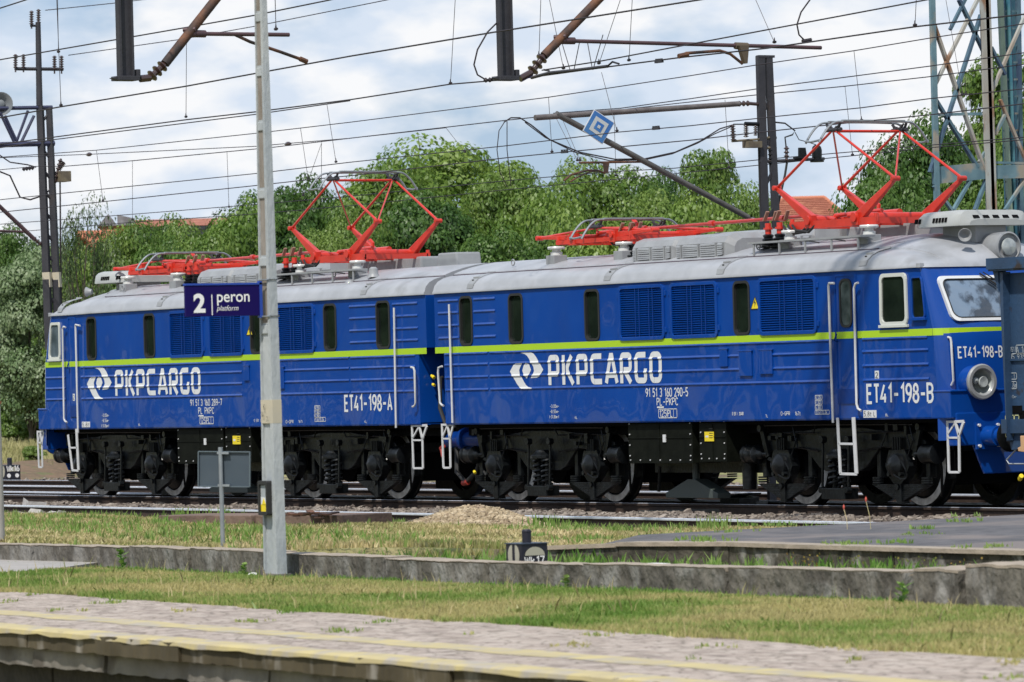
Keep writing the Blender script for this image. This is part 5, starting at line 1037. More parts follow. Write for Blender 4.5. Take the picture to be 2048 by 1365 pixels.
tufts('meadow_grass', L2, .02, .075, .009, 5, GR2, 3, 'dry straw and green grass between the low wall and the front rail', lean=1.1)
L2b = scatter(2600, 43, 56, -21.9, -18.6, lambda x, y: not (x > 47.2 and y > -19.6), zf=lambda x, y: max(gz(x, y), .22 if x > 46 else .33))
tufts('trough_grass', L2b, .04, .11, .008, 5, GR2, 51, 'dry and green grass filling the trough between the two low walls')
L2c = scatter(520, 44.5, 56, -21.9, -19.4, lambda x, y: True, zf=lambda x, y: .24)
tufts('trough_weeds', L2c, .08, .22, .014, 5, GR3, 52, 'bright green weeds in the trough before the dark kerb wall', 'weeds')
L3 = scatter(1900, -5, 56, -22.05, -5.0, mead, lambda x, y: 1 if (math.sin(x*.8+2)+math.sin(y*.9+x*.3) > .75 or y > -6.9 or (y < -20.5 and x > 45)) else .04)
tufts('meadow_weeds', L3, .05, .15, .011, 5, GR3, 4, 'fresh green weeds scattered in the dry grass beside the rail', 'weeds')
L1c = scatter(300, 36, 66, -27.2, -22.1, inlawn, lambda x, y: 1 if math.sin(x*1.3+y*2.1)*math.sin(x*.6-y*1.7+1) > .45 else .06)
tufts('rank_grass', L1c, .035, .075, .006, 7, GR1, 41, 'darker rank tufts dotted over the green grass strip', lean=.9)
L1d = scatter(260, 36, 66, -27.0, -22.3, inlawn)
tufts('dry_stalks', L1d, .08, .17, .004, 2, GR2, 42, 'thin dry stalks standing in the green grass strip', lean=.5)
L4 = scatter(220, 26, 66, -29, -25.6, lambda x, y: y < Cy(x)-.1 and y > Ly(x)+.3, lambda x, y: 1 if math.sin(x*3.1)*math.sin(y*5+x) > .72 else .0, zf=lambda x, y: .31)
tufts('paving_grass', L4, .01, .035, .007, 6, GR1, 5, 'small tufts of grass in the cobble joints')
L5 = scatter(130, 45, 62, -19, -13, lambda x, y: True, lambda x, y: 1 if (math.sin(x*2.1+1)*math.sin(y*2.3) > .82 or (y < -18.5 and math.sin(x*3) > .6)) else 0, zf=lambda x, y: .48)
tufts('asphalt_weeds', L5, .02, .055, .01, 6, GR3, 6, 'green weeds breaking through the asphalt platform at the right', 'weeds')
L6 = [(c_.x+rg.uniform(-.25, .25), c_.y+rg.uniform(-.2, .2), gz(c_.x, c_.y)) for (x, y) in ((380, 1035), (420, 1036), (455, 1038), (350, 1033), (1655, 1075), (1080, 1052), (1110, 1056), (1420, 1065), (1440, 1062)) for c_ in [PZ(x, y, -.02)] for _ in range(12)]
tufts('rail_side_weeds', L6, .10, .26, .010, 3, GR3, 8, 'tall thin weeds standing beside the front rail', 'weeds', lean=.35)
def plant(x, y, z, h, label, n=16, m=GR3, wd=.03):
    t = thing('broadleaf_weed', (x, y, z), label, 'weed', 'single weeds along the walls'); q = MB(); r2 = random.Random(int(x*100))
    for i in range(n):
        a = r2.uniform(0, 6.28); zz = z+h*(i/n)*.8; l = h*r2.uniform(.3, .5); d = Vector((math.cos(a), math.sin(a), .5)).normalized(); p0 = Vector((x, y, zz)); s_ = d.cross(Vector((0, 0, 1))).normalized()*wd
        q.add([p0, p0+d*l*.5+s_, p0+d*l, p0+d*l*.5-s_], [(0, 1, 2, 3)])
    q.build('leaves', m, t, two=True); q = MB(); q.cyl((x, y, z-.02), (x, y, z+h*.9), .006, .003, n=5); q.build('stem', GR3, t); return t
for px_, Yv, zv, h, lab in ((243, -22.35, .3, .22, 'bushy green weed against the low wall left of the pole'), (488, -22.6, .3, .12, 'small green weed by white litter at the wall foot'), (1130, -22.75, .3, .13, 'dark low weed at the wall under the lantern'), (1805, -22.95, .3, .2, 'green weed before the wall step at the right')):
    p_ = PY(px_, 1150, Yv); plant(p_.x, Yv, zv, h, lab)
YLF = leafmat('yellowing_leaves', (.10, .15, .03), (.20, .22, .05), (.4, .24, .06), .3)
for px_, lab in ((1590, 'yellowing creeper leaves on the dark kerb wall, leftmost'), (1690, 'thin green creeper hanging on the dark kerb wall'), (1815, 'olive creeper on the kerb wall above the wall step'), (1905, 'orange tinted creeper on the kerb wall near the pier')):
    p_ = PY(px_, 1120, -19.12); t = thing('creeper', (p_.x, -19.12, .25), lab, 'creeper', 'creepers on the kerb wall'); q = MB()
    for _ in range(34): x = p_.x+rg.uniform(-.35, .35); z = .25+rg.random()*.17; s = rg.uniform(.006, .014); a = rg.uniform(0, 3.14); u = Vector((math.cos(a), -.3, math.sin(a)))*s; v = Vector((-math.sin(a), -.2, math.cos(a)))*s; c_ = Vector((x, -19.03-rg.random()*.05, z)); q.add([c_-u, c_-v, c_+u, c_+v], [(0, 1, 2, 3)])
    q.build('leaves', YLF, t, two=True)
for px_, py_, h in ((1695, 1062, .22), (1742, 1063, .30)):
    p_ = PZ(px_, py_, .45); t = thing('poppy', (p_.x, p_.y, .45), 'thin red flower stalk leaning over the asphalt edge'+(', the taller one' if h > .25 else ', the shorter one'), 'flower', 'red stalks by the asphalt'); q = MB(); e = Vector((p_.x-.12*h*2, p_.y, .45+h)); q.tube([(p_.x, p_.y, .45), ((p_.x+e.x)/2+.02, p_.y, .45+h*.5), e], .0035, 4); q.build('stem', GR2, t)
    q = MB(); q.lathe([(.0, -.02), (.009, .0), (.012, .02), (.006, .035), (0, .045)], e, (0, 0, 1), 6); q.build('flower_head', mat('faded_red_bloom', (.55, .10, .07), rough=.8), t)
q = MB(); p_ = PY(470, 1138, -22.75); q.prism([(p_.x-.06, -22.6, .27), (p_.x+.05, -22.58, .28), (p_.x+.07, -22.55, .29), (p_.x+.0, -22.55, .30), (p_.x-.06, -22.57, .29)], (0, 0, .02)); tag(q.build('litter', mat('white_litter', (.7, .68, .66), rough=.8)), 'crumpled white litter in the grass at the wall foot', 'litter')
q = MB(); p_ = PZ(1318, 1131, .49); q.box((p_.x-.14, p_.y-.02, .487), (p_.x+.08, p_.y+.06, .505)); tag(q.build('litter', mat('white_litter', (.7, .68, .66))), 'flat pale wrapper lying on top of the low wall', 'litter')
# ================================================================ MASTS, POLES, SIGNS
def insulator(mb, a, b, r_=.07, k=5):           # ribbed insulator between a and b
    a = Vector(a); b = Vector(b); L_ = (b-a).length; pr = [(r_*.45, 0)]
    for i in range(k): z = L_*(i+.15)/k; pr += [(r_*.5, z), (r_, z+L_*.25/k), (r_*.95, z+L_*.4/k), (r_*.5, z+L_*.6/k)]
    pr += [(r_*.45, L_)]; mb.lathe(pr, a, b-a, 12)
# --- concrete platform pole
pb = PZ(551, 1153, .3); PXc, PYc = pb.x, pb.y
pole = thing('concrete_pole', (PXc, PYc, .3), 'tall grey concrete pole with recessed web standing in the lawn, carrying the platform sign', 'pole')
def psec(z):                                       # half sizes at height
    k = 1-.087*(z-.3); return .130*k, .052*k
q = MB(); zs = [.3, 1.2, 2.5, 4, 5.5, 7.0, 8.5]
for sy in (-1, 1):                                 # flanges run along Y edges, web between (section elongated in X)
    pass
def slab_(x0f, x1f, y0f, y1f):
    rows = []
    for z in zs:
        hx, hy = psec(z); rows.append([(PXc+hx*x0f, PYc+hy*y0f, z), (PXc+hx*x1f, PYc+hy*y0f, z), (PXc+hx*x1f, PYc+hy*y1f, z), (PXc+hx*x0f, PYc+hy*y1f, z), (PXc+hx*x0f, PYc+hy*y0f, z)])
    q.grid(rows); q.add(rows[-1][:4], [(0, 1, 2, 3)])
slab_(.50, 1.0, -1, 1); slab_(-1.0, -.80, -1, 1); slab_(-.80, .50, -.55, .55)
q.build('shaft', CONC, pole, bevel=.0)
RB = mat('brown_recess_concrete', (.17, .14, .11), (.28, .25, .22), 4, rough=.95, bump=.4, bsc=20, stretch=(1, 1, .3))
z = 2.55
while z < 8.3:                                     # recess panels between cross ribs
    L_ = .62 if z < 4 else .5; hx, hy = psec(z); hx2, hy2 = psec(z+L_); q = MB()
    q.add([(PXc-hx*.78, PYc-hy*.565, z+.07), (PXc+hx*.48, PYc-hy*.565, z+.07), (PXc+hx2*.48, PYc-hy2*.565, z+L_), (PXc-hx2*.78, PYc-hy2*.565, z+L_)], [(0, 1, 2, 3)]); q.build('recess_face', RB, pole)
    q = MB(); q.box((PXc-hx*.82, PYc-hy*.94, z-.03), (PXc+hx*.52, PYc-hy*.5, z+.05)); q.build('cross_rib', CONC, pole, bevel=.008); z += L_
q = MB(); a = PY(545, 800, PYc-.05).z; b = PY(545, 847, PYc-.05).z; hx, hy = psec(a); q.box((PXc-hx*1.03, PYc-hy*1.04, b), (PXc+hx*1.03, PYc+hy*1.04, a)); q.build('cream_band', mat('cream_paint', (.52, .46, .34), (.46, .42, .33), 6, rough=.8), pole)
q = MB(); x0 = PXc-.11; YF = PYc-.052
letters(q, 'K', (PXc-.03, YF-.012, a-.09), (1, 0, 0), (0, 0, 1), .05, t=.12); letters(q, '1A', (PXc-.08, YF-.012, a-.155), (1, 0, 0), (0, 0, 1), .045, t=.12); letters(q, '7', (PXc+.02, YF-.012, a-.20), (1, 0, 0), (0, 0, 1), .045, t=.12); q.build('pole_mark', BLACKT, pole, two=True)
q = MB(); z0_, z1_ = PY(540, 1031, YF).z, PY(540, 962, YF).z; ring(q, rrect(PXc-.115, PXc+.06, z0_, z1_, .02), rrect(PXc-.09, PXc+.035, z0_+.025, z1_-.035, .01), YF-.05, YF+.01); o = q.build('box_frame', BLACKT, pole, bevel=.003)
q = MB(); q.box((PXc-.09, YF-.03, z0_+.03), (PXc+.035, YF-.02, z1_-.04)); q.build('box_cover', CONC, o); q = MB(); q.box((PXc-.085, YF-.034, z0_+.035), (PXc+.03, YF-.031, z0_+.10)); q.build('yellow_sticker', YELL, o)
q = MB(); q.box((PXc-.085, YF-.034, z0_+.10), (PXc+.03, YF-.031, z0_+.165)); q.build('white_sticker', WHITEP, o); q = MB(); q.prism([(PXc-.06, YF-.038, z0_+.10), (PXc+.01, YF-.038, z0_+.10), (PXc-.025, YF-.038, z0_+.155)], (0, .003, 0)); q.build('sticker_triangle', YELL, o)
q = MB(); q.cyl((PXc-.14, PYc-.05, .3), (PXc-.14, PYc-.05, .36), .03, n=8); q.cyl((PXc-.2, PYc-.0, .3), (PXc-.2, PYc, .35), .02, n=8); q.prism([(PXc-.15, PYc-.08, .29), (PXc+.16, PYc-.08, .29), (PXc+.16, PYc+.08, .29), (PXc-.15, PYc+.08, .29)], (0, 0, .035)); q.build('foot', mat('dark_foot', (.09, .08, .075), (.2, .18, .16), 8, rough=.9), pole)
# --- platform sign "2 peron"
Xs = PXc-.0
sg = thing('platform_sign', (Xs, PYc, 3), 'dark blue platform sign reading 2 peron, platform, strapped to the concrete pole', 'sign')
a = PX(371, 634, Xs); b = PX(523, 632, Xs); zt = PX(371, 569, Xs).z; y0, y1 = a.y, b.y; z0 = a.z
NAVY = mat('navy_sign', (.010, .005, .085), rough=.6, spec=.1); q = MB(); q.box((Xs-.02, y0, z0), (Xs+.012, y1, zt)); q.build('sign_board', NAVY, sg, bevel=.002)
q = MB(); q.box((Xs-.025, y0-.006, zt-.012), (Xs+.018, y1+.005, zt+.006)); q.box((Xs-.025, y1-.022, z0-.02), (Xs+.018, y1+.006, zt+.02)); q.build('sign_frame', mat('blue_sign_frame', (.015, .06, .36), rough=.4), sg)
W_ = y1-y0; H_ = zt-z0
def text_obj(name, s, h, y, z, parent, m, X, bold=0, shear=0, squeeze=1, origin=None, ux=None):
    cu = bpy.data.curves.new(name, 'FONT'); cu.body = s; cu.size = 1; cu.offset = bold; cu.shear = shear; cu.extrude = 0; tmp = bpy.data.objects.new('tmp_text', cu); COL.objects.link(tmp)
    dg = bpy.context.evaluated_depsgraph_get(); me = bpy.data.meshes.new_from_object(tmp.evaluated_get(dg)); bpy.data.objects.remove(tmp); bpy.data.curves.remove(cu)
    org = ORG[parent.name]
    for v in me.vertices: cx, cy = v.co.x*h*squeeze, v.co.y*h; v.co = Vector((X, y+cx, z+cy))-org
    me.name = name; me.materials.clear(); me.materials.append(m); o = bpy.data.objects.new(name, me); COL.objects.link(o); o.parent = parent; return o
WS = mat('white_sign_letters', (.85, .83, .82), rough=.5)
text_obj('sign_number', '2', H_*.78, y0+W_*.10, z0+H_*.14, sg, WS, Xs+.014, bold=.035, squeeze=1.05)
text_obj('sign_word', 'peron', H_*.50, y0+W_*.40, z0+H_*.44, sg, WS, Xs+.014, bold=.008, squeeze=.98)
text_obj('sign_small_word', 'platform', H_*.225, y0+W_*.40, z0+H_*.17, sg, WS, Xs+.014, shear=.25, squeeze=.98)
q = MB(); q.box((Xs+.012, y0+W_*.337, z0+.01), (Xs+.015, y0+W_*.337+.008, zt-H_*.33)); q.build('divider_line', WS, sg)
for z in (zt+.03, z0-.01):
    hx, hy = psec(z); q = MB(); q.tube([(PXc-hx-.006, PYc-hy-.006, z), (PXc+hx+.006, PYc-hy-.006, z), (PXc+hx+.006, PYc+hy+.006, z), (PXc-hx-.006, PYc+hy+.006, z), (PXc-hx-.006, PYc-hy-.006, z)], .008, 5); q.tube([(PXc+hx, PYc-hy, z), (Xs, y1-.01, z)], .006, 5); q.build('steel_band', GALV, sg, True)
# --- leaning rusty post at the left edge
lp = PZ(-4, 1116, .31); t = thing('rusty_steel_post', (lp.x, lp.y, .3), 'pale painted post with rust streaks at the very left edge', 'post')
q = MB(); q.cyl((lp.x, lp.y, .3), (lp.x, lp.y, 2.9), .082, .055, n=16); q.build('shaft', mat('peeling_grey_post', (.42, .40, .37), (.34, .31, .28), 3, rough=.8, bump=.1, c3=(.28, .12, .05), sc3=2.5, t3=(.56, .64), stretch=(1, 1, .4)), t, True)
q = MB(); q.cyl((lp.x, lp.y, .3), (lp.x, lp.y, .50), .095, .088, n=16); q.build('rusty_base', RUST, t, True); q = MB(); q.cyl((lp.x, lp.y, 1.93), (lp.x, lp.y, 1.96), .078, n=16); q.build('rust_ring', mat('rust_orange', (.35, .12, .05), rough=.9), t)
# --- back of a grey sign on a thin post
sp = PZ(446, 1104, .42); t = thing('sign_back', (sp.x, sp.y, .4), 'grey back of a rectangular sign on a thin galvanised post behind the low wall', 'sign')
zt = PY(438, 895, sp.y).z; q = MB(); q.cyl((sp.x, sp.y, .3), (sp.x, sp.y, zt), .022, n=12); q.build('post', GALV, t, True)
dv = Vector((.80, .60, 0)).normalized(); dv = (_r+Vector((_f.x, _f.y, 0))*-.25).normalized(); c0 = PY(436, 939, sp.y); c0 = Vector((sp.x, sp.y+.04, c0.z)); hw, hh = .265, .172; upv = Vector((0, 0, 1)); dv2 = (dv+Vector((0, 0, -.03))).normalized(); nrm = dv2.cross(upv).normalized()
P4 = [c0+dv2*(i*hw)+(upv+dv2*.03)*(j*hh) for i, j in ((-1, -1), (1, -1), (1, 1), (-1, 1))]; q = MB(); q.prism([p+nrm*.0 for p in P4], -nrm*.004); q.build('panel', mat('grey_blue_panel', (.045, .065, .085), (.06, .08, .10), 3, rough=.5), t)
q = MB()
for k in range(4): q.bar(P4[k]+nrm*.008, P4[(k+1) % 4]+nrm*.008, .010, .028, up=nrm)
q.build('folded_rim', mat('rim_grey', (.10, .13, .15), rough=.45), t)
q = MB()
for j in (-.93, .93): q.bar(c0+upv*(j*hh)-dv2*.06+nrm*.03, c0+upv*(j*hh)+dv2*.06+nrm*.03, .03, .022); 
q.build('clamp', GALV, t)
# --- point indicator lanterns
def lantern(x, y, z0, s, ht, label, txt, far=False):
    t = thing('point_indicator', (x, y, z0), label, 'point indicator', 'black point indicator lanterns')
    q = MB(); z1 = z0+ht; q.box((x-s/2, y-s/2, z1-s*.95), (x+s/2, y+s/2, z1)); q.build('lantern_box', mat('lantern_black', (.012, .012, .022), rough=.45), t, bevel=.004)
    q = MB(); q.prism([(x-s/2-.01, y-s/2-.01, z1), (x+s/2+.01, y-s/2-.01, z1), (x+s/2+.01, y+s/2+.01, z1), (x-s/2-.01, y+s/2+.01, z1)], (0, 0, .008)); q.build('lid', mat('lid_blue_grey', (.04, .055, .085), rough=.4), t)
    q = MB(); q.lathe([(s*.155, 0), (s*.155, s*.36), (s*.165, s*.37), (s*.165, s*.42), (s*.12, s*.47), (0, s*.48)], (x-s*.02, y+s*.02, z1), (0, 0, 1), 18); q.build('chimney_cap', MATS['lantern_black'], t, True)
    PM = mat('yellowed_white_glass', (.40, .38, .30), rough=.5); zc = z1-s*.38; r_ = s*.36
    q = MB(); X = x+s/2+.002; pts = [(X, y+r_*1.05*math.cos(R(a)), zc+r_*.78*math.sin(R(a))) for a in range(0, 181, 12)]; q.prism(pts, (.002, 0, 0)); q.build('half_disc', PM, t)
    q = MB(); Y = y-s/2-.002
    for sg_ in (-1, 1): pts = [(x+sg_*s*.09, Y, zc+r_)]+[(x+sg_*(s*.09+r_*.75*math.sin(R(a))), Y, zc+r_*math.cos(R(a))) for a in range(0, 181, 15)]; q.prism(pts, (0, -.002, 0))
    q.build('split_disc', PM, t)
    if not far:
        q = MB(); letters(q, txt, (X+.003, y-s*.40, zc-s*.27), (0, 1, 0), (0, 0, 1), s*.23, width=s*.74, t=.18); q.build('lettering', WS, t, two=True)
    else:
        q = MB(); letters(q, txt, (X+.003, y-s*.44, zc+s*.02), (0, 1, 0), (0, 0, 1), s*.34, width=s*.85, t=.17); q.build('lettering', WS, t, two=True)
        for dy in (-.3, .26): q = MB(); q.cyl((X, y+dy*s, zc-s*.26), (X+.006, y+dy*s, zc-s*.26), s*.13, n=14); q.build('white_disc', WS, t)
    q = MB(); q.cyl((x, y, z0-.1), (x, y, z1-s*.9), .05, n=10); q.build('stand', BLACKT, t)
wp = PY(1030, 1100, -21.9); z1 = PY(1040, 1089, -21.9).z
lantern(wp.x, -21.78, .38, .265, z1-.38, 'black point indicator box lettered Wk17 behind the low wall', 'Wk17')
wp = PZ(20, 968, -.2); z1 = PY(20, 931, wp.y).z; lantern(wp.x, wp.y, -.2, .40, z1+.2, 'black point indicator box lettered Wk16 at the far left beyond the tracks', 'Wk16', far=True)
# --- hanging supports of the overhead gantry at X = 29.6
GX = 29.6
gn = thing('overhead_gantry', (GX, -12, 10), 'dark steel gantry whose two hanging posts reach down from above the picture', 'gantry')
q = MB()
for y in (-20, 14): q.box((GX-.25, y-.2, .0), (GX+.25, y+.2, 11.6))
for z in (10.6, 11.5):
    for dx in (-.25, .25): q.box((GX+dx-.06, -20, z), (GX+dx+.06, 14, z+.12))
y = -20
while y < 13.9: q.bar((GX-.25, y, 10.7), (GX-.25, y+1, 11.5), .06, .06); q.bar((GX+.25, y+1, 10.7), (GX+.25, y+2, 11.5), .06, .06); y += 2
q.build('gantry_frame', MASTM, gn)
def gp(x, y): return PX(x, y, GX)
def hang(xl, xr, xb, yb, name):
    b0 = gp(xb, yb); w = .30; y_ = b0.y; q = MB(); zb_ = b0.z
    q.box((GX-.02, y_-.11, zb_), (GX+.08, y_-.07, 10.7)); q.box((GX-.07, y_-.07, zb_), (GX+.02, y_+.11, 10.7)); q.box((GX-.02, y_+.08, zb_), (GX+.07, y_+.11, 10.7)); q.build('hanging_post', MASTM, gn, bevel=.006)
    q = MB()
    z = zb_+.3
    while z < 10: q.box((GX+.02, y_-.07, z), (GX+.03, y_-.03, z+.3)); z += .62
    q.build('post_slot', BLACKT, gn)
    q = MB(); q.box((GX-.11, y_-.15, zb_-.06), (GX+.12, y_+.16, zb_)); q.prism([(GX, y_-.24, zb_-.03), (GX, y_-.14, zb_-.06), (GX, y_-.14, zb_)], (.08, 0, 0)); q.box((GX-.04, y_+.14, zb_-.02), (GX+.06, y_+.20, zb_+.09)); q.build('base_bracket', MASTM, gn, bevel=.008)
    return y_, zb_
y1_, z1_ = hang(233, 262, 250, 153, 'l'); y2_, z2_ = hang(992, 1025, 1010, 153, 'r')
def cant(name, label, base, path_ins, top, tubeA, tubeB, extra):
    t = thing(name, base, label, 'cantilever', 'rusty cantilever arms under the gantry'); q = MB()
    a, b = path_ins; insulator(q, a, b, .085, 3); q.cyl(base, a, .05, n=10); q.build('insulator', INSUL, t, True)
    q = MB(); q.cyl(b, top, .062, n=14); q.build('diagonal_tube', RUST, t, True)
    q = MB(); q.cyl(tubeA, tubeB, .028, n=10); m_ = Vector(tubeA); q.cyl(m_-Vector((0, .12, -.0)), m_+Vector((0, .15, 0)), .05, n=10); q.cyl(m_-Vector((.06, .14, -.05)), m_+Vector((.06, -.02, .06)), .03, n=8); q.build('steady_tube', mat('purple_brown_tube', (.09, .045, .05), (.06, .035, .04), 5, rough=.6), t, True)
    for pts, r_ in extra: q = MB(); q.tube(pts, r_, 8); q.build('registration_arm', RUST if r_ > .02 else MASTM, t, True)
G3 = lambda x, y: tuple(gp(x, y))
cant('catenary_cantilever', 'rusty diagonal cantilever arm hanging left of the concrete pole', G3(280, 158), (G3(300, 156), G3(330, 128)), G3(470, -50), G3(390, 68), G3(578, 70),
     [([G3(470, 70), G3(500, 84), G3(560, 104), G3(610, 122)], .022), ([G3(600, 118), G3(614, 124)], .035)])
cant('catenary_cantilever', 'rusty diagonal cantilever arm hanging near the top centre', G3(1040, 158), (G3(1062, 146), G3(1088, 112)), G3(1245, -50), G3(1130, 82), G3(1642, 96),
     [([G3(1362, 112), G3(1372, 107), G3(1440, 102), G3(1460, 108), G3(1485, 128)], .022), ([G3(1357, 113), G3(1376, 109)], .035)])
q = MB(); q.prism([G3(1473, 92), G3(1492, 92), G3(1489, 128), G3(1484, 128)], (.08, 0, 0)); q.cyl(G3(1470, 92), G3(1495, 93), .05, n=8); tag(q.build('registration_bracket', mat('brown_bracket', (.10, .075, .05), rough=.8)), 'small tapering brown bracket hanging under the steady tube', 'bracket')
# --- right mast with its cantilever, diamond sign, switch gear
RX = 17.94
rmst = thing('catenary_mast', (RX, 2.9, 0), 'dark twin-leg catenary mast rising behind the right pantograph', 'mast', 'dark overhead line masts')
q = MB(); q.box((RX-.04, 2.78, -.3), (RX+.04, 2.92, 7.40)); q.build('mast_leg', MASTM, rmst); q = MB(); q.bar((RX, 3.19, -.3), (RX, 3.02, 7.38), .08, .12); q.box((RX-.045, 2.80, 7.37), (RX+.045, 3.12, 7.41)); q.build('mast_leg', MASTM, rmst)
q = MB(); z = .3
while z < 7.0: q.bar((RX, 2.92, z), (RX, 3.10, z+.28), .03, .05); z += .62
q.build('mast_lattice', MASTM, rmst)
PR = lambda x, y: tuple(PX(x, y, RX))
cn = thing('catenary_cantilever', PR(1515, 208), 'long horizontal tube and sloping strut reaching left from the right mast', 'cantilever')
q = MB(); q.cyl(PR(1495, 207), PR(1518, 209), .03, n=8); insulator(q, PR(1475, 208), PR(1500, 207), .05, 3); insulator(q, PR(1492, 434), PR(1510, 442), .05, 2); q.build('insulator', INSUL, cn, True)
q = MB(); q.cyl(PR(1070, 236), PR(1478, 208), .048, .045, n=12); q.build('top_tube', mat('grey_brown_tube', (.09, .075, .075), (.15, .135, .13), 5, rough=.6), cn, True)
q = MB(); q.cyl(PR(1112, 228), PR(1496, 435), .052, .048, n=12); q.build('strut', mat('grey_strut', (.11, .105, .10), (.07, .065, .065), 5, rough=.6), cn, True)
q = MB(); q.cyl(PR(1158, 326), PR(1290, 324), .018, n=8); q.prism([PR(1205, 325), PR(1216, 325), PR(1213, 347), PR(1208, 347)], (.05, 0, 0)); q.tube([PR(1128, 362), PR(1142, 350), PR(1175, 341), PR(1195, 341), PR(1210, 347)], .018, 6); q.tube([PR(1140, 364), PR(1160, 352), PR(1180, 344), PR(1200, 342)], .014, 6); q.build('registration_arm', RUST, cn, True)
ds = thing('diamond_sign', PR(1190, 253), 'tilted blue and white square signal board on the sloping strut', 'sign')
DC = [PR(1183, 222), PR(1221, 247), PR(1198, 288), PR(1161, 262)]; cen = sum((Vector(p) for p in DC), Vector())/4
off = Vector((.10, 0, 0))
def dia(k, th, o_): return [cen+(Vector(p)-cen)*k+off+Vector((o_, 0, 0)) for p in DC]
q = MB(); q.prism(dia(1.06, 0, -.012), (.01, 0, 0)); q.build('white_rim', WHITEP, ds)
SB = mat('signal_blue', (.02, .12, .42), (.06, .19, .42), 1.5, rough=.5); SGW = mat('greyed_white', (.50, .52, .52), rough=.6)
for k, m, o_ in ((1.0, SB, .0), (.66, SGW, .004), (.36, SB, .008), (.13, SGW, .012)):
    q = MB(); P_ = dia(k, 0, o_); q.prism(P_, (.003, 0, 0)); q.build('board' if k == 1 else 'square', m, ds)
sw = thing('line_isolator', PR(1490, 270), 'cluster of ribbed insulators and yellowish brackets on the right mast', 'isolator')
for x, y0, y1 in ((1467, 282, 250), (1492, 275, 250), (1511, 272, 250)): q = MB(); insulator(q, PR(x, y0), PR(x+(-2 if x == 1467 else 0), y1), .052 if x < 1500 else .04, 6); q.build('insulator', INSUL, sw, True)
OCH = mat('ochre_steel', (.17, .14, .09), (.10, .08, .06), 6, rough=.8)
q = MB(); q.cyl(PR(1464, 283), PR(1518, 279), .022, n=6); a = PR(1491, 283); b = PR(1512, 296); q.box((a[0]-.1, a[1], b[2]), (a[0]+.1, b[1]+.06, a[2])); 
for y in (277, 297): q.cyl(PR(1522, y), PR(1552, y-1), .03, n=6)
q.cyl(PR(1548, 275), PR(1549, 296), .03, n=6); q.build('bracket', OCH, sw)
q = MB(); q.cyl(PR(1490, 248), PR(1521, 249), .035, n=8); q.cyl(PR(1467, 249), PR(1488, 249), .012, n=6); insulator(q, PR(1541, 330), PR(1541, 297), .045, 4); q.build('switch_arm', BLACKM, sw)
cb = thing('cable_terminal', PR(1570, 325), 'black cross-arm right of the mast with an insulator, dark flag plate and round housing', 'cable terminal')
q = MB(); q.cyl(PR(1518, 324), PR(1648, 318), .030, n=6); q.build('cross_arm', MASTM, cb); q = MB(); insulator(q, PR(1573, 324), PR(1573, 293), .05, 4); q.build('insulator', INSUL, cb, True)
q = MB(); q.prism([PR(1596, 316), PR(1611, 315), PR(1608, 296), PR(1596, 296)], (.05, 0, 0)); q.prism([PR(1586, 318), PR(1610, 317), PR(1610, 313), PR(1586, 314)], (.1, 0, 0)); q.build('flag_plate', BLACKM, cb)
a = Vector(PR(1634, 320)); q = MB(); q.lathe([(.12, 0), (.12, .05), (.085, .06), (.09, .2), (.075, .26), (.04, .29)], a-Vector((0, 0, .04)), (0, 0, 1), 14); q.build('round_housing', BLACKM, cb, True)
q = MB(); q.tube([PR(1572, 293), PR(1570, 275), PR(1585, 270), PR(1590, 262), PR(1570, 247), PR(1550, 245)], .014, 6); q.tube([PR(1590, 265), PR(1598, 280), PR(1620, 286), PR(1632, 290)], .008, 5); q.tube([PR(1574, 325), PR(1570, 350), PR(1562, 385), PR(1552, 430)], .022, 6); q.tube([PR(1517, 300), PR(1519, 360), PR(1522, 440)], .014, 5); q.build('cable', BLACKT, cb, True)
q = MB(); q.tube([PR(1467, 250), PR(1440, 258), PR(1400, 283), PR(1350, 305), PR(1290, 318), PR(1230, 319), PR(1160, 305), PR(1100, 280), PR(1062, 250), PR(1040, 236), PR(1022, 236), PR(1008, 245)], .012, 5)
q.tube([PR(1467, 252), PR(1430, 268), PR(1395, 287), PR(1345, 308), PR(1290, 320), PR(1220, 322), PR(1150, 305), PR(1090, 275), PR(1050, 245)], .010, 5)
q.tube([PR(1010, 243), PR(998, 262), PR(994, 300), PR(1000, 345), PR(1015, 375)], .008, 5); q.tube([PR(1014, 243), PR(1014, 300), PR(1022, 372)], .008, 5)
tag(q.build('feeder_cables', WIREM, None, True), 'pair of black cables sagging between the right mast and the tube end', 'cable')
q = MB(); q.tube([G3(993, 47), G3(975, 65), G3(955, 100), G3(948, 130), G3(955, 150), G3(972, 160)], .012, 5); insulator(q, G3(968, 161), G3(984, 160), .035, 2); tag(q.build('bonding_loop', WIREM, None, True), 'thin cable loop beside the right hanging post', 'cable')
q = MB(); q.tube([G3(1620, 0), G3(1602, 25), G3(1594, 50), G3(1598, 70), G3(1608, 80)], .012, 5); q.cyl(G3(1605, 83), G3(1622, 80), .03, n=6); tag(q.build('bonding_loop', WIREM, None, True), 'curved cable hanging at the top right above the tube end', 'cable')
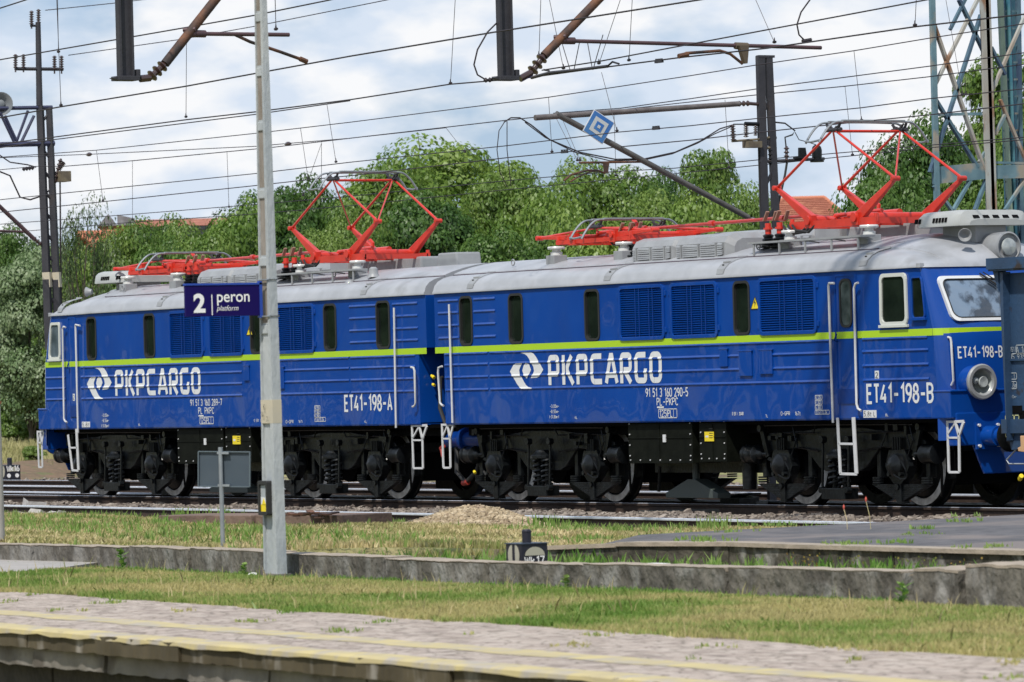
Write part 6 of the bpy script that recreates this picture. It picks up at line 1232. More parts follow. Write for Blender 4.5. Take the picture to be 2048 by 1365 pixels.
# --- left mast
LX, LY = -15.5, 5.7
def PL(x, y): return tuple(PX(x, y, LX))
lm = thing('catenary_mast', (LX, PL(100, 610)[1], 0), 'dark twin-leg mast with insulator cross-arms at the far left', 'mast', 'dark overhead line masts')
q = MB(); q.cyl(PL(99, 700), PL(80, 212), .115, .10, n=4); q.build('mast_leg', MASTM, lm); q = MB(); q.cyl(PL(118, 700), PL(98, 215), .115, .085, n=4); q.build('mast_leg', MASTM, lm)
q = MB(); q.cyl(PL(79, 212), PL(76, 45), .075, .06, n=12); q.build('top_tube', MASTM, lm, True)
q = MB(); yy = 300
while yy < 620: q.cyl(PL(86+(yy-300)*.045, yy), PL(103+(yy-300)*.045, yy+22), .035, n=5); yy += 42
q.cyl(PL(88, 240), PL(104, 215), .03, n=5); q.build('mast_lattice', MASTM, lm)
for pts in (((30, 138), (126, 139)),): q = MB(); q.cyl(PL(*pts[0]), PL(*pts[1]), .04, n=8); q.cyl(PL(61, 52), PL(80, 52), .03, n=6); q.build('cross_arm', MASTM, lm)
for x, y in ((31, 137), (47, 137), (109, 140), (123, 140), (63, 50), (77, 47)): q = MB(); insulator(q, PL(x, y), PL(x, y-28), .06, 6); q.cyl(PL(x, y), PL(x, y+8), .02, n=5); q.build('insulator', INSUL, lm, True)
q = MB(); q.cyl(PL(104, 215), PL(-30, 218), .05, n=6); q.cyl(PL(108, 287), PL(-30, 291), .07, n=6)
for a, b in (((56, 222), (33, 284)), ((68, 232), (43, 284)), ((0, 225), (28, 284)), ((10, 232), (33, 282)), ((-20, 260), (0, 225))): q.cyl(PL(*a), PL(*b), .035, n=6)
q.build('truss_arm', mat('blue_grey_truss', (.035, .04, .085), rough=.6), lm)
for x0, y0, x1, y1 in ((110, 395, 122, 318), (118, 370, 128, 325)): q = MB(); insulator(q, PL(x0-1, y0-30), PL(x1, y1), .06, 6); q.build('insulator', INSUL, lm, True)
q = MB(); a = PL(114, 345); q.box((a[0]-.2, a[1], a[2]-.22), (a[0]+.2, a[1]+.26, a[2]+.02)); q.build('terminal_box', OCH, lm)
for k, x in ((0, 94), (1, 113)): 
    q = MB(); q.cyl(PL(x-.2, 545), PL(x+1.6, 575), .125 if k == 0 else .125, n=4); q.build('white_band', mat('cream_paint', (.5, .5, .5)), lm)
q = MB(); q.tube([PL(-5, 308), PL(20, 325), PL(55, 330), PL(72, 335)], .016, 5); q.tube([PL(-5, 342), PL(20, 352), PL(40, 395), PL(60, 400), PL(90, 390), PL(120, 355)], .02, 5); q.tube([PL(120, 365), PL(121, 480), PL(123, 640)], .02, 5); insulator(q, PL(45, 339), PL(68, 336), .05, 4); q.build('cable', WIREM, lm, True)
ld = thing('loudspeaker', PL(-5, 208), 'round grey horn loudspeaker at the left edge on the mast arm', 'loudspeaker')
q = MB(); a = Vector(PL(2, 208)); ax = Vector((.9, -.35, -.05)); q.lathe([(.08, -.3), (.14, -.2), (.22, -.05), (.26, 0), (.27, .02), (.25, .02), (.15, -.06), (.07, -.1)], a, ax, 24, cap=False); q.lathe([(.1, -.09), (.09, -.02), (.05, .0)], a, ax, 16); q.build('horn', mat('grey_horn', (.15, .17, .19), (.2, .21, .22), 4, rough=.6), ld, True); q = MB(); q.cyl(a-Vector((.2, 0, 0)), Vector(PL(-20, 218)), .04, n=6); q.build('bracket', MASTM, ld)
ct = thing('catenary_cantilever', PL(0, 470), 'sloping rusty strut of a cantilever at the far left edge', 'cantilever'); q = MB(); q.cyl(PL(-20, 395), PL(70, 480), .05, n=8); q.cyl(PL(-10, 462), PL(48, 464), .03, n=6); q.build('strut', mat('purple_brown_tube', (.1, .1, .1)), ct, True); q = MB(); insulator(q, PL(66, 476), PL(82, 490), .06, 3); q.build('insulator', INSUL, ct, True)
# ================================================================ OVERHEAD WIRES
def wire(pts, Y, label, cat='overhead wire', r_=.0085, e0=1, e1=1):
    r_ *= .85
    P_ = [PY(x, y, Y) for x, y in pts]; q = MB(); out_ = []
    a, b = P_[0], P_[1]; d = (a-b).normalized(); P_ = ([a+d*30] if e0 else [])+P_; a, b = P_[-1], P_[-2]; P_ += [a+(a-b).normalized()*25] if e1 else []
    q.tube([tuple(p) for p in P_], r_, 5); o = q.build('overhead_wire', WIREM, None, True); return tag(o, label, cat, 'overhead wires over the tracks')
wire([(0, 17), (53, 0)], -15, 'short thin wire crossing the top left corner', r_=.012)
wire([(0, 120), (375, 55), (510, 31), (662, 0)], -12, 'upper messenger wire running to the top edge left of centre', r_=.012)
wire([(137, 111), (363, 79), (510, 53), (776, 0)], 6, 'thin feeder wire tied to the lower insulators of the left mast', r_=.012, e0=0)
wire([(91, 21), (222, 7.5), (284, 0)], 6, 'thin feeder wire tied to the topmost insulators of the left mast', r_=.012, e0=0)
wire([(0, 236), (122, 214), (372, 173), (513, 147), (700, 113), (988, 65), (1400, 0)], -12, 'thick contact wire held by the left rusty cantilever arm', r_=.013)
wire([(0, 289), (106, 275), (372, 240), (513, 224), (700, 200), (900, 169), (1056, 156), (1187, 138), (1357, 116), (1534, 97), (1830, 54), (2048, 29)], -6.1, 'contact wire held by the registration arm at the top centre', r_=.013)
wire([(0, 296), (106, 280), (513, 229), (700, 202)], -5.9, 'second contact wire lying close under the top centre one', r_=.011, e1=0)
wire([(1084, 141), (1200, 123), (1364, 92), (1519, 63), (1854, 0)], -6.6, 'messenger wire leaving through the top edge near the lattice tower', r_=.012, e0=0)
wire([(0, 315), (192, 301), (513, 267), (700, 245), (1097, 195), (1380, 152), (1516, 130), (1708, 102), (1858, 77), (2048, 48)], .1, 'messenger wire above the raised pantographs', r_=.010)
wire([(130, 333), (265, 322), (454, 304), (547, 295), (700, 277), (892, 255), (1013, 241), (1070, 235)], 2.0, 'wire ending at the tip of the long horizontal tube', r_=.011, e0=0, e1=0)
wire([(0, 316), (181, 309), (513, 293), (580, 287)], 4, 'tensioned wire with a small round insulator left of centre', r_=.010, e1=0)
wire([(580, 287), (700, 277), (892, 256)], 3, 'wire continuing right of the small round insulator', r_=.010, e0=0, e1=0)
wire([(1107, 227), (1241, 217), (1380, 198), (1516, 178), (1858, 133), (2048, 106)], 4.5, 'messenger wire passing just above the horizontal tube', r_=.011, e0=0)
wire([(1241, 220), (1348, 208), (1516, 190), (1690, 173), (1858, 154), (2048, 129)], 6.5, 'messenger wire passing behind the top of the right mast', r_=.011, e0=0)
wire([(0, 400), (125, 387), (517, 347), (700, 325), (1013, 292), (1234, 265), (1380, 252), (1546, 234), (1723, 216), (1858, 198), (2048, 178)], -1.2, 'contact wire crossing under the diamond sign', r_=.010)
wire([(0, 425), (205, 404), (517, 371), (616, 360), (720, 350), (1013, 316), (1104, 307), (1380, 281), (1519, 265), (1723, 243.5), (1861, 230), (2048, 208)], 0, 'contact wire touching both raised pantographs', r_=.011)
wire([(0, 449), (265, 429), (517, 409), (700, 393), (1013, 362), (1207, 345), (1348, 337), (1519, 320), (1858, 291), (2048, 275)], 4.9, 'contact wire of the track behind, upper of the lowest pair', r_=.010)
wire([(0, 467), (265, 445), (517, 428), (700, 412), (1013, 380), (1348, 348), (1516, 331), (1705, 312), (1858, 296), (2048, 280)], 6.8, 'contact wire of the track behind, lowest of all', r_=.010)
wire([(0, 340), (75, 333), (130, 333)], 2.0, 'short wire reaching the left mast from the left edge', r_=.010, e1=0)
for i, (x0, y0, x1, y1, Y) in enumerate(((113, -10, 122, 212, -12), (373, 78, 372, 235, -6.1), (454, 305, 458, 415, 5), (265, 322, 265, 440, 6.8), (193, 302, 206, 402, .1), (601, 257, 616, 357, .1), (643, 285, 643, 388, 4.9), (654, 210, 672, 325, -1.2), (550, -10, 552, 60, -14.9), (911, -10, 901, 168, -6.1), (1082, -10, 1078, 112, -6.5), (1097, -10, 1127, 138, -6.5), (1244, -10, 1198, 128, -6.5), (1265, -10, 1258, 122, -6.1), (1097, 195, 1104, 305, .1), (1203, 145, 1234, 263, -1.2), (1690, 173, 1705, 311, 6.7), (1708, 103, 1723, 242, .1), (1833, -10, 1830, 52, -6.1), (1507, -10, 1549, 86, -6.5), (1450, 200, 1458, 336, 4.9), (892, 256, 930, 305, 0), (835, 265, 840, 300, 5), (1890, -10, 1925, 190, 5), (1930, 150, 1932, 190, 5), (115, -10, 117, 105, -12), (643, 287, 606, 392, 4.9), (1110, 232, 1155, 322, 1), (1122, 232, 1160, 322, 1.2), (1228, 225, 1232, 352, 5))):
    a, b = PY(x0, y0, Y), PY(x1, y1, Y); q = MB(); q.cyl(a, b, .0055, n=4); q.cyl(b-Vector((0, 0, .01)), b+Vector((0, 0, .07)), .018, .006, n=5); q.cyl(b-Vector((.03, 0, -.01)), b+Vector((.03, 0, .01)), .018, n=5)
    tag(q.build('dropper_wire', WIREM), 'thin vertical dropper wire linking two overhead wires', 'dropper', 'identical thin dropper wires')
for x, y, Y, lab in ((578, 288, 3.5, 'small round brown strain insulator left of centre'), (181, 309, 4, 'small dark oval strain insulator near the left mast')): q = MB(); a = PY(x-8, y+.7, Y); b = PY(x+8, y-.7, Y); q.lathe([(.02, 0), (.045, .1), (.045, .16), (.02, .24)], a, b-a, 10); tag(q.build('strain_insulator', INSUL, None, True), lab, 'insulator', 'strain insulators in the wires')
# wire hardware at the section insulator, top centre
a = lambda x, y: PY(x, y, -6.1); q = MB(); q.tube([a(1063, 156), a(1100, 146), a(1150, 141), a(1215, 133)], .025, 6); q.tube([a(1088, 140), a(1098, 142), a(1098, 150)], .015, 5); q.tube([a(1215, 133), a(1225, 124), a(1238, 128)], .015, 5); 
for x0, x1 in ((1140, 1122), (1148, 1160), (1185, 1174), (1186, 1206)): q.cyl(a(x0, 140), a(x1, 80 if x0 != 1186 else 70), .008, n=4)
tag(q.build('section_insulator', MASTM, None, True), 'dark section insulator clamped in the contact wire at the top centre', 'section insulator')
for x, y, Y in ((1312, 256, -1.2), (1129, 303, 0), (1310, 123, -6.1)): q = MB(); 
for x, y, Y in ((1312, 256, -1.2), (1129, 303, 0), (1318, 122, -6.1)):
    q = MB()
    for k in (-5, 0, 5): p_ = PY(x+k, y-k*.09, Y); q.cyl(p_-Vector((0, 0, .02)), p_+Vector((0, 0, .03)), .022, n=6)
    p_ = PY(x, y+1.5, Y); q.box((p_.x-.09, p_.y-.02, p_.z-.02), (p_.x+.09, p_.y+.02, p_.z+.02)); tag(q.build('wire_clamp', MASTM), 'small three-bolt clamp on a contact wire', 'clamp', 'three-bolt wire clamps')
# ================================================================ LATTICE TOWER
TX = 15.9
TW = mat('pale_blue_tower_paint', (.15, .25, .29), (.09, .17, .21), 3, rough=.7, c3=(.30, .27, .22), sc3=2, t3=(.5, .62)); TR_ = mat('chalky_rusty_leg', (.40, .42, .40), (.32, .27, .22), 2.2, rough=.8, c3=(.25, .14, .08), sc3=2.6, t3=(.52, .62), stretch=(1, 1, .4)); TB = mat('blue_grey_brace', (.04, .07, .13), (.09, .17, .21), 3, rough=.7); TT = mat('teal_cladding', (.04, .17, .24), (.10, .25, .28), 3, rough=.6)
tw = thing('lattice_tower', (TX, 8, 0), 'tall pale blue lattice tower with rusty legs cut off by the top right corner', 'tower')
F_ = lambda x, y, X=TX: tuple(PX(x, y, X))
def leg(p0, p1, w, m, X=TX): q = MB(); q.bar(F_(*p0, X), F_(*p1, X), w, w*.6); a = Vector(F_(*p0, X)); b = Vector(F_(*p1, X)); q.bar(a+Vector((.08, -w*.38, 0)), b+Vector((.08, -w*.38, 0)), .03, w*.9); q.build('tower_leg', m, tw)
def ext_(p0, p1):                                   # carry a line down to the ground and up out of view
    (x0, y0), (x1, y1) = p0, p1; k = (x1-x0)/(y1-y0); return (x0+k*(-160-y0), -160), (x1+k*(870-y1), 870)
leg(*ext_((1864, 0), (1874, 420)), .11, TW); leg(*ext_((1970, 0), (1983, 420)), .19, TR_); leg(*ext_((2000, 0), (2020, 460)), .10, mat('pale_green_leg', (.33, .42, .32), (.25, .34, .27), 3, rough=.7), TX-.5); leg(*ext_((2035, 0), (2042, 460)), .08, TB, TX-.5)
for (a, b, w, m) in (((1870, 170), (1955, 0), .06, TR_), ((1868, 50), (1970, 345), .07, TR_), ((1918, 0), (1975, 120), .07, TB), ((1962, 30), (1860, 345), .07, TB), ((1868, 195), (1955, 335), .07, TB), ((1870, 230), (1962, 228), .05, TW), ((1868, 372), (1908, 427), .06, TW), ((1942, 358), (1903, 427), .06, TW), ((1976, 350), (1950, 420), .07, TB), ((1958, 325), (1970, 305), .05, TW), ((1982, 95), (2010, 150), .06, TB), ((1985, 180), (2055, 20), .05, TR_), ((1990, 270), (2010, 230), .05, TW), ((2000, 200), (2055, 330), .05, TR_), ((2010, 420), (2050, 360), .05, TW), ((1960, -60), (1900, 60), .05, TB), ((1985, 460), (2010, 500), .05, TW)):
    q = MB(); q.bar(F_(*a), F_(*b), w*1.25, .05); q.build('brace', m, tw)
q = MB(); q.bar(F_(1866, 352), F_(1975, 341), .08, .30); q.bar(F_(1980, 345), F_(2060, 343), .08, .24); q.bar(F_(1968, 325), F_(2060, 327), .05, .04); q.build('platform_beam', TW, tw)
q = MB(); a = Vector(F_(2003, -160, TX-.6)); b = Vector(F_(2027, 600, TX-.6)); q.bar(a, b, .30, .05); q.build('panel_back', TT, tw)
q = MB()
for k in range(9): o_ = Vector((.05, -.14+k*.031, 0)); q.bar(a+o_, b+o_, .010, .02)
q.build('panel_ribs', mat('lilac_ribs', (.22, .30, .42), rough=.6), tw)
q = MB(); y = -10
while y < 470: q.bar(F_(1999+y*.03, y, TX-.5), F_(2040+y*.02, y-1, TX-.5), .012, .035); y += 34
q.build('panel_rungs', TW, tw)
q = MB(); q.bar(F_(2028, -160, TX-1), F_(2040, 600, TX-1), .18, .1); q.build('inner_column', TT, tw)
# ================================================================ TREES AND BUILDINGS BEYOND THE YARD
BARK = mat('grey_brown_bark', (.075, .06, .045), (.13, .11, .09), 5, rough=.95, bump=.4)
LV = dict(mid=leafmat('tree_leaves', (.055, .125, .018), (.11, .20, .032), (.20, .29, .06), .38), dark=leafmat('dark_tree_leaves', (.030, .078, .014), (.062, .135, .024), (.12, .21, .04), .34),
          light=leafmat('light_tree_leaves', (.085, .16, .022), (.14, .24, .035), (.24, .34, .07), .4), silver=leafmat('silver_poplar_leaves', (.08, .15, .045), (.145, .22, .09), (.26, .33, .18), .28),
          birch=leafmat('birch_leaves', (.05, .09, .03), (.09, .14, .05), (.14, .19, .08), .35))
def crown_mesh(name, rx, ry, z0, z1, clumps, per, size, seed, m, open_=0.0, droop=0.0, elong=1.45):
    rg = np.random.default_rng(seed); rz = (z1-z0)/2; zc = (z0+z1)/2; cs = []
    while len(cs) < clumps:
        v = rg.normal(size=3); v /= np.linalg.norm(v); r_ = rg.uniform(.30, .80)**(.55)
        if rg.random() < open_: r_ *= rg.uniform(.85, 1.12)
        lump = 1+.09*math.sin(3*math.atan2(v[1], v[0])+seed)+.06*math.sin(5*v[2]+seed*2)
        c = np.array([v[0]*rx, v[1]*ry, v[2]*rz*(1 if v[2] > 0 else .85)])*r_*lump; cs.append(c)
    cs = np.array(cs); R0 = min(rx, rz)*rg.uniform(.20, .40, clumps); n = clumps*per; ci = np.repeat(np.arange(clumps), per)
    d = rg.normal(size=(n, 3)); d[:, 2] = np.abs(d[:, 2])*1.05-.22; d /= np.linalg.norm(d, axis=1)[:, None]
    sh = (1.05-.38*rg.random(n)**1.6)[:, None]; P = cs[ci]+d*R0[ci][:, None]*sh*np.array([1.25, 1.25, .72]); P[:, 2] += zc
    if droop: P[:, 2] -= droop*rg.random(n)*R0[ci]*2.2
    nrm = d*1.0+np.array([0, 0, .35])+rg.normal(size=(n, 3))*.26; nrm /= np.linalg.norm(nrm, axis=1)[:, None]
    a = rg.normal(size=(n, 3)); a[:, 2] -= .2+droop*3; u = a-nrm*(a*nrm).sum(1)[:, None]; u /= np.linalg.norm(u, axis=1)[:, None]; w = np.cross(nrm, u); s = (size*rg.uniform(.55, 1.35, n))[:, None]
    u = u*s*elong*.5; w = w*s*.5; V = np.stack([P-u, P+w-u*.1, P+u-nrm*s*.25, P-w-u*.1], 1).reshape(-1, 3)
    me = bpy.data.meshes.new(name); me.vertices.add(n*4); me.vertices.foreach_set('co', V.ravel()); me.loops.add(n*4); me.loops.foreach_set('vertex_index', np.arange(n*4)); me.polygons.add(n); me.polygons.foreach_set('loop_start', np.arange(n)*4); me.update(calc_edges=True); me.materials.append(m); return me, cs+np.array([0, 0, zc])
def trunk_mesh(name, H, z0, cs, seed, r0):
    rg = random.Random(seed); q = MB(); top = z0+(H-z0)*.55; q.tube([(0, 0, -.3), (.05*r0, .1, z0*.5), (.1, -.05, z0), (.05, .1, (z0+top)/2), (0, 0, top)], [r0*1.25, r0, r0*.85, r0*.5, r0*.2], 8)
    for c in cs[::max(1, len(cs)//26)]:
        b = Vector((0, 0, z0*.8+(min(c[2], top)-z0*.8)*rg.uniform(.1, .6))); c = Vector(c); m_ = b.lerp(c, .5)+Vector((rg.uniform(-.3, .3), rg.uniform(-.3, .3), rg.uniform(.1, .5))); q.tube([b, m_, c], [r0*.34, r0*.2, r0*.06], 5)
    me = bpy.data.meshes.new(name); me.from_pydata(q.v, [], q.f); me.materials.append(BARK); return me
KINDS = {}
def kind(k, H, rx, z0, clumps, per, size, mk, seed, **kw):
    cm, cs = crown_mesh('crown', rx, rx, z0, H, clumps, per, size, seed, LV[mk], **kw); vv = np.empty(len(cm.vertices)*3); cm.vertices.foreach_get('co', vv); vv = vv.reshape(-1, 3); KINDS[k] = (np.percentile(vv[:, 2], 99.7), np.percentile(np.abs(vv[:, 0]), 99), cm, trunk_mesh('trunk', H, z0, cs, seed, H*.022))
kind('round_mid', 10, 4.2, 1.2, 125, 420, .15, 'mid', 1); kind('round_mid_b', 10, 4.4, .8, 120, 420, .15, 'mid', 2); kind('dark', 10, 4.0, 1.5, 115, 420, .15, 'dark', 3); kind('dark_b', 10, 4.4, 1.0, 120, 420, .15, 'dark', 13)
kind('open', 10, 4.6, 2.6, 85, 330, .15, 'light', 4, open_=.6); kind('open_b', 10, 3.4, 1.2, 85, 330, .145, 'mid', 14, open_=.7); kind('light', 6, 3.6, .2, 100, 380, .135, 'light', 5); kind('bush', 4, 2.6, .0, 70, 300, .13, 'mid', 6); kind('bush_light', 4, 2.6, .0, 70, 300, .13, 'light', 7)
kind('silver', 8, 3.2, .0, 120, 380, .13, 'silver', 8); kind('birch', 10, 2.6, 2.0, 42, 200, .09, 'birch', 9, open_=.6, droop=1.0, elong=2.2)
def tree(k, px_, ytop, d, wpx, label, name='tree', cat='tree', group='trees beyond the railway yard', base=None, rot=0):
    H0, r0, cm, tm = KINDS[k]; top = PD(px_, ytop, d); gzv = gz(top.x, top.y) if base is None else base
    dist = d; w = wpx*dist/FPX; sz = (top.z-gzv)/H0; sx = max((w/2)/r0, .45*sz)
    t = bpy.data.objects.new(name, None); COL.objects.link(t); t.location = (top.x, top.y, gzv); t.scale = (sx, sx, sz); t.rotation_euler.z = rot; tag(t, label, cat, group)
    for nm, me in (('trunk', tm), ('crown', cm)): o = bpy.data.objects.new(nm, me); COL.objects.link(o); o.parent = t
    return t
T = [('open', 905, 290, 188, 480, 'broad open-crowned tree with visible branches, the highest behind the first raised pantograph'), ('open', 790, 322, 178, 330, 'tall airy tree on the left shoulder of the highest crown'),
 ('round_mid_b', 1000, 345, 182, 250, 'dense tree on the right shoulder of the highest open crown'), ('dark', 845, 400, 150, 280, 'dark green tree close behind the right side of the first raised pantograph'), ('round_mid', 700, 420, 146, 200, 'leafy tree seen through the first raised pantograph'),
 ('dark', 598, 366, 165, 190, 'dark compact tree just right of the concrete pole'), ('round_mid_b', 655, 455, 140, 150, 'small leafy crown low between pole and pantograph'), ('dark_b', 1000, 470, 140, 260, 'dark crown directly above the coupling gap'),
 ('round_mid_b', 1205, 330, 180, 290, 'domed tree under the diamond sign'), ('light', 1085, 385, 165, 200, 'yellowish green tree left of the domed one'), ('dark', 1325, 352, 196, 180, 'dark crown behind the sloping strut'), ('round_mid', 1290, 400, 168, 240, 'mid green crown crossed by the lower part of the strut'),
 ('light', 1180, 430, 138, 240, 'pale green low crown above the lowered right pantograph'), ('dark_b', 1110, 440, 150, 200, 'shadowy crown left of the lowered right pantograph'), ('open_b', 1428, 305, 160, 190, 'loose slender tree just left of the right mast'), ('light', 1400, 400, 144, 190, 'light green growth at the foot of the loose slender tree'),
 ('round_mid', 1490, 385, 150, 140, 'small green crown beside the foot of the right mast'), ('bush_light', 1550, 452, 140, 60, 'low bright green bush before the red roofed house'), ('dark_b', 1838, 246, 118, 300, 'large dark tree behind the second raised pantograph'), ('dark', 1775, 350, 112, 150, 'lower left lobe tree of the large dark one'),
 ('open_b', 2010, 120, 125, 200, 'tall loose tree behind the lattice tower at the right edge'), ('dark_b', 1960, 330, 116, 200, 'dark crown inside the lattice tower legs'), ('round_mid', 2040, 300, 112, 160, 'green crown at the right edge behind the tower'), ('dark', 1728, 420, 110, 60, 'small dark crown left of the large dark tree'),
 ('birch', 165, 398, 150, 105, 'sparse weeping birch with hanging twigs near the left mast'), ('dark_b', 35, 462, 215, 190, 'dark tree at the left edge behind the mast foot'), ('round_mid', 140, 492, 200, 160, 'green tree between the mast and the red tiled roof'), ('light', 215, 480, 160, 130, 'light crown before the red tiled roof'), ('round_mid_b', 265, 452, 156, 140, 'mid green crown above the lowered left pantograph'),
 ('round_mid', 330, 448, 158, 130, 'crown just right of the lowered left pantograph'), ('dark_b', 330, 490, 140, 200, 'darker crown low above the left roof'), ('round_mid_b', 395, 455, 150, 120, 'rounded crown left of the platform sign'), ('light', 460, 425, 150, 210, 'broad light crown directly above the platform sign'), ('round_mid', 430, 480, 135, 220, 'low full crown touching the platform sign'), ('dark', 530, 400, 160, 150, 'crown hidden partly by the concrete pole'),
 ('silver', 128, 495, 205, 210, 'grey green silver-leaved poplar left of the cab'), ('silver', 55, 530, 176, 200, 'silver-leaved poplar nearest the left edge'), ('silver', 100, 600, 192, 150, 'lower silver-leaved growth against the cab corner'), ('light', 10, 640, 185, 80, 'bright yellow green young tree at the left edge'), ('bush_light', 70, 775, 186, 150, 'bright bush low beside the cab corner'), ('bush', 30, 760, 180, 120, 'green bush behind the far point indicator'), ('bush', 95, 835, 178, 130, 'green bush behind the left buffers'), ('round_mid', -30, 560, 190, 180, 'tree half cut by the left edge')]
for i, (k, x, y, d, w, lab) in enumerate(T): tree(k, x, y, d, w, lab, rot=(i*1.37) % 6.28, name=('birch_tree' if k == 'birch' else 'poplar_tree' if k == 'silver' else 'bush' if k.startswith('bush') else 'broadleaf_tree'), cat='bush' if k.startswith('bush') else 'tree')
tree('bush', 66, 893, 140, 46, 'small dark green shrub standing in the straw grass beside the far cab steps', name='shrub', cat='shrub', base=-.15)
for i in range(13):                                  # unseen trees added on the camera's side to darken reflections in paintwork and windows
    k = ('round_mid', 'dark_b', 'round_mid_b', 'dark')[i % 4]; H0, r0, cm, tm = KINDS[k]; t = bpy.data.objects.new('broadleaf_tree', None); COL.objects.link(t); t.location = (-165+i*10.5, -62-7*math.sin(i*2.1)-i*.8, -.4); s_ = 1.15+.22*math.sin(i*1.7); t.scale = (s_*1.35, s_*1.35, s_); t.rotation_euler.z = i*1.1
    tag(t, 'unseen tree added opposite the locomotive for its dark reflection', 'tree', 'trees reflected in the locomotive')
    for nm, me in (('trunk', tm), ('crown', cm)): o = bpy.data.objects.new(nm, me); COL.objects.link(o); o.parent = t
# straw grass and dug earth beyond the tracks
def gz2(x, y): return gz(x, y)
rg = random.Random(21); F1 = [(x, y, gz(x, y)) for x, y in ((rg.uniform(-75, -10), rg.uniform(15, 44)) for _ in range(40000)) if -20 < proj((x, y, 0))[0] < 110][:9000]
tufts('straw_grass', F1, .15, .45, .02, 3, leafmat('straw_blades', (.28, .30, .10), (.46, .43, .20), (.62, .55, .30), .25), 31, 'tall straw coloured grass beyond the tracks at the left')
q = MB(); c_ = PZ(78, 945, -.15); q.grid([[(c_.x+math.cos(R(110+30))*a*1.0-b*.3, c_.y+a*.45+b, gz(c_.x, c_.y)-.05+.42*math.cos(a/14*1.57)*math.cos(b/3*1.57)+.05*math.sin(a*3)*math.sin(b*4)) for a in np.linspace(-13, 13, 34)] for b in np.linspace(-2.8, 2.8, 9)])
tag(q.build('earth_bank', mat('dug_brown_earth', (.20, .125, .075), (.12, .085, .05), 4, rough=.95, bump=.6, bsc=9, c3=(.10, .14, .04), sc3=1.2), smooth=True), kind='structure')
# ---- buildings
BR = mat('orange_brick', (.36, .13, .06), (.26, .09, .05), 6, rough=.9); CH = mat('chimney_render', (.26, .25, .27), (.16, .15, .16), 3, rough=.9); REND = mat('grey_render', (.24, .27, .33), (.20, .22, .27), 3, rough=.9)
TIL = mat('red_roof_tiles', (.36, .13, .08), (.26, .09, .055), 8, rough=.85, stretch=(1, 1, 3), c3=(.50, .22, .13), sc3=1.5)
def wpt(x, y, d): return PD(x, y, d)
def house(label, xl, xr, yridge, yeave, d, depth, hip, chims, tiles=True):
    L_ = wpt(xl, yeave, d); R_ = wpt(xr, yeave, d); u = Vector((R_.x-L_.x, R_.y-L_.y, 0)); W_ = u.length; u.normalize(); v = Vector((-u.y, u.x, 0)); ze = L_.z; zr = wpt(xl, yridge, d).z
    t = thing('house', (L_.x, L_.y, 0), label, 'house'); p = lambda a, b, z: Vector((L_.x, L_.y, 0))+u*a+v*b+Vector((0, 0, z))
    q = MB(); q.prism([p(.3, .3, 0), p(W_-.3, .3, 0), p(W_-.3, depth-.3, 0), p(.3, depth-.3, 0)], (0, 0, ze)); q.build('wall', REND, t)
    q = MB(); e = hip; A_ = [p(0, 0, ze), p(W_, 0, ze), p(W_, depth, ze), p(0, depth, ze)]; B_ = [p(e, depth/2, zr), p(W_-e, depth/2, zr)]; q.add(A_+B_, [(0, 1, 5, 4), (2, 3, 4, 5), (1, 2, 5), (3, 0, 4), (3, 2, 1, 0)]); rf = q.build('roof', TIL, t)
    q = MB(); n = 14
    for k in range(1, n): f = k/n; q.cyl(A_[0].lerp(B_[0], f)+Vector((0, 0, .03)), A_[1].lerp(B_[1], f)+Vector((0, 0, .03)), .035, n=4)
    q.build('tile_courses', TIL, rf); q = MB(); q.cyl(B_[0], B_[1], .12, n=8)
    for a, b in ((0, 0), (1, 1), (2, 1), (3, 0)): q.cyl(A_[a], B_[b], .10, n=6)
    q.build('ridge_tiles', mat('ridge_tile', (.50, .18, .10), rough=.8), rf)
    for k in range(3): a = W_*(.2+.3*k); q = MB(); q.box((0, 0, 0), (.9, .05, 1.2)); o = q.build('window', GLASSD, t); pp = p(a, .24, ze-1.9); o.location = pp-ORG[t.name]; o.rotation_euler.z = math.atan2(u.y, u.x)
    for (cx0, cx1, cy0, cy1, m, ant) in chims:
        a = wpt(cx0, cy1, d); b = wpt(cx1, cy1, d); zt = wpt(cx0, cy0, d).z; w = (b-a).length; q = MB(); q.box((0, 0, 0), (w, .6, zt-a.z+1.0)); q.box((-.06, -.06, zt-a.z+.85), (w+.06, .66, zt-a.z+1.02)); o = q.build('chimney', m, rf); o.location = Vector((a.x, a.y, a.z-1.0))+v*(depth*.35)-ORG[rf.name] if False else Vector((a.x, a.y, a.z-1.0))+v*.3-ORG[rf.name]; o.rotation_euler.z = math.atan2(u.y, u.x)
        if ant:
            q = MB(); base = (w/2, .3, zt-a.z+1.0); q.cyl(base, (w/2, .3, zt-a.z+1+ant), .03, n=5)
            for k in (.55, .8): q.cyl((w/2-.35, .3, zt-a.z+1+ant*k), (w/2+.35, .3, zt-a.z+1+ant*k), .02, n=4)
            q.build('aerial', MASTM, o)
    return t
PINK = mat('pink_render_chimney', (.36, .24, .20), (.28, .18, .15), 3, rough=.9)
house('red tiled hipped roof of a house left of the second raised pantograph', 1510, 1708, 394, 450, 300, 9, 1.7, [(1602, 1616, 394, 402, CH, 1.3), (1662, 1680, 404, 425, PINK, 0), (1640, 1653, 418, 446, PINK, 0)])
house('small red tiled roof behind the weeping birch', 132, 250, 462, 520, 210, 8, 2.0, [(158, 173, 456, 478, BR, 0)])
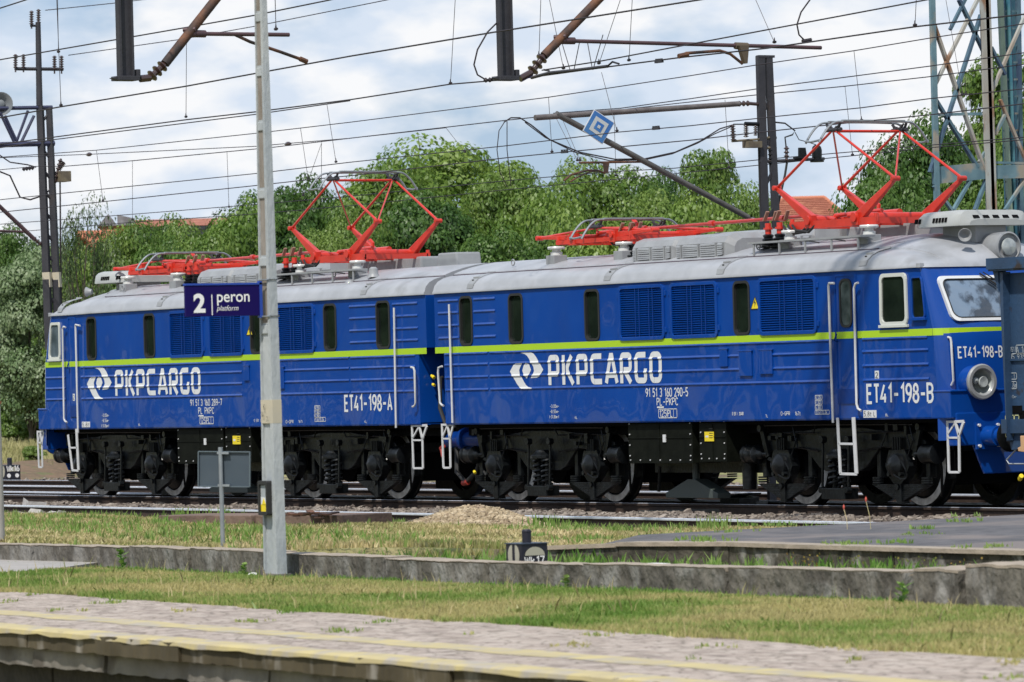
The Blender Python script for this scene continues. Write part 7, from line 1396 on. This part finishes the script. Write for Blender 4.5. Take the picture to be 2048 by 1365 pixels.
def flat_block():
    d = 230; L_ = wpt(262, 452, d); R_ = wpt(420, 440, d); u = Vector((R_.x-L_.x, R_.y-L_.y, 0)).normalized(); v = Vector((-u.y, u.x, 0)); W_ = (R_-L_).length+14; t = thing('apartment_block', (L_.x, L_.y, 0), 'long grey apartment block with red roof edge and many chimneys, left of the pole', 'building')
    o_ = Vector((L_.x, L_.y, 0)); p = lambda a, b, z: o_+u*a+v*b+Vector((0, 0, z)); zt = wpt(262, 455, d).z
    q = MB(); q.prism([p(0, 0, 0), p(W_, 0, 0), p(W_, 10, 0), p(0, 10, 0)], (0, 0, zt)); q.build('wall', REND, t)
    q = MB(); q.add([p(-.3, -.3, zt), p(W_+.3, -.3, zt), p(W_+.3, 3.5, zt+.45), p(-.3, 3.5, zt+.45), p(-.3, 10, zt+.1), p(W_+.3, 10, zt+.1)], [(0, 1, 2, 3), (3, 2, 5, 4)]); rf = q.build('roof', TIL, t, two=True); q = MB(); q.prism([p(-.3, -.35, zt-.18), p(W_+.3, -.35, zt-.18), p(W_+.3, -.25, zt-.18), p(-.3, -.25, zt-.18)], (0, 0, .14)); q.build('gutter', MASTM, rf)
    q = MB(); q.prism([p(-.2, -.12, zt-1.0), p(W_+.2, -.12, zt-1.0), p(W_+.2, -.02, zt-1.0), p(-.2, -.02, zt-1.0)], (0, 0, .16)); q.build('ledge', mat('white_ledge', (.6, .6, .62), rough=.7), t)
    for k in range(14): q = MB(); q.box((0, 0, 0), (.8, .06, 1.1)); o = q.build('window', GLASSD, t); o.location = p(.8+k*1.4, -.04, zt-2.3)-ORG[t.name]; o.rotation_euler.z = math.atan2(u.y, u.x)
    for (x0, x1, y0, y1, m, ant) in ((208, 234, 438, 462, CH, 0), (234, 258, 434, 456, BR, .8), (282, 298, 435, 464, CH, 1.2), (336, 346, 440, 452, CH, .9), (375, 381, 436, 452, PINK, 1.1), (394, 408, 430, 444, CH, 2.4)):
        a = wpt(x0, y1, d-1); b = wpt(x1, y1, d-1); z1 = wpt(x0, y0, d-1).z; w = (b-a).length; q = MB(); q.box((0, 0, 0), (w, .7, z1-a.z+.8)); q.box((-.06, -.06, z1-a.z+.66), (w+.06, .76, z1-a.z+.82)); o = q.build('chimney', m, rf); o.location = Vector((a.x, a.y, a.z-.8))-ORG[rf.name]; o.rotation_euler.z = math.atan2(u.y, u.x)
        if ant:
            q = MB(); h = z1-a.z+.8; q.cyl((w/2, .3, h), (w/2+(.4 if m is PINK else 0)*-1, .3, h+ant), .03, n=5)
            if ant > 1.15: q.cyl((w/2-.3, .3, h+ant*.7), (w/2+.4, .3, h+ant*.7), .02, n=4)
            q.build('aerial', MASTM, o)
flat_block()
# cab roof of a brick dormer left of the block
d = 228; a = wpt(226, 452, d); b = wpt(262, 452, d); t = thing('dormer_house', (a.x, a.y, 0), 'orange brick gabled dormers with dark roofs beside the birch', 'house'); q = MB(); u = (b-a); u.z = 0; w = u.length; un = u.normalized(); vn = Vector((-un.y, un.x, 0)); o_ = Vector((a.x, a.y, 0)); p = lambda s, z, y=0: o_+un*s+vn*y+Vector((0, 0, z)); z0 = a.z
q.prism([p(-.6, 0), p(w+.2, 0), p(w+.2, z0), p(-.6, z0)], vn*4); q.build('wall', BR, t); q = MB(); q.prism([p(-.7, z0, -.1), p(.2, z0, -.1), p(-.2, z0+.55, -.1)], vn*4); q.prism([p(.2, z0, -.1), p(1.0, z0, -.1), p(1.0, z0+.3, -.1), p(.2, z0+.5, -.1)], vn*4); q.build('roof', CH, t)
